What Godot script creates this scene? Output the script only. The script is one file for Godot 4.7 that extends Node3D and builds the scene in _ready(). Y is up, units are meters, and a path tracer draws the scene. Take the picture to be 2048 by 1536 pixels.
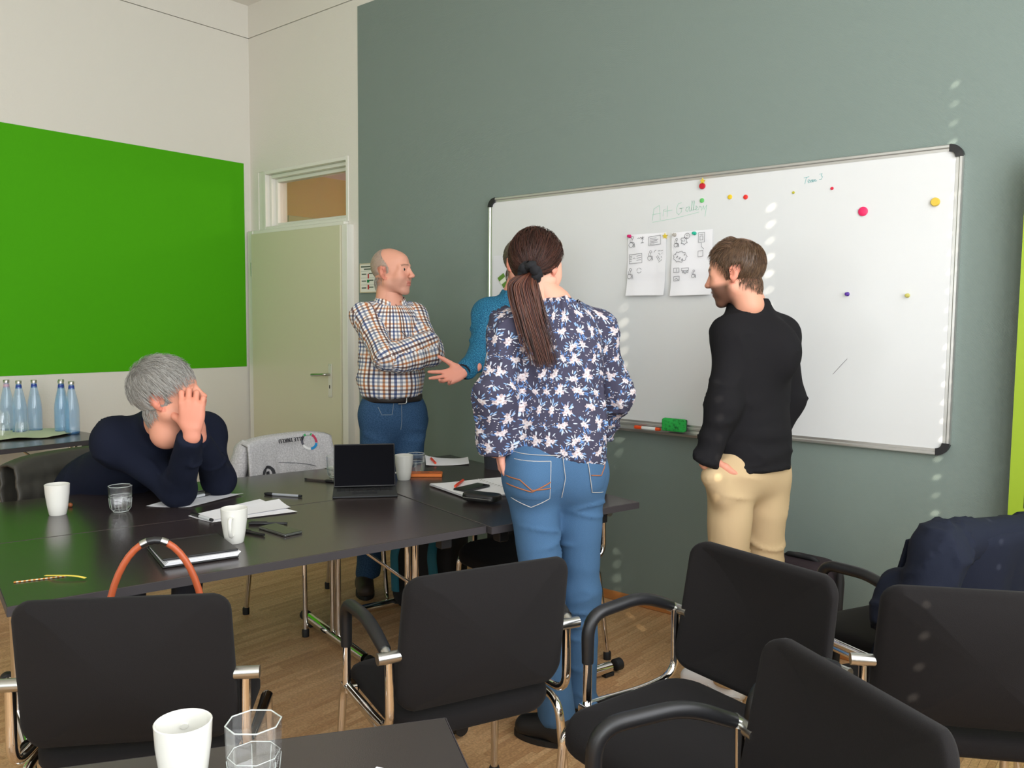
extends Node3D
# A meeting room: five people, folding tables, chairs, a whiteboard on a dark green wall.

var M := {}
var used := {}
var rng := RandomNumberGenerator.new()
const TY := 0.72                       # height of the table tops
const TO := Vector3(3.302, 0.72, 2.817)   # near corner of the table block
const T1 := Vector3(0.23739, 0, -0.97141)  # along the row
const T2 := Vector3(-0.97141, 0, -0.23739) # across, towards the far side

func _ready():
	rng.seed = 7
	# camera
	var cam := Camera3D.new()
	cam.name = "camera"
	cam.transform = Transform3D(Basis(Vector3(0.76844017, 0.00852273, -0.63986488), Vector3(-0.05454434, 0.99714476, -0.052223), Vector3(0.63759283, 0.07503125, 0.76671096)), Vector3(5.477, 1.415, 3.540))
	cam.fov = 49.74
	cam.near = 0.05
	cam.far = 60.0
	add_child(cam)
	cam.current = true
	# sky and exposure
	var env := Environment.new()
	env.background_mode = Environment.BG_SKY
	var sky := Sky.new()
	var sm := ProceduralSkyMaterial.new()
	sm.sky_top_color = Color(0.42, 0.58, 0.82)
	sm.sky_horizon_color = Color(0.80, 0.85, 0.90)
	sm.ground_bottom_color = Color(0.30, 0.30, 0.28)
	sm.ground_horizon_color = Color(0.70, 0.72, 0.72)
	sky.sky_material = sm
	env.sky = sky
	env.background_energy_multiplier = 1.0
	env.tonemap_mode = Environment.TONE_MAPPER_LINEAR
	env.tonemap_exposure = 0.82
	env.sdfgi_enabled = true
	env.ssao_enabled = true
	env.ssil_enabled = true
	var we := WorldEnvironment.new()
	we.name = "world_environment"
	we.environment = env
	add_child(we)
	# the low sun behind the closed blind of the east window
	var sun := DirectionalLight3D.new()
	sun.name = "sun"
	sun.light_energy = 13.0
	sun.light_color = Color(1.0, 0.96, 0.88)
	sun.light_angular_distance = 0.53
	sun.shadow_enabled = true
	sun.look_at_from_position(SUN * 10.0, Vector3.ZERO)
	add_child(sun)
	# daylight through the windows
	daylight(Vector3(6.18, 2.15, 4.4), Vector3(-1, 0, 0), Vector2(2.1, 2.4), 13.0, Color(0.95, 0.98, 1.0))
	daylight(Vector3(6.18, 2.15, 1.85), Vector3(-1, 0, 0), Vector2(2.1, 2.4), 11.0, Color(0.97, 0.98, 1.0))
	daylight(Vector3(3.9, 1.675, 5.78), Vector3(0, 0, -1), Vector2(2.6, 1.6), 3.5, Color(0.95, 0.98, 1.0))
	materials()
	room()
	corridor()
	wall_things()
	furniture()
	table_things()
	people()

const SUN := Vector3(0.69, 0.40, 0.60)

func daylight(at: Vector3, towards: Vector3, size: Vector2, e: float, c: Color):
	var l := AreaLight3D.new()
	l.name = "window_daylight"
	l.area_size = size
	l.light_energy = e
	l.light_color = c
	l.area_normalize_energy = true
	l.area_range = 14.0
	l.area_attenuation = 2.0
	l.shadow_enabled = true
	add_child(l, true)
	l.look_at_from_position(at, at + towards)

# ---------- names, labels ----------
func tag(o: Node, label: String, category: String, group := "") -> Node:
	o.set_meta("label", label)
	o.set_meta("category", category)
	if group: o.set_meta("group", group)
	return o

func numbered(s: String) -> String:
	if not used.has(s):
		used[s] = 0
		return s
	used[s] += 1
	return "%s_%03d" % [s, used[s]]

func thing(called: String, label: String, category: String, at := Vector3.ZERO, turn := 0.0, group := "") -> Node3D:
	var o := Node3D.new()
	o.name = numbered(called)
	add_child(o)
	o.position = at
	o.rotation.y = turn
	tag(o, label, category, group)
	return o

func dup(src: Node3D, at: Vector3, turn: float, label: String) -> Node3D:
	var o: Node3D = src.duplicate()
	o.name = numbered(String(src.name).rstrip("0123456789").trim_suffix("_"))
	add_child(o)
	o.position = at
	o.rotation.y = turn
	o.set_meta("label", label)
	return o

func structure(called: String, mb: MB, m: Material) -> MeshInstance3D:
	var o := part(mb, called, m, self)
	o.set_meta("kind", "structure")
	return o

func part(mb: MB, called: String, m: Material, parent: Node) -> MeshInstance3D:
	var o := MeshInstance3D.new()
	o.name = called
	o.mesh = mb.mesh()
	o.mesh.surface_set_material(0, m)
	parent.add_child(o, true)
	return o

# ---------- mesh building ----------
class MB:
	var v := PackedVector3Array()
	var n := PackedVector3Array()
	var uv := PackedVector2Array()
	var col := PackedColorArray()
	var ix := PackedInt32Array()
	var c := Color.WHITE

	func vert(p: Vector3, nn: Vector3, u := Vector2.ZERO) -> int:
		v.append(p)
		n.append(nn)
		uv.append(u)
		col.append(c)
		return v.size() - 1

	func tri(a: int, b: int, d: int):
		var g := (v[b] - v[a]).cross(v[d] - v[a])
		ix.append(a)
		if g.dot(n[a] + n[b] + n[d]) > 0.0:
			ix.append(d)
			ix.append(b)
		else:
			ix.append(b)
			ix.append(d)

	func quad(a: int, b: int, d: int, e: int):
		tri(a, b, d)
		tri(a, d, e)

	func face(p: Array, hint: Vector3, uvs := []):
		var nn: Vector3 = (p[1] - p[0]).cross(p[2] - p[0]).normalized()
		if nn.dot(hint) < 0: nn = -nn
		var id := []
		for i in p.size(): id.append(vert(p[i], nn, uvs[i] if uvs else Vector2.ZERO))
		for i in range(1, p.size() - 1): tri(id[0], id[i], id[i + 1])

	func box(ctr: Vector3, size: Vector3, bs := Basis(), bev := 0.0):
		var h := size / 2.0
		bev = minf(bev, minf(h.x, minf(h.y, h.z)) * 0.95)
		var id := []
		for k in 8:
			var s := Vector3(1 if k & 1 else -1, 1 if k & 2 else -1, 1 if k & 4 else -1)
			for ax in 3:
				var p := Vector3(s.x * (h.x - bev), s.y * (h.y - bev), s.z * (h.z - bev))
				p[ax] = s[ax] * h[ax]
				var nn := Vector3.ZERO
				nn[ax] = s[ax]
				var u := Vector2(p.z, p.y) if ax == 0 else (Vector2(p.x, p.z) if ax == 1 else Vector2(p.x, p.y))
				id.append(vert(ctr + bs * p, bs * nn, u))
		for ax in 3:
			var o1: int = [2, 1, 1][ax]
			var o2: int = [4, 4, 2][ax]
			var m: int = [1, 2, 4][ax]
			for s in [0, m]:
				quad(id[s * 3 + ax], id[(s | o1) * 3 + ax], id[(s | o1 | o2) * 3 + ax], id[(s | o2) * 3 + ax])
		if bev > 0.0:
			for ax in 3:
				var m: int = [1, 2, 4][ax]   # the edge runs along ax
				var a := (ax + 1) % 3
				var b := (ax + 2) % 3
				var ma: int = [1, 2, 4][a]
				var mc: int = [1, 2, 4][b]
				for sa in [0, ma]:
					for sb in [0, mc]:
						var k: int = sa | sb
						quad(id[k * 3 + a], id[(k | m) * 3 + a], id[(k | m) * 3 + b], id[k * 3 + b])
			for k in 8: tri(id[k * 3], id[k * 3 + 1], id[k * 3 + 2])

	func tube(pts: Array, rad, sides := 10, closed := false, caps := true, flat := 1.0, flatdir := Vector3.ZERO):
		var np := pts.size()
		var rows := []
		var u := Vector3.ZERO
		var run := 0.0
		for i in np:
			var t: Vector3
			if closed: t = (pts[(i + 1) % np] - pts[(i + np - 1) % np]).normalized()
			else: t = (pts[mini(i + 1, np - 1)] - pts[maxi(i - 1, 0)]).normalized()
			if u == Vector3.ZERO:
				u = flatdir if flatdir != Vector3.ZERO else (Vector3.UP if absf(t.y) < 0.9 else Vector3.RIGHT)
			u = (u - t * u.dot(t)).normalized()
			var w := t.cross(u)
			var r: float = rad[i] if rad is Array or rad is PackedFloat32Array else rad
			if i: run += pts[i].distance_to(pts[i - 1])
			var row := []
			for k in sides:
				var a := TAU * k / sides
				var d := u * cos(a) * flat + w * sin(a)
				var nn := (u * cos(a) / flat + w * sin(a)).normalized()
				row.append(vert(pts[i] + d * r, nn, Vector2(float(k) / sides, run)))
			rows.append(row)
		for i in (np if closed else np - 1):
			var r0: Array = rows[i]
			var r1: Array = rows[(i + 1) % np]
			for k in sides: quad(r0[k], r0[(k + 1) % sides], r1[(k + 1) % sides], r1[k])
		if caps and not closed:
			for e in 2:
				var i := 0 if e == 0 else np - 1
				var nn: Vector3 = (pts[0] - pts[1]).normalized() if e == 0 else (pts[np - 1] - pts[np - 2]).normalized()
				var cid := vert(pts[i], nn)
				var ring := []
				for k in sides: ring.append(vert(v[rows[i][k]], nn))
				for k in sides: tri(cid, ring[k], ring[(k + 1) % sides])

	func lathe(prof: Array, segs := 24, xf := Transform3D(), facets := false):
		for i in prof.size() - 1:
			var a: Vector2 = prof[i]
			var b: Vector2 = prof[i + 1]
			if a.distance_to(b) < 1e-6: continue
			var d := (b - a).normalized()
			var nn := Vector2(d.y, -d.x)
			var na := nn
			var nb := nn
			if i > 0:
				var e: Vector2 = (a - prof[i - 1]).normalized()
				if e.dot(d) > 0.72: na = (nn + Vector2(e.y, -e.x)).normalized()
			if i < prof.size() - 2:
				var e: Vector2 = (prof[i + 2] - b).normalized()
				if e.dot(d) > 0.72: nb = (nn + Vector2(e.y, -e.x)).normalized()
			var ra := []
			var rb := []
			if facets:
				for k in segs:
					var t0 := TAU * k / segs
					var t1 := TAU * (k + 1) / segs
					var tm := (t0 + t1) / 2
					var q := []
					for w in [[a, t0, na], [a, t1, na], [b, t1, nb], [b, t0, nb]]:
						var m: Vector2 = w[2]
						q.append(vert(xf * Vector3(w[0].x * cos(w[1]), w[0].y, w[0].x * sin(w[1])), (xf.basis * Vector3(m.x * cos(tm), m.y, m.x * sin(tm))).normalized()))
					quad(q[0], q[1], q[2], q[3])
				continue
			for k in segs + 1:
				var t := TAU * k / segs
				var cs := cos(t)
				var sn := sin(t)
				ra.append(vert(xf * Vector3(a.x * cs, a.y, a.x * sn), (xf.basis * Vector3(na.x * cs, na.y, na.x * sn)).normalized(), Vector2(float(k) / segs, a.y)))
				rb.append(vert(xf * Vector3(b.x * cs, b.y, b.x * sn), (xf.basis * Vector3(nb.x * cs, nb.y, nb.x * sn)).normalized(), Vector2(float(k) / segs, b.y)))
			for k in segs: quad(ra[k], ra[k + 1], rb[k + 1], rb[k])

	# a closed smooth shape: normals from its own faces, turned outwards
	func solid(p: PackedVector3Array, id: PackedInt32Array, us := PackedVector2Array(), cs := PackedColorArray(), split := 0.0):
		var vol := 0.0
		for i in range(0, id.size(), 3): vol += p[id[i]].dot(p[id[i + 1]].cross(p[id[i + 2]]))
		var s := 1.0 if vol > 0 else -1.0
		var nn := PackedVector3Array()
		nn.resize(p.size())
		for i in range(0, id.size(), 3):
			var g := (p[id[i + 1]] - p[id[i]]).cross(p[id[i + 2]] - p[id[i]]) * s
			nn[id[i]] += g
			nn[id[i + 1]] += g
			nn[id[i + 2]] += g
		var b := v.size()
		for i in p.size():
			v.append(p[i])
			n.append(nn[i].normalized())
			uv.append(us[i] if us.size() else Vector2.ZERO)
			col.append(cs[i] if cs.size() else c)
		for i in range(0, id.size(), 3):
			ix.append(b + id[i])
			ix.append(b + id[i + (2 if s > 0 else 1)])
			ix.append(b + id[i + (1 if s > 0 else 2)])

	# a sheet of some thickness over a grid of points
	func sheet(fn: Callable, nu: int, nv: int, thick: float, uvs := Vector2.ONE):
		var q := []
		for j in nv + 1:
			for i in nu + 1: q.append(fn.call(float(i) / nu, float(j) / nv))
		var p := PackedVector3Array()
		var us := PackedVector2Array()
		var nrm := []
		for j in nv + 1:
			for i in nu + 1:
				var du: Vector3 = q[j * (nu + 1) + mini(i + 1, nu)] - q[j * (nu + 1) + maxi(i - 1, 0)]
				var dv: Vector3 = q[mini(j + 1, nv) * (nu + 1) + i] - q[maxi(j - 1, 0) * (nu + 1) + i]
				nrm.append(du.cross(dv).normalized())
		for s in [0.5, -0.5]:
			for j in nv + 1:
				for i in nu + 1:
					p.append(q[j * (nu + 1) + i] + nrm[j * (nu + 1) + i] * thick * s)
					us.append(Vector2(float(i) / nu, float(j) / nv) * uvs)
		var id := PackedInt32Array()
		var o := (nu + 1) * (nv + 1)
		for j in nv:
			for i in nu:
				var a := j * (nu + 1) + i
				var w := a + nu + 1
				id.append_array([a, a + 1, w + 1, a, w + 1, w, o + a, o + w + 1, o + a + 1, o + a, o + w, o + w + 1])
		var rim := []
		for i in nu: rim.append(i)
		for j in nv: rim.append(j * (nu + 1) + nu)
		for i in nu: rim.append(nv * (nu + 1) + nu - i)
		for j in nv: rim.append((nv - j) * (nu + 1))
		for k in rim.size():
			var a: int = rim[k]
			var d: int = rim[(k + 1) % rim.size()]
			id.append_array([a, o + d, d, a, o + a, o + d])
		solid(p, id, us)

	# a cushion: rounded rectangle w by h in x and y, about t thick in z, warped by fn
	func pad(w: float, h: float, t: float, r: float, fn: Callable, bulge := 0.3):
		var rings := [[0.75, 1.0 + bulge], [0.5, 1.0 + bulge * 0.75], [0.25, 1.0 + bulge * 0.35], [0.1, 0.97], [0.03, 0.75], [0.0, 0.35], [0.0, -0.35], [0.03, -0.75], [0.1, -0.97], [0.25, -1.0], [0.5, -1.0], [0.75, -1.0]]
		var nc := 7
		var per := nc * 4
		var p := PackedVector3Array()
		var us := PackedVector2Array()
		var m := minf(w, h) / 2
		for g in rings:
			var ins: float = g[0]
			var k: float = 1.0 - ins
			var rr := r * k + 0.0001
			for q in 4:
				var cx: float = ((w / 2 - r) if (q == 0 or q == 3) else -(w / 2 - r)) * (k if ins > 0.2 else 1.0)
				var cy: float = ((h / 2 - r) if q < 2 else -(h / 2 - r)) * (k if ins > 0.2 else 1.0)
				if ins <= 0.2: rr = maxf(r - ins * m, 0.001)
				for e in nc:
					var a := PI / 2 * (q + float(e) / (nc - 1))
					var b := Vector3(cx + cos(a) * rr, cy + sin(a) * rr, g[1] * t / 2)
					p.append(fn.call(b))
					us.append(Vector2(b.x, b.y))
		var id := PackedInt32Array()
		for g in rings.size() - 1:
			for k in per:
				var a := g * per + k
				var b := g * per + (k + 1) % per
				id.append_array([a, b, b + per, a, b + per, a + per])
		for e in 2:
			var g := 0 if e == 0 else rings.size() - 1
			p.append(fn.call(Vector3(0, 0, rings[g][1] * t / 2)))
			us.append(Vector2.ZERO)
			for k in per:
				var a := g * per + k
				var b := g * per + (k + 1) % per
				if e == 0: id.append_array([p.size() - 1, b, a])
				else: id.append_array([p.size() - 1, a, b])
		# the fan of the first ring faces the other way round
		solid(p, id, us)

	func extrude(poly: PackedVector2Array, t: float, xf := Transform3D()):
		var tr := Geometry2D.triangulate_polygon(poly)
		for s in [0.5, -0.5]:
			var b := v.size()
			for q in poly: vert(xf * Vector3(q.x, q.y, t * s), xf.basis * Vector3(0, 0, signf(s)), q)
			for i in range(0, tr.size(), 3): tri(b + tr[i], b + tr[i + 1], b + tr[i + 2])
		var cw := Geometry2D.is_polygon_clockwise(poly)
		for i in poly.size():
			var a := poly[i]
			var d := poly[(i + 1) % poly.size()]
			var e := (d - a).normalized()
			var o := Vector3(e.y, -e.x, 0) * (-1.0 if cw else 1.0)
			face([xf * Vector3(a.x, a.y, t / 2), xf * Vector3(d.x, d.y, t / 2), xf * Vector3(d.x, d.y, -t / 2), xf * Vector3(a.x, a.y, -t / 2)], xf.basis * o)

	# flat pen strokes in the plane of xf (x right, y up), lifted by lift
	func stroke(pts: Array, w: float, xf: Transform3D, lift := 0.0006):
		for i in pts.size() - 1:
			var a: Vector2 = pts[i]
			var b: Vector2 = pts[i + 1]
			var d := (b - a)
			if d.length() < 1e-6: continue
			d = d.normalized() * w / 2
			var o := Vector2(-d.y, d.x)
			var q := []
			for e in [a - d + o, a - d - o, b + d - o, b + d + o]: q.append(vert(xf * Vector3(e.x, e.y, lift), xf.basis.z.normalized()))
			quad(q[0], q[1], q[2], q[3])

	func mesh() -> ArrayMesh:
		var am := ArrayMesh.new()
		var a := []
		a.resize(Mesh.ARRAY_MAX)
		a[Mesh.ARRAY_VERTEX] = v
		a[Mesh.ARRAY_NORMAL] = n
		a[Mesh.ARRAY_TEX_UV] = uv
		a[Mesh.ARRAY_COLOR] = col
		a[Mesh.ARRAY_INDEX] = ix
		am.add_surface_from_arrays(Mesh.PRIMITIVE_TRIANGLES, a)
		return am

func rounded(p: Array, r: float, steps := 6) -> Array:
	# a polyline with its inner corners rounded
	var out := [p[0]]
	for i in range(1, p.size() - 1):
		var a: Vector3 = (p[i - 1] - p[i])
		var b: Vector3 = (p[i + 1] - p[i])
		var k := minf(r, minf(a.length(), b.length()) * 0.49)
		var s: Vector3 = p[i] + a.normalized() * k
		var e: Vector3 = p[i] + b.normalized() * k
		for j in steps + 1:
			var t := float(j) / steps
			out.append(s.lerp(p[i], t).lerp(p[i].lerp(e, t), t))
	out.append(p[p.size() - 1])
	return out

func rect2(w: float, h: float, r: float, n := 5) -> PackedVector2Array:
	var o := PackedVector2Array()
	for q in 4:
		var cx: float = (w / 2 - r) * (1 if (q == 0 or q == 3) else -1)
		var cy: float = (h / 2 - r) * (1 if q < 2 else -1)
		for e in n + 1:
			var a := PI / 2 * (q + float(e) / n)
			o.append(Vector2(cx + cos(a) * r, cy + sin(a) * r))
	return o

# ---------- bodies: tapered capsules and ellipsoids joined smoothly, meshed as surface nets ----------
class Blob:
	var P := []
	var cuts := []
	var k := 0.03

	func cap(a: Vector3, b: Vector3, ra: float, rb: float, id := 0, s := 1.0, n := Vector3.ZERO, kk := -1.0) -> Blob:
		P.append({"t": 0, "a": a, "b": b, "ra": ra, "rb": rb, "id": id, "s": s, "n": n, "k": kk, "sub": false})
		return self

	func ell(c: Vector3, r: Vector3, id := 0, bs := Basis(), kk := -1.0, sub := false) -> Blob:
		P.append({"t": 1, "a": c, "r": r, "bs": bs, "id": id, "k": kk, "sub": sub})
		return self

	func dig(c: Vector3, r: Vector3, kk := 0.006, bs := Basis()) -> Blob:
		return ell(c, r, -1, bs, kk, true)

	func cut(c: Vector3, n: Vector3, r: float, only := []) -> Blob:
		cuts.append([c, n.normalized(), r, only])
		return self

	func bounds(q: Dictionary) -> AABB:
		if q.t == 0:
			var r: float = maxf(q.ra, q.rb)
			return AABB(q.a, Vector3.ZERO).expand(q.b).grow(r)
		var e := Vector3.ZERO
		for i in 3:
			e += (q.bs[i] * q.r[i]).abs()
		return AABB(q.a - e, e * 2)

	func build(cell: float, smooth := 1) -> Dictionary:
		var bb: AABB
		var first := true
		for q in P:
			if q.sub: continue
			bb = bounds(q) if first else bb.merge(bounds(q))
			first = false
		bb = bb.grow(cell * 2.5 + k * 0.3)
		var o := bb.position
		var nx := int(bb.size.x / cell) + 2
		var ny := int(bb.size.y / cell) + 2
		var nz := int(bb.size.z / cell) + 2
		var sy := nx
		var sz := nx * ny
		var F := PackedFloat32Array()
		F.resize(sz * nz)
		F.fill(9.0)
		var B := F.duplicate()
		var D := PackedInt32Array()
		D.resize(sz * nz)
		for q in P:
			var kk: float = q.k if q.k >= 0.0 else k
			kk = maxf(kk, 1e-5)
			var k4 := 0.25 / kk
			var g := bounds(q).grow(kk * 0.9 + cell * 1.8)
			var x0 := clampi(int((g.position.x - o.x) / cell), 0, nx)
			var y0 := clampi(int((g.position.y - o.y) / cell), 0, ny)
			var z0 := clampi(int((g.position.z - o.z) / cell), 0, nz)
			var x1 := clampi(int((g.end.x - o.x) / cell) + 1, 0, nx)
			var y1 := clampi(int((g.end.y - o.y) / cell) + 1, 0, ny)
			var z1 := clampi(int((g.end.z - o.z) / cell) + 1, 0, nz)
			var a: Vector3 = q.a
			var id: int = q.id
			if q.t == 0:
				var n: Vector3 = q.n
				var inv: float = 1.0 / q.s - 1.0
				var sq: bool = inv > 0.001
				var ab: Vector3 = q.b - a
				if sq: ab += n * (ab.dot(n) * inv)
				var il := 1.0 / maxf(ab.length_squared(), 1e-9)
				var ra: float = q.ra
				var dr: float = q.rb - ra
				var sc: float = (1.0 + q.s) * 0.5
				for z in range(z0, z1):
					for y in range(y0, y1):
						var i := z * sz + y * sy + x0
						var p := Vector3(o.x + x0 * cell, o.y + y * cell, o.z + z * cell) - a
						for x in range(x0, x1):
							var w := p
							if sq: w += n * (w.dot(n) * inv)
							var t := clampf(w.dot(ab) * il, 0.0, 1.0)
							var d := ((w - ab * t).length() - ra - dr * t) * sc
							if d < B[i]:
								B[i] = d
								D[i] = id
							var f := F[i]
							var h := kk - absf(f - d)
							if h > 0.0: F[i] = minf(f, d) - h * h * k4
							elif d < f: F[i] = d
							p.x += cell
							i += 1
			else:
				var bi: Basis = q.bs.transposed()
				var r: Vector3 = q.r
				var i1 := Vector3.ONE / r
				var i2 := i1 * i1
				var sub: bool = q.sub
				for z in range(z0, z1):
					for y in range(y0, y1):
						var i := z * sz + y * sy + x0
						for x in range(x0, x1):
							var w := bi * (Vector3(o.x + x * cell, o.y + y * cell, o.z + z * cell) - a)
							var k0 := (w * i1).length()
							var k1 := (w * i2).length()
							var d := k0 * (k0 - 1.0) / maxf(k1, 1e-6)
							var f := F[i]
							if sub:
								var h := kk - absf(f + d)
								F[i] = maxf(f, -d) + (h * h * k4 if h > 0.0 else 0.0)
							else:
								if d < B[i]:
									B[i] = d
									D[i] = id
								var h := kk - absf(f - d)
								if h > 0.0: F[i] = minf(f, d) - h * h * k4
								elif d < f: F[i] = d
							i += 1
		for q in cuts:
			var c: Vector3 = q[0]
			var n: Vector3 = q[1]
			var r: float = q[2]
			var only: Array = q[3]
			for z in range(clampi(int((c.z - r - o.z) / cell), 0, nz), clampi(int((c.z + r - o.z) / cell) + 1, 0, nz)):
				for y in range(clampi(int((c.y - r - o.y) / cell), 0, ny), clampi(int((c.y + r - o.y) / cell) + 1, 0, ny)):
					for x in range(clampi(int((c.x - r - o.x) / cell), 0, nx), clampi(int((c.x + r - o.x) / cell) + 1, 0, nx)):
						var w := Vector3(o.x + x * cell, o.y + y * cell, o.z + z * cell) - c
						if w.length_squared() < r * r:
							var i := z * sz + y * sy + x
							if only.is_empty() or only.has(D[i]): F[i] = maxf(F[i], w.dot(n))
		# nets
		var V := PackedVector3Array()
		var own := PackedInt32Array()
		var id := PackedInt32Array()
		var at := PackedInt32Array()
		at.resize(sz * nz)
		at.fill(-1)
		var co := [0, 1, sy, sy + 1, sz, sz + 1, sz + sy, sz + sy + 1]
		var cp := [Vector3(0, 0, 0), Vector3(1, 0, 0), Vector3(0, 1, 0), Vector3(1, 1, 0), Vector3(0, 0, 1), Vector3(1, 0, 1), Vector3(0, 1, 1), Vector3(1, 1, 1)]
		var ed := [[0, 1], [2, 3], [4, 5], [6, 7], [0, 2], [1, 3], [4, 6], [5, 7], [0, 4], [1, 5], [2, 6], [3, 7]]
		var far := cell * 2.0
		for z in nz - 1:
			for y in ny - 1:
				var i := z * sz + y * sy - 1
				for x in nx - 1:
					i += 1
					var f0 := F[i]
					if f0 > far or f0 < -far: continue
					var s := 0
					if f0 < 0: s += 1
					if F[i + 1] < 0: s += 1
					if F[i + sy] < 0: s += 1
					if F[i + sy + 1] < 0: s += 1
					if F[i + sz] < 0: s += 1
					if F[i + sz + 1] < 0: s += 1
					if F[i + sz + sy] < 0: s += 1
					if F[i + sz + sy + 1] < 0: s += 1
					if s == 0 or s == 8: continue
					var m := Vector3.ZERO
					var c := 0
					for e in ed:
						var fa := F[i + co[e[0]]]
						var fb := F[i + co[e[1]]]
						if (fa < 0) != (fb < 0):
							m += (cp[e[0]] as Vector3).lerp(cp[e[1]], fa / (fa - fb))
							c += 1
					at[i] = V.size()
					V.append(o + (Vector3(x, y, z) + m / c) * cell)
					own.append(D[i])
		for z in range(1, nz - 1):
			for y in range(1, ny - 1):
				for x in range(1, nx - 1):
					var i := z * sz + y * sy + x
					var f0 := F[i]
					if f0 > far or f0 < -far: continue
					var ins := f0 < 0
					for ax in 3:
						var st: int = 1 if ax == 0 else (sy if ax == 1 else sz)
						if (F[i + st] < 0) == ins: continue
						var u: int = sy if ax == 0 else (sz if ax == 1 else 1)
						var w: int = sz if ax == 0 else (1 if ax == 1 else sy)
						var a := at[i - u - w]
						var b := at[i - w]
						var c := at[i]
						var d := at[i - u]
						if a < 0 or b < 0 or c < 0 or d < 0: continue
						if ins:
							id.append(a); id.append(b); id.append(c); id.append(a); id.append(c); id.append(d)
						else:
							id.append(a); id.append(c); id.append(b); id.append(a); id.append(d); id.append(c)
		for it in smooth:
			var S := PackedVector3Array()
			S.resize(V.size())
			var cn := PackedFloat32Array()
			cn.resize(V.size())
			for j in range(0, id.size(), 3):
				var a := id[j]
				var b := id[j + 1]
				var c := id[j + 2]
				S[a] += V[b] + V[c]
				S[b] += V[a] + V[c]
				S[c] += V[a] + V[b]
				cn[a] += 2
				cn[b] += 2
				cn[c] += 2
			for j in V.size():
				if cn[j] > 0: V[j] = V[j].lerp(S[j] / cn[j], 0.5)
		return {"v": V, "i": id, "own": own}

static func normals_of(v: PackedVector3Array, id: PackedInt32Array) -> PackedVector3Array:
	var nn := PackedVector3Array()
	nn.resize(v.size())
	for i in range(0, id.size(), 3):
		var g := (v[id[i + 1]] - v[id[i]]).cross(v[id[i + 2]] - v[id[i]])
		nn[id[i]] += g
		nn[id[i + 1]] += g
		nn[id[i + 2]] += g
	for i in nn.size(): nn[i] = nn[i].normalized()
	return nn

# folds: pushes the skin of a cloth shape in and out; amp by owner
func folds(d: Dictionary, amps: Array, freq: Vector3, seed: int, ridge := true):
	var nz := FastNoiseLite.new()
	nz.seed = seed
	nz.noise_type = FastNoiseLite.TYPE_SIMPLEX_SMOOTH
	nz.frequency = 1.0
	nz.fractal_octaves = 1
	var v: PackedVector3Array = d.v
	var id: PackedInt32Array = d.i
	var own: PackedInt32Array = d.own
	var am := PackedFloat32Array()
	am.resize(v.size())
	for i in v.size(): am[i] = amps[own[i]]
	for it in 6:
		var s := PackedFloat32Array()
		s.resize(v.size())
		var c := s.duplicate()
		for j in range(0, id.size(), 3):
			var t := am[id[j]] + am[id[j + 1]] + am[id[j + 2]]
			for e in 3:
				s[id[j + e]] += t
				c[id[j + e]] += 3
		for i in v.size(): am[i] = s[i] / maxf(c[i], 1)
	var nn := normals_of(v, id)
	for i in v.size():
		var p := v[i] * freq
		var q := nz.get_noise_3d(p.x + p.z * 0.3, p.y + p.x * 0.25, p.z)
		var f := q
		if ridge:
			var g := nz.get_noise_3d(v[i].x * 4.0 + 31.0, v[i].y * 4.0, v[i].z * 4.0)
			f = pow(1.0 - absf(q), 7.0) * smoothstep(-0.25, 0.45, g) + 0.25 * q
		v[i] += nn[i] * f * am[i]
	d.v = v

# adds a net to a mesh; colour by position, or texture coordinates round the axes of its owners
func add_net(mb: MB, d: Dictionary, xf := Transform3D(), color = null, axes := []):
	var v: PackedVector3Array = d.v
	var id: PackedInt32Array = d.i
	var own: PackedInt32Array = d.own
	var nn := normals_of(v, id)
	if axes.is_empty():
		var b := mb.v.size()
		for i in v.size():
			if color != null: mb.c = color.call(v[i], nn[i])
			mb.vert(xf * v[i], (xf.basis * nn[i]).normalized())
		var flip := xf.basis.determinant() < 0
		for j in range(0, id.size(), 3):
			mb.ix.append(b + id[j])
			mb.ix.append(b + id[j + (1 if flip else 2)])
			mb.ix.append(b + id[j + (2 if flip else 1)])
		return
	var keys := {}
	for j in range(0, id.size(), 3):
		var cen := (v[id[j]] + v[id[j + 1]] + v[id[j + 2]]) / 3.0
		var ax: Dictionary = axes[own[id[j]]]
		var rc: Vector3 = cen - ax.o
		var tc := atan2(rc.dot(ax.y), rc.dot(ax.x))
		var sec := 1 if tc > PI * 0.5 else (2 if tc < -PI * 0.5 else 0)
		var out := []
		for e in [0, 2, 1]:
			var i := id[j + e]
			var key := (i * 64 + own[id[j]]) * 4 + sec
			if not keys.has(key):
				var r: Vector3 = v[i] - ax.o
				var t := atan2(r.dot(ax.y), r.dot(ax.x))
				if sec == 1 and t < -0.5: t += TAU
				if sec == 2 and t > 0.5: t -= TAU
				keys[key] = mb.vert(xf * v[i], (xf.basis * nn[i]).normalized(), Vector2(t * ax.r, -r.dot(ax.d)))
			mb.ix.append(keys[key])

func axis(a: Vector3, b: Vector3, ref: Vector3, r: float) -> Dictionary:
	var d := (b - a).normalized()
	var x := (ref - d * ref.dot(d)).normalized()
	return {"o": a, "d": d, "x": x, "y": d.cross(x), "r": r}

# ---------- materials ----------
func noise_tex(f: float, seed := 1, size := 512, oct := 4, type := FastNoiseLite.TYPE_SIMPLEX_SMOOTH) -> NoiseTexture2D:
	var t := NoiseTexture2D.new()
	var n := FastNoiseLite.new()
	n.noise_type = type
	n.frequency = f
	n.seed = seed
	n.fractal_octaves = oct
	t.noise = n
	t.width = size
	t.height = size
	t.seamless = true
	return t

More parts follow.
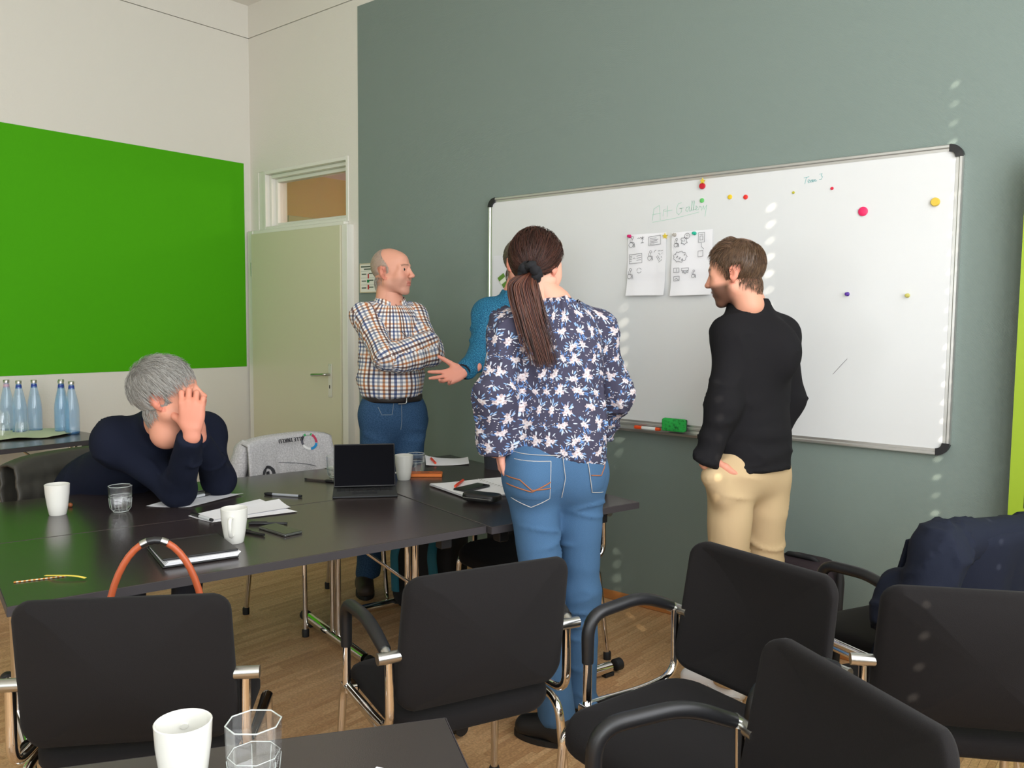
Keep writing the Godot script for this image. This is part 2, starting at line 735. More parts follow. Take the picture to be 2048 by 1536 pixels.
func ramp_tex(f: float, a: Color, b: Color, seed := 1, size := 512, oct := 4, stops := []) -> NoiseTexture2D:
	var t := noise_tex(f, seed, size, oct)
	var g := Gradient.new()
	g.set_color(0, a)
	g.set_color(1, b)
	for s in stops: g.add_point(s[0], s[1])
	t.color_ramp = g
	return t

func mat(c: Color, rough := 0.8, metal := 0.0, spec := 0.5) -> StandardMaterial3D:
	var m := StandardMaterial3D.new()
	m.albedo_color = c
	m.roughness = rough
	m.metallic = metal
	m.metallic_specular = spec
	return m

func rgb(r: int, g: int, b: int) -> Color:
	return Color(r / 255.0, g / 255.0, b / 255.0)

func lin(r: int, g: int, b: int) -> Color:
	return rgb(r, g, b).srgb_to_linear()

func tri_map(m: StandardMaterial3D, s: float, world := true) -> StandardMaterial3D:
	m.uv1_triplanar = true
	m.uv1_world_triplanar = world
	m.uv1_scale = Vector3(s, s, s)
	return m

func bump(m: StandardMaterial3D, t: Texture2D, depth: float) -> StandardMaterial3D:
	m.heightmap_enabled = true
	m.heightmap_texture = t
	m.heightmap_scale = depth
	return m

func vcol(m: StandardMaterial3D) -> StandardMaterial3D:
	m.vertex_color_use_as_albedo = true
	return m

func materials():
	var fine := noise_tex(0.05, 3, 512, 3)
	var grainy := noise_tex(0.25, 5, 512, 2)
	# woven paper of the wall: short diagonal threads
	var weave := Image.create(256, 256, false, Image.FORMAT_L8)
	var r := RandomNumberGenerator.new()
	r.seed = 3
	for y in 256:
		for x in 256:
			var s := 0.5 + 0.5 * sin(TAU * (x * 12 + y * 20) / 256.0) * sin(TAU * (x * 24 - y * 4) / 256.0)
			weave.set_pixel(x, y, Color(s * 0.75 + r.randf() * 0.25, 0, 0))
	var wt := ImageTexture.create_from_image(weave)
	M.wall_white = bump(tri_map(mat(rgb(226, 222, 212), 0.75, 0, 0.3), 2.2), fine, 0.05)
	M.wall_green = bump(tri_map(mat(rgb(128, 142, 135), 0.62, 0, 0.4), 9.0), wt, 0.10)
	M.green = bump(tri_map(mat(rgb(76, 168, 14), 0.7, 0, 0.25), 2.2), fine, 0.05)
	M.ceiling = mat(rgb(232, 228, 220), 0.9)
	M.white_paint = mat(rgb(232, 230, 220), 0.38, 0, 0.5)
	M.door = mat(rgb(212, 208, 180), 0.32, 0, 0.5)
	M.alu = mat(rgb(205, 205, 202), 0.35, 0.85)
	M.board = mat(rgb(222, 223, 222), 0.16, 0, 0.35)
	M.black_plastic = mat(rgb(26, 26, 28), 0.42)
	M.chrome = mat(rgb(225, 222, 218), 0.07, 1.0)
	M.steel = mat(rgb(190, 190, 186), 0.28, 1.0)
	M.table = bump(tri_map(mat(rgb(54, 46, 45), 0.23, 0, 0.70), 3.0), grainy, 0.008)
	M.table_edge = mat(rgb(58, 54, 56), 0.5)
	var cl := noise_tex(0.4, 9, 256, 2)
	M.seat_cloth = bump(tri_map(mat(rgb(30, 28, 28), 0.95, 0, 0.25), 6.0, false), cl, 0.05)
	M.seat_cloth.rim_enabled = true
	M.seat_cloth.rim = 0.25
	M.rubber = mat(rgb(22, 22, 23), 0.6)
	M.mug = mat(rgb(222, 220, 212), 0.12, 0, 0.5)
	M.paper = mat(rgb(240, 239, 242), 0.85)
	M.glass = mat(Color(1, 1, 1, 0.008), 0.0)
	M.glass.transparency = BaseMaterial3D.TRANSPARENCY_ALPHA
	M.glass_rim = mat(Color(0.92, 0.95, 0.93, 0.45), 0.05)
	M.glass_rim.transparency = BaseMaterial3D.TRANSPARENCY_ALPHA
	M.water = mat(Color(0.9, 0.95, 0.93, 0.015), 0.0)
	M.water.transparency = BaseMaterial3D.TRANSPARENCY_ALPHA
	M.blue_glass = mat(Color(0.42, 0.74, 0.95, 0.26), 0.04)
	M.blue_glass.transparency = BaseMaterial3D.TRANSPARENCY_ALPHA
	M.blue_base = mat(Color(0.05, 0.16, 0.45, 0.75), 0.05)
	M.blue_base.transparency = BaseMaterial3D.TRANSPARENCY_ALPHA
	M.pane = mat(Color(0.95, 0.95, 0.95, 0.08), 0.02)
	M.pane.transparency = BaseMaterial3D.TRANSPARENCY_ALPHA
	M.floor = vcol(bump(tri_map(mat(Color.WHITE, 0.42, 0, 0.4), 5.0), noise_tex(0.06, 12, 512, 4), 0.03))
	M.floor.albedo_texture = ramp_tex(0.03, Color(0.80, 0.78, 0.75), Color(1, 1, 1), 21, 512, 5)
	M.wood = bump(tri_map(mat(rgb(186, 122, 66), 0.45), 4.0), fine, 0.02)
	M.groove = mat(rgb(70, 48, 32), 0.9)
	M.orange_wall = mat(rgb(222, 170, 84), 0.9)
	M.banner = mat(rgb(150, 178, 34), 0.55)
	M.black = mat(rgb(18, 18, 19), 0.55)
	M.red = mat(rgb(214, 30, 34), 0.4)

# ---------- the room ----------
func room():
	# floor: slab and parquet strips
	var mb := MB.new()
	mb.box(Vector3(3.4, -0.06, 2.9), Vector3(7.3, 0.1, 6.3))
	var fl := structure("floor", mb, M.groove)
	mb = MB.new()
	var w := 0.0225
	var rr := RandomNumberGenerator.new()
	rr.seed = 11
	var i := 0
	var x := 0.0
	while x < 6.2:
		var z := -rr.randf() * 0.25
		while z < 5.8:
			var l := 0.25
			var a := maxf(z, 0.0)
			var b := minf(z + l, 5.8)
			if b - a > 0.01:
				var t := rr.randf()
				mb.c = lin(212, 164, 116).lerp(lin(240, 196, 146), t) * (0.93 + 0.10 * rr.randf())
				var g := 0.0004
				var y := -0.0004 * rr.randf()
				mb.face([Vector3(x + g, y, a + g), Vector3(x + w - g, y, a + g), Vector3(x + w - g, y, b - g), Vector3(x + g, y, b - g)], Vector3.UP)
				mb.face([Vector3(x + g, y, b - g), Vector3(x + w - g, y, b - g), Vector3(x + w - g, -0.01, b - g), Vector3(x + g, -0.01, b - g)], Vector3(0, 0, 1))
				mb.face([Vector3(x + w - g, y, a + g), Vector3(x + w - g, y, b - g), Vector3(x + w - g, -0.01, b - g), Vector3(x + w - g, -0.01, a + g)], Vector3(1, 0, 0))
			z += l
		x += w
		i += 1
	var ps := part(mb, "parquet_strip", M.floor, fl)
	ps.set_meta("kind", "stuff")
	mb = MB.new()
	mb.box(Vector3(3.4, 3.79, 2.9), Vector3(7.3, 0.2, 6.3))
	structure("ceiling", mb, M.ceiling)
	# west wall with the green field
	mb = MB.new()
	mb.box(Vector3(-0.1, 1.73, 2.9), Vector3(0.2, 3.456, 6.3))
	mb.box(Vector3(-0.098, 3.58, 2.9), Vector3(0.204, 0.236, 6.3))
	var ww := structure("wall_west", mb, M.wall_white)
	mb = MB.new()
	mb.box(Vector3(0.0015, 1.81, 1.83), Vector3(0.003, 1.49, 3.548), Basis(), 0.001)
	part(mb, "green_painted_field", M.green, ww)
	# north wall: an opening for the door and its fanlight
	mb = MB.new()
	var dz := -0.1
	mb.box(Vector3(-0.05, 1.73, dz), Vector3(0.3, 3.456, 0.2))
	mb.box(Vector3((1.13 + 7.0) / 2, 1.73, dz), Vector3(7.0 - 1.13, 3.456, 0.2))
	mb.box(Vector3(0.615, (2.487 + 3.458) / 2, dz), Vector3(1.03, 3.458 - 2.487, 0.2))
	mb.box(Vector3(3.4, 3.58, -0.098), Vector3(7.3, 0.236, 0.204))
	var nw := structure("wall_north", mb, M.wall_white)
	mb = MB.new()
	mb.box(Vector3((1.228 + 6.2) / 2, 1.705, 0.0015), Vector3(6.2 - 1.228, 3.405, 0.003), Basis(), 0.001)
	part(mb, "grey_green_wallpaper", M.wall_green, nw)
	mb = MB.new()
	mb.box(Vector3((1.228 + 6.2) / 2, 0.0225, 0.0095), Vector3(6.2 - 1.228, 0.045, 0.016), Basis(), 0.003)
	structure("baseboard_north", mb, M.wood)
	mb = MB.new()
	mb.box(Vector3(0.008, 0.0225, 2.9), Vector3(0.016, 0.045, 5.8), Basis(), 0.003)
	structure("baseboard_west", mb, M.wood)
	# east wall with two windows
	mb = MB.new()
	for s in [[-0.2, 0.75], [2.95, 3.3], [5.5, 6.0]]:
		mb.box(Vector3(6.3, 1.85, (s[0] + s[1]) / 2), Vector3(0.2, 3.7, s[1] - s[0]))
	for s in [[0.75, 2.95], [3.3, 5.5]]:
		mb.box(Vector3(6.3, 0.45, (s[0] + s[1]) / 2), Vector3(0.2, 0.9, s[1] - s[0]))
		mb.box(Vector3(6.3, 3.575, (s[0] + s[1]) / 2), Vector3(0.2, 0.25, s[1] - s[0]))
	structure("wall_east", mb, M.wall_white)
	window("window_2", Vector3(6.34, 2.175, 1.85), Vector2(2.2, 2.55), PI / 2)
	window("window_3", Vector3(6.34, 2.175, 4.4), Vector2(2.2, 2.55), PI / 2)
	# south wall with a window
	mb = MB.new()
	mb.box(Vector3(1.25, 1.85, 5.9), Vector3(2.7, 3.7, 0.2))
	mb.box(Vector3(5.8, 1.85, 5.9), Vector3(1.2, 3.7, 0.2))
	mb.box(Vector3(3.9, 0.425, 5.9), Vector3(2.6, 0.85, 0.2))
	mb.box(Vector3(3.9, 3.1, 5.9), Vector3(2.6, 1.2, 0.2))
	structure("wall_south", mb, M.wall_white)
	window("window_4", Vector3(3.9, 1.675, 5.9), Vector2(2.6, 1.65), 0)
	blind()
	other_blinds()
	door()

func window(called: String, at: Vector3, size: Vector2, turn: float):
	var mb := MB.new()
	var f := 0.07
	for s in [-1, 1]:
		mb.box(Vector3(s * (size.x / 2 - f / 2), 0, 0), Vector3(f, size.y, 0.07), Basis(), 0.004)
		mb.box(Vector3(0, s * (size.y / 2 - f / 2), 0), Vector3(size.x - 2 * f, f, 0.07), Basis(), 0.004)
	mb.box(Vector3.ZERO, Vector3(f, size.y - 2 * f, 0.07), Basis(), 0.004)
	var o := structure(called, mb, M.white_paint)
	o.position = at
	o.rotation.y = turn
	for s in [-1, 1]:
		mb = MB.new()
		mb.box(Vector3(s * size.x / 4, 0, 0), Vector3(size.x / 2 - 1.5 * f, size.y - 2 * f, 0.006))
		part(mb, "pane", M.pane, o)

# the closed blind of the first east window; the sun comes through its cord holes
func blind():
	var bx := 6.245
	var o := thing("window_blind", "closed grey slatted blind in the first east window", "blind", Vector3(bx, 0, 0))
	var pitch := 0.0716
	var hole_z := []
	for c in [3.243, 3.982, 4.702]:
		hole_z.append((bx - c) * SUN.z / SUN.x)
	var m := mat(rgb(170, 170, 168), 0.5)
	var rr := RandomNumberGenerator.new()
	rr.seed = 5
	for k in 35:
		var mb := MB.new()
		# one row of spots: column heights differ with the distance of the cords
		var y: float = 3.42 - k * pitch
		var z := 0.78
		for c in [2, 1, 0, 3]:
			var z1: float = 2.92 if c == 3 else hole_z[c]
			var hw := 0.0065
			var zz := z1 - (0.0 if c == 3 else hw)
			mb.box(Vector3(0, y, (z + zz) / 2), Vector3(0.003, pitch + 0.0004, zz - z))
			if c < 3:
				var cy: float = [1.473, 2.048, 2.394][c] + (bx - [3.243, 3.982, 4.702][c]) * SUN.y / SUN.x
				var off: float = fposmod(cy - y + pitch / 2, pitch) - pitch / 2
				var hh := rr.randf_range(0.0025, 0.0062)
				var y0 := y - pitch / 2 - 0.0002
				var y1 := y + pitch / 2 + 0.0002
				mb.box(Vector3(0, (y0 + y + off - hh) / 2, z1), Vector3(0.003, y + off - hh - y0, hw * 2))
				mb.box(Vector3(0, (y1 + y + off + hh) / 2, z1), Vector3(0.003, y1 - y - off - hh, hw * 2))
				z = z1 + hw
		part(mb, "slat", m, o)

func other_blinds():
	var m := mat(rgb(206, 206, 202), 0.5)
	m.backlight_enabled = true
	m.backlight = Color(0.5, 0.5, 0.5)
	var o := thing("window_blind", "pale slatted blind lowered in the second east window", "blind", Vector3(6.245, 0, 4.4))
	for k in 36:
		var mb := MB.new()
		mb.box(Vector3(0, 3.42 - k * 0.0716, 0), Vector3(0.003, 0.0724, 2.17))
		part(mb, "slat", m, o)
	o = thing("roller_blind", "white roller blind lowered in the south window", "blind", Vector3(3.9, 0, 5.84))
	var mb := MB.new()
	mb.box(Vector3(0, 1.675, 0), Vector3(2.57, 1.63, 0.002))
	part(mb, "fabric", m, o)
	mb = MB.new()
	mb.box(Vector3(0, 0.87, 0), Vector3(2.57, 0.03, 0.012), Basis(), 0.004)
	part(mb, "bottom_bar", M.alu, o)

func door():
	# door leaf in its casing, fanlight above
	var mb := MB.new()
	mb.box(Vector3(0.606, 1.02, 0.0), Vector3(1.02, 2.03, 0.04), Basis(), 0.003)
	var d := structure("door_1", mb, M.door)
	d.position = Vector3(0, 0, 0.045)
	mb = MB.new()
	mb.box(Vector3(0.05, 1.03, -0.03), Vector3(0.068, 2.06, 0.06), Basis(), 0.004)
	mb.box(Vector3(1.147, 1.02, -0.022), Vector3(0.058, 2.04, 0.062), Basis(), 0.004)
	mb.box(Vector3(0.6, 2.0475, -0.035), Vector3(1.05, 0.03, 0.06), Basis(), 0.004)
	part(mb, "casing", M.white_paint, d)
	mb = MB.new()
	mb.box(Vector3(1.01, 1.012, 0.0245), Vector3(0.036, 0.225, 0.007), Basis(), 0.002)
	var hp := part(mb, "handle_plate", mat(rgb(226, 224, 212), 0.3, 0.4), d)
	mb = MB.new()
	var pts := rounded([Vector3(1.01, 1.053, 0.026), Vector3(1.01, 1.053, 0.072), Vector3(0.872, 1.045, 0.075)], 0.02)
	mb.tube(pts, 0.0095, 10)
	part(mb, "lever", M.steel, hp)
	mb = MB.new()
	mb.box(Vector3(1.008, 0.97, 0.0285), Vector3(0.007, 0.022, 0.003))
	part(mb, "keyhole", M.black, hp)
	mb = MB.new()
	for sy in [-1, 1]:
		for sx in [-1, 1]: mb.lathe([Vector2(0, 0.0015), Vector2(0.003, 0.0008), Vector2(0.003, 0)], 8, Transform3D(Basis(Vector3.RIGHT, PI / 2), Vector3(1.01 + sx * 0.011, 1.012 + sy * 0.103, 0.0275)))
	part(mb, "screws", M.steel, hp)
	mb = MB.new()
	for y in [1.78, 0.3]: mb.lathe([Vector2(0, 0.05), Vector2(0.009, 0.05), Vector2(0.009, -0.05), Vector2(0, -0.05)], 10, Transform3D(Basis(), Vector3(0.09, y, 0.012)))
	part(mb, "hinge", M.steel, d)
	# fanlight: three stepped frames, then the pane
	mb = MB.new()
	var x0 := 0.17
	var x1 := 1.13
	var y0 := 2.062
	var y1 := 2.487
	for k in 3:
		var t := 0.026
		var z0 := 0.006 - k * 0.034
		var dd := 0.034 + 0.02
		mb.box(Vector3(x0 + t / 2, (y0 + y1) / 2, z0 - dd / 2), Vector3(t, y1 - y0, dd), Basis(), 0.003)
		mb.box(Vector3(x1 - t / 2, (y0 + y1) / 2, z0 - dd / 2), Vector3(t, y1 - y0, dd), Basis(), 0.003)
		mb.box(Vector3((x0 + x1) / 2, y1 - t / 2, z0 - dd / 2), Vector3(x1 - x0 - 2 * t, t, dd), Basis(), 0.003)
		mb.box(Vector3((x0 + x1) / 2, y0 + t / 2, z0 - dd / 2), Vector3(x1 - x0 - 2 * t, t, dd), Basis(), 0.003)
		x0 += t
		x1 -= t
		y0 += t if k else 0.004
		y1 -= t
	mb.box(Vector3(0.135, 2.26, -0.1), Vector3(0.08, 0.46, 0.19))
	mb.box(Vector3(0.65, 2.054, -0.1), Vector3(1.1, 0.024, 0.19))
	var f := structure("window_1", mb, M.white_paint)
	mb = MB.new()
	mb.box(Vector3((x0 + x1) / 2, (y0 + y1) / 2, -0.085), Vector3(x1 - x0, y1 - y0, 0.005))
	part(mb, "pane", M.pane, f)

func corridor():
	# the passage behind the door: ochre wall, ceiling, a pale duct box
	var mb := MB.new()
	mb.box(Vector3(-0.4, 1.32, -1.6), Vector3(0.2, 2.6, 2.8))
	structure("wall_passage_west", mb, M.orange_wall)
	mb = MB.new()
	mb.box(Vector3(1.3, 2.68, -1.6), Vector3(3.6, 0.12, 2.8))
	structure("ceiling_passage", mb, mat(rgb(232, 196, 170), 0.9))
	mb = MB.new()
	mb.box(Vector3(1.3, 1.32, -3.05), Vector3(3.6, 2.6, 0.1))
	mb.box(Vector3(3.05, 1.32, -1.6), Vector3(0.1, 2.6, 2.8))
	mb.box(Vector3(1.3, -0.05, -1.6), Vector3(3.6, 0.1, 2.8))
	structure("wall_passage_north", mb, mat(rgb(226, 196, 140), 0.9))
	mb = MB.new()
	mb.box(Vector3(-0.25, 2.1, -0.72), Vector3(0.11, 0.3, 0.5), Basis(), 0.004)
	structure("trim_passage", mb, mat(rgb(200, 190, 140), 0.7))
	var o := thing("passage_lamp", "round white ceiling lamp in the passage behind the door", "ceiling lamp", Vector3(1.7, 2.6, -1.2))
	mb = MB.new()
	mb.lathe([Vector2(0, -0.07), Vector2(0.1, -0.06), Vector2(0.15, -0.02), Vector2(0.16, 0.02)], 24)
	var em := mat(Color.WHITE, 0.6)
	em.emission_enabled = true
	em.emission = Color(1.0, 0.92, 0.8)
	em.emission_energy_multiplier = 1.5
	part(mb, "lamp_shade", em, o)
	var l := OmniLight3D.new()
	l.name = "passage_light"
	l.position = Vector3(1.7, 2.48, -1.2)
	l.light_energy = 0.75
	l.light_color = Color(1.0, 0.9, 0.75)
	l.light_size = 0.1
	l.omni_range = 6.0
	l.omni_attenuation = 2.0
	l.shadow_enabled = true
	add_child(l)

# ---------- things on the walls ----------
func wall_things():
	whiteboard()
	papers()
	magnets()
	banner()
	sign_card()

func whiteboard():
	var o := thing("whiteboard", "large wall-mounted whiteboard in an aluminium frame with black corners", "whiteboard", Vector3(3.561, 1.505, 0))
	var w := 2.38
	var h := 1.19
	var mb := MB.new()
	mb.box(Vector3(0, 0, 0.0125), Vector3(w - 0.03, h - 0.03, 0.017))
	part(mb, "writing_surface", M.board, o)
	var prof := [Vector2(0, 0.003), Vector2(0, 0.024), Vector2(0.004, 0.029), Vector2(0.012, 0.029), Vector2(0.016, 0.0225), Vector2(0.026, 0.0225), Vector2(0.026, 0.003)]
	for k in 4:
		mb = MB.new()
		var l: float = (w if k % 2 == 0 else h) - 0.09
		var bs := Basis(Vector3(0, 0, 1), PI / 2 * k)
		var d: float = (h if k % 2 == 0 else w) / 2
		for i in prof.size():
			var a: Vector2 = prof[i]
			var b: Vector2 = prof[(i + 1) % prof.size()]
			var e := (b - a).normalized()
			mb.face([bs * Vector3(-l / 2, -d + a.x, a.y), bs * Vector3(l / 2, -d + a.x, a.y), bs * Vector3(l / 2, -d + b.x, b.y), bs * Vector3(-l / 2, -d + b.x, b.y)], bs * Vector3(0, -e.y, e.x))
		part(mb, "frame_rail", M.alu, o)
	for sx in [-1, 1]:
		for sy in [-1, 1]:
			mb = MB.new()
			var po := PackedVector2Array()
			var R := 0.05
			for i in 9:
				var a := PI / 2 * i / 8
				po.append(Vector2(sx * (w / 2 - R + cos(a) * R), sy * (h / 2 - R + sin(a) * R)))
			for i in 9:
				var a := PI / 2 * (8 - i) / 8
				po.append(Vector2(sx * (w / 2 - R + cos(a) * 0.022), sy * (h / 2 - R + sin(a) * 0.022)))
			mb.extrude(po, 0.029, Transform3D(Basis(), Vector3(0, 0, 0.017)))
			part(mb, "corner_cap", M.black_plastic, o)
	# faint handwriting
	var xf := Transform3D(Basis(), Vector3(-3.561, -1.505, 0.021))
	mb = MB.new()
	var wd := 0.0024
	pen_on(mb, xf, [0, 0, 2, 8, 10, 10, 12, 0], 3.418, 1.905, 0.0036, 0.0068, wd)   # A
	pen_on(mb, xf, [0, 4, 12, 4.6], 3.418, 1.905, 0.0036, 0.0068, wd)
	pen_on(mb, xf, [0, 0, 0.5, 4, 3, 4.6], 3.476, 1.922, 0.0036, 0.0068, wd)    # r
	pen_on(mb, xf, [2, 0, 2, 9], 3.488, 1.918, 0.005, 0.0055, wd)   # t
	pen_on(mb, xf, [-1, 4.5, 7, 5], 3.488, 1.918, 0.005, 0.0055, wd)
	pen_on(mb, xf, [8, 9, 3, 8.5, 0.5, 5, 1, 1.5, 4, 0, 8, 2, 8.5, 4.5, 5.5, 4.6, 11, 5], 3.545, 1.922, 0.0034, 0.006, wd)   # G
	pen_on(mb, xf, [4, 4, 1.5, 3.6, 0.5, 1.5, 2, 0.4, 4, 3.5, 4.5, 0.5, 6, 1, 7, 7, 6.4, 8, 6, 1.5, 8, 1, 9, 7, 8.4, 8, 8, 1.5, 10, 1.5, 12, 3, 10.6, 4, 10.6, 1, 13, 1.2, 14, 3.6, 15.5, 3, 16, 0.5, 18, 3.5, 18.5, 1, 21, 4, 19.5, -4], 3.592, 1.93, 0.0052, 0.0062, wd)
	pen_on(mb, xf, [0, 0, 30, 2.6, 62, 7.6], 3.42, 1.896, 0.0039, 0.0039, 0.0022)   # underline
	part(mb, "handwriting", mat(rgb(176, 212, 194), 0.6), o)
	mb = MB.new()
	pen_on(mb, xf, [0, 9, 10, 10], 4.146, 2.006, 0.0021, 0.0028, 0.0016)
	pen_on(mb, xf, [5, 9.5, 2, 0], 4.146, 2.006, 0.0021, 0.0028, 0.0016)
	pen_on(mb, xf, [8, 3, 12, 4, 10, 6, 8, 4, 9, 1, 13, 2, 17, 5, 14, 4.5, 14, 1.5, 17, 2, 18, 5, 18, 1.5, 19, 1.5, 20, 5, 21, 2, 22, 5, 23.5, 4.6, 23.5, 2, 26, 3], 4.146, 2.006, 0.0021, 0.0028, 0.0015)
	pen_on(mb, xf, [31, 12, 36, 12.6, 34, 9.5, 37, 8, 35, 4.5, 31, 4.5], 4.146, 2.006, 0.0021, 0.0028, 0.0016)
	part(mb, "handwriting", mat(rgb(70, 170, 170), 0.6), o)
	mb = MB.new()
	pen_on(mb, xf, [0, 0, 30, 36, 55, 65], 4.297, 1.208, 0.001, 0.001, 0.0016)
	pen_on(mb, xf, [0, 0, 6, 3], 4.06, 1.19, 0.001, 0.001, 0.002)
	part(mb, "pen_mark", mat(rgb(90, 92, 96), 0.7), o)
	# tray below
	mb = MB.new()
	var tp := PackedVector2Array([Vector2(0, 0), Vector2(0.062, -0.006), Vector2(0.066, 0.006), Vector2(0.062, 0.004), Vector2(0.004, 0.004), Vector2(0.0, 0.03)])
	mb.extrude(tp, 0.5, Transform3D(Basis(Vector3(0, 0, 1), Vector3(0, 1, 0), Vector3(-1, 0, 0)), Vector3(-0.1, -0.613, 0.014)))
	var tr := part(mb, "pen_tray", M.alu, o)
	mb = MB.new()
	mb.box(Vector3(0.152, -0.611, 0.045), Vector3(0.006, 0.022, 0.066), Basis(), 0.002)
	mb.box(Vector3(-0.352, -0.611, 0.045), Vector3(0.006, 0.022, 0.066), Basis(), 0.002)
	part(mb, "tray_end_cap", M.black_plastic, tr)
	# what lies on the tray
	var m := thing("marker", "orange capped board marker lying on the whiteboard tray", "marker", Vector3(3.455, 0.906, 0.052))
	mb = MB.new()
	var rx := Transform3D(Basis(Vector3(0, 0, 1), -PI / 2), Vector3.ZERO)
	mb.lathe([Vector2(0, -0.058), Vector2(0.008, -0.058), Vector2(0.008, 0.03), Vector2(0.0065, 0.034), Vector2(0, 0.034)], 14, rx)
	part(mb, "barrel", mat(rgb(225, 225, 222), 0.4), m)
	mb = MB.new()
	mb.lathe([Vector2(0.0088, -0.062), Vector2(0.009, -0.1), Vector2(0.007, -0.104), Vector2(0, -0.104)], 14, Transform3D(Basis(Vector3(0, 0, 1), -PI / 2), Vector3(0.01, 0, 0)))
	mb.lathe([Vector2(0, 0.05), Vector2(0.0075, 0.048), Vector2(0.0085, 0.03), Vector2(0.0085, 0.024)], 14, rx)
	part(mb, "cap", mat(rgb(240, 84, 28), 0.4), m)
	var e := thing("board_eraser", "green felt board eraser with dark smudges on the whiteboard tray", "eraser", Vector3(3.578, 0.934, 0.055))
	mb = MB.new()
	mb.pad(0.122, 0.062, 0.026, 0.012, func(p: Vector3): return Vector3(p.x, p.y, p.z))
	var em := mat(Color.WHITE, 0.9)
	em.albedo_texture = ramp_tex(0.02, rgb(20, 90, 40), rgb(50, 190, 84), 4, 256, 3, [[0.42, rgb(44, 178, 78)]])
	tri_map(em, 9.0, false)
	part(mb, "felt_pad", em, e)
	mb = MB.new()
	mb.box(Vector3(0, 0, -0.017), Vector3(0.118, 0.056, 0.012), Basis(), 0.004)
	part(mb, "grip", mat(rgb(40, 60, 48), 0.6), e)

func pen_on(mb: MB, xf: Transform3D, l: Array, ox: float, oy: float, sx: float, sy: float, wd: float):
	var q := []
	for i in range(0, l.size(), 2): q.append(Vector2(ox + l[i] * sx, oy + l[i + 1] * sy))
	mb.stroke(q, wd, xf)

func sheet_of_paper(called: String, label: String, at: Vector3, tilt: float, shade: Array, group := "") -> Node3D:
	# folded twice by four: eight fields with creases between them
	var o := thing(called, label, "paper", at)
	o.rotation.z = tilt
	var mb := MB.new()
	var f := func(u: float, v: float):
		var x := (u - 0.5) * 0.21
		var y := (0.5 - v) * 0.297
		var cx := absf(fposmod(u * 2.0, 1.0) - 0.5) * 2.0
		var cy := absf(fposmod(v * 4.0, 1.0) - 0.5) * 2.0
		var k: float = shade[int(minf(v * 4.0, 3.99))]
		var z := 0.004 + 0.006 * v + k * (1.0 - cy) * 0.004 + 0.003 * (1.0 - cx) * (1.0 if u < 0.5 else -0.6) + 0.012 * maxf(v - 0.75, 0) * 4.0
		return Vector3(x, y, z)
	mb.sheet(f, 12, 24, 0.0003)
	part(mb, "sheet", M.paper, o)
	return o

func pen_lines(o: Node3D, lines: Array, m: Material, w := 0.0016):
	# drawings in millimetres from the sheet's upper left corner
	var mb := MB.new()
	for l in lines:
		var q := []
		for i in range(0, l.size(), 2): q.append(Vector2(-0.105 + l[i] * 0.001, 0.1485 - l[i + 1] * 0.001))
		for i in q.size() - 1:
			var v: float = (0.1485 - q[i].y) / 0.297
			mb.stroke([q[i], q[i + 1]], w, Transform3D(Basis(Vector3.RIGHT, -0.02), Vector3(0, 0, 0.0125 + 0.006 * v + 0.02 * (-q[i].y + 0.0) * 0.0 + 0.012 * maxf(v - 0.75, 0) * 4.0)), 0.001)
	part(mb, "drawing", m, o)

func ring(cx: float, cy: float, r: float, a0 := 0.0, a1 := 360.0, n := 14, ry := -1.0) -> Array:
	var o := []
	for i in n + 1:
		var a := deg_to_rad(lerpf(a0, a1, float(i) / n))
		o.append(cx + cos(a) * r)
		o.append(cy + sin(a) * (r if ry < 0 else ry))
	return o

func wheelchair(x: float, y: float, s: float) -> Array:
	return [ring(x + 8 * s, y + 30 * s, 9 * s), ring(x + 12 * s, y + 4 * s, 5 * s), [x + 3 * s, y + 10 * s, x + 4 * s, y + 22 * s, x + 20 * s, y + 22 * s, x + 24 * s, y + 38 * s], [x + 12 * s, y + 10 * s, x + 11 * s, y + 20 * s], [x + 20 * s, y + 26 * s, x + 20 * s, y + 40 * s]]

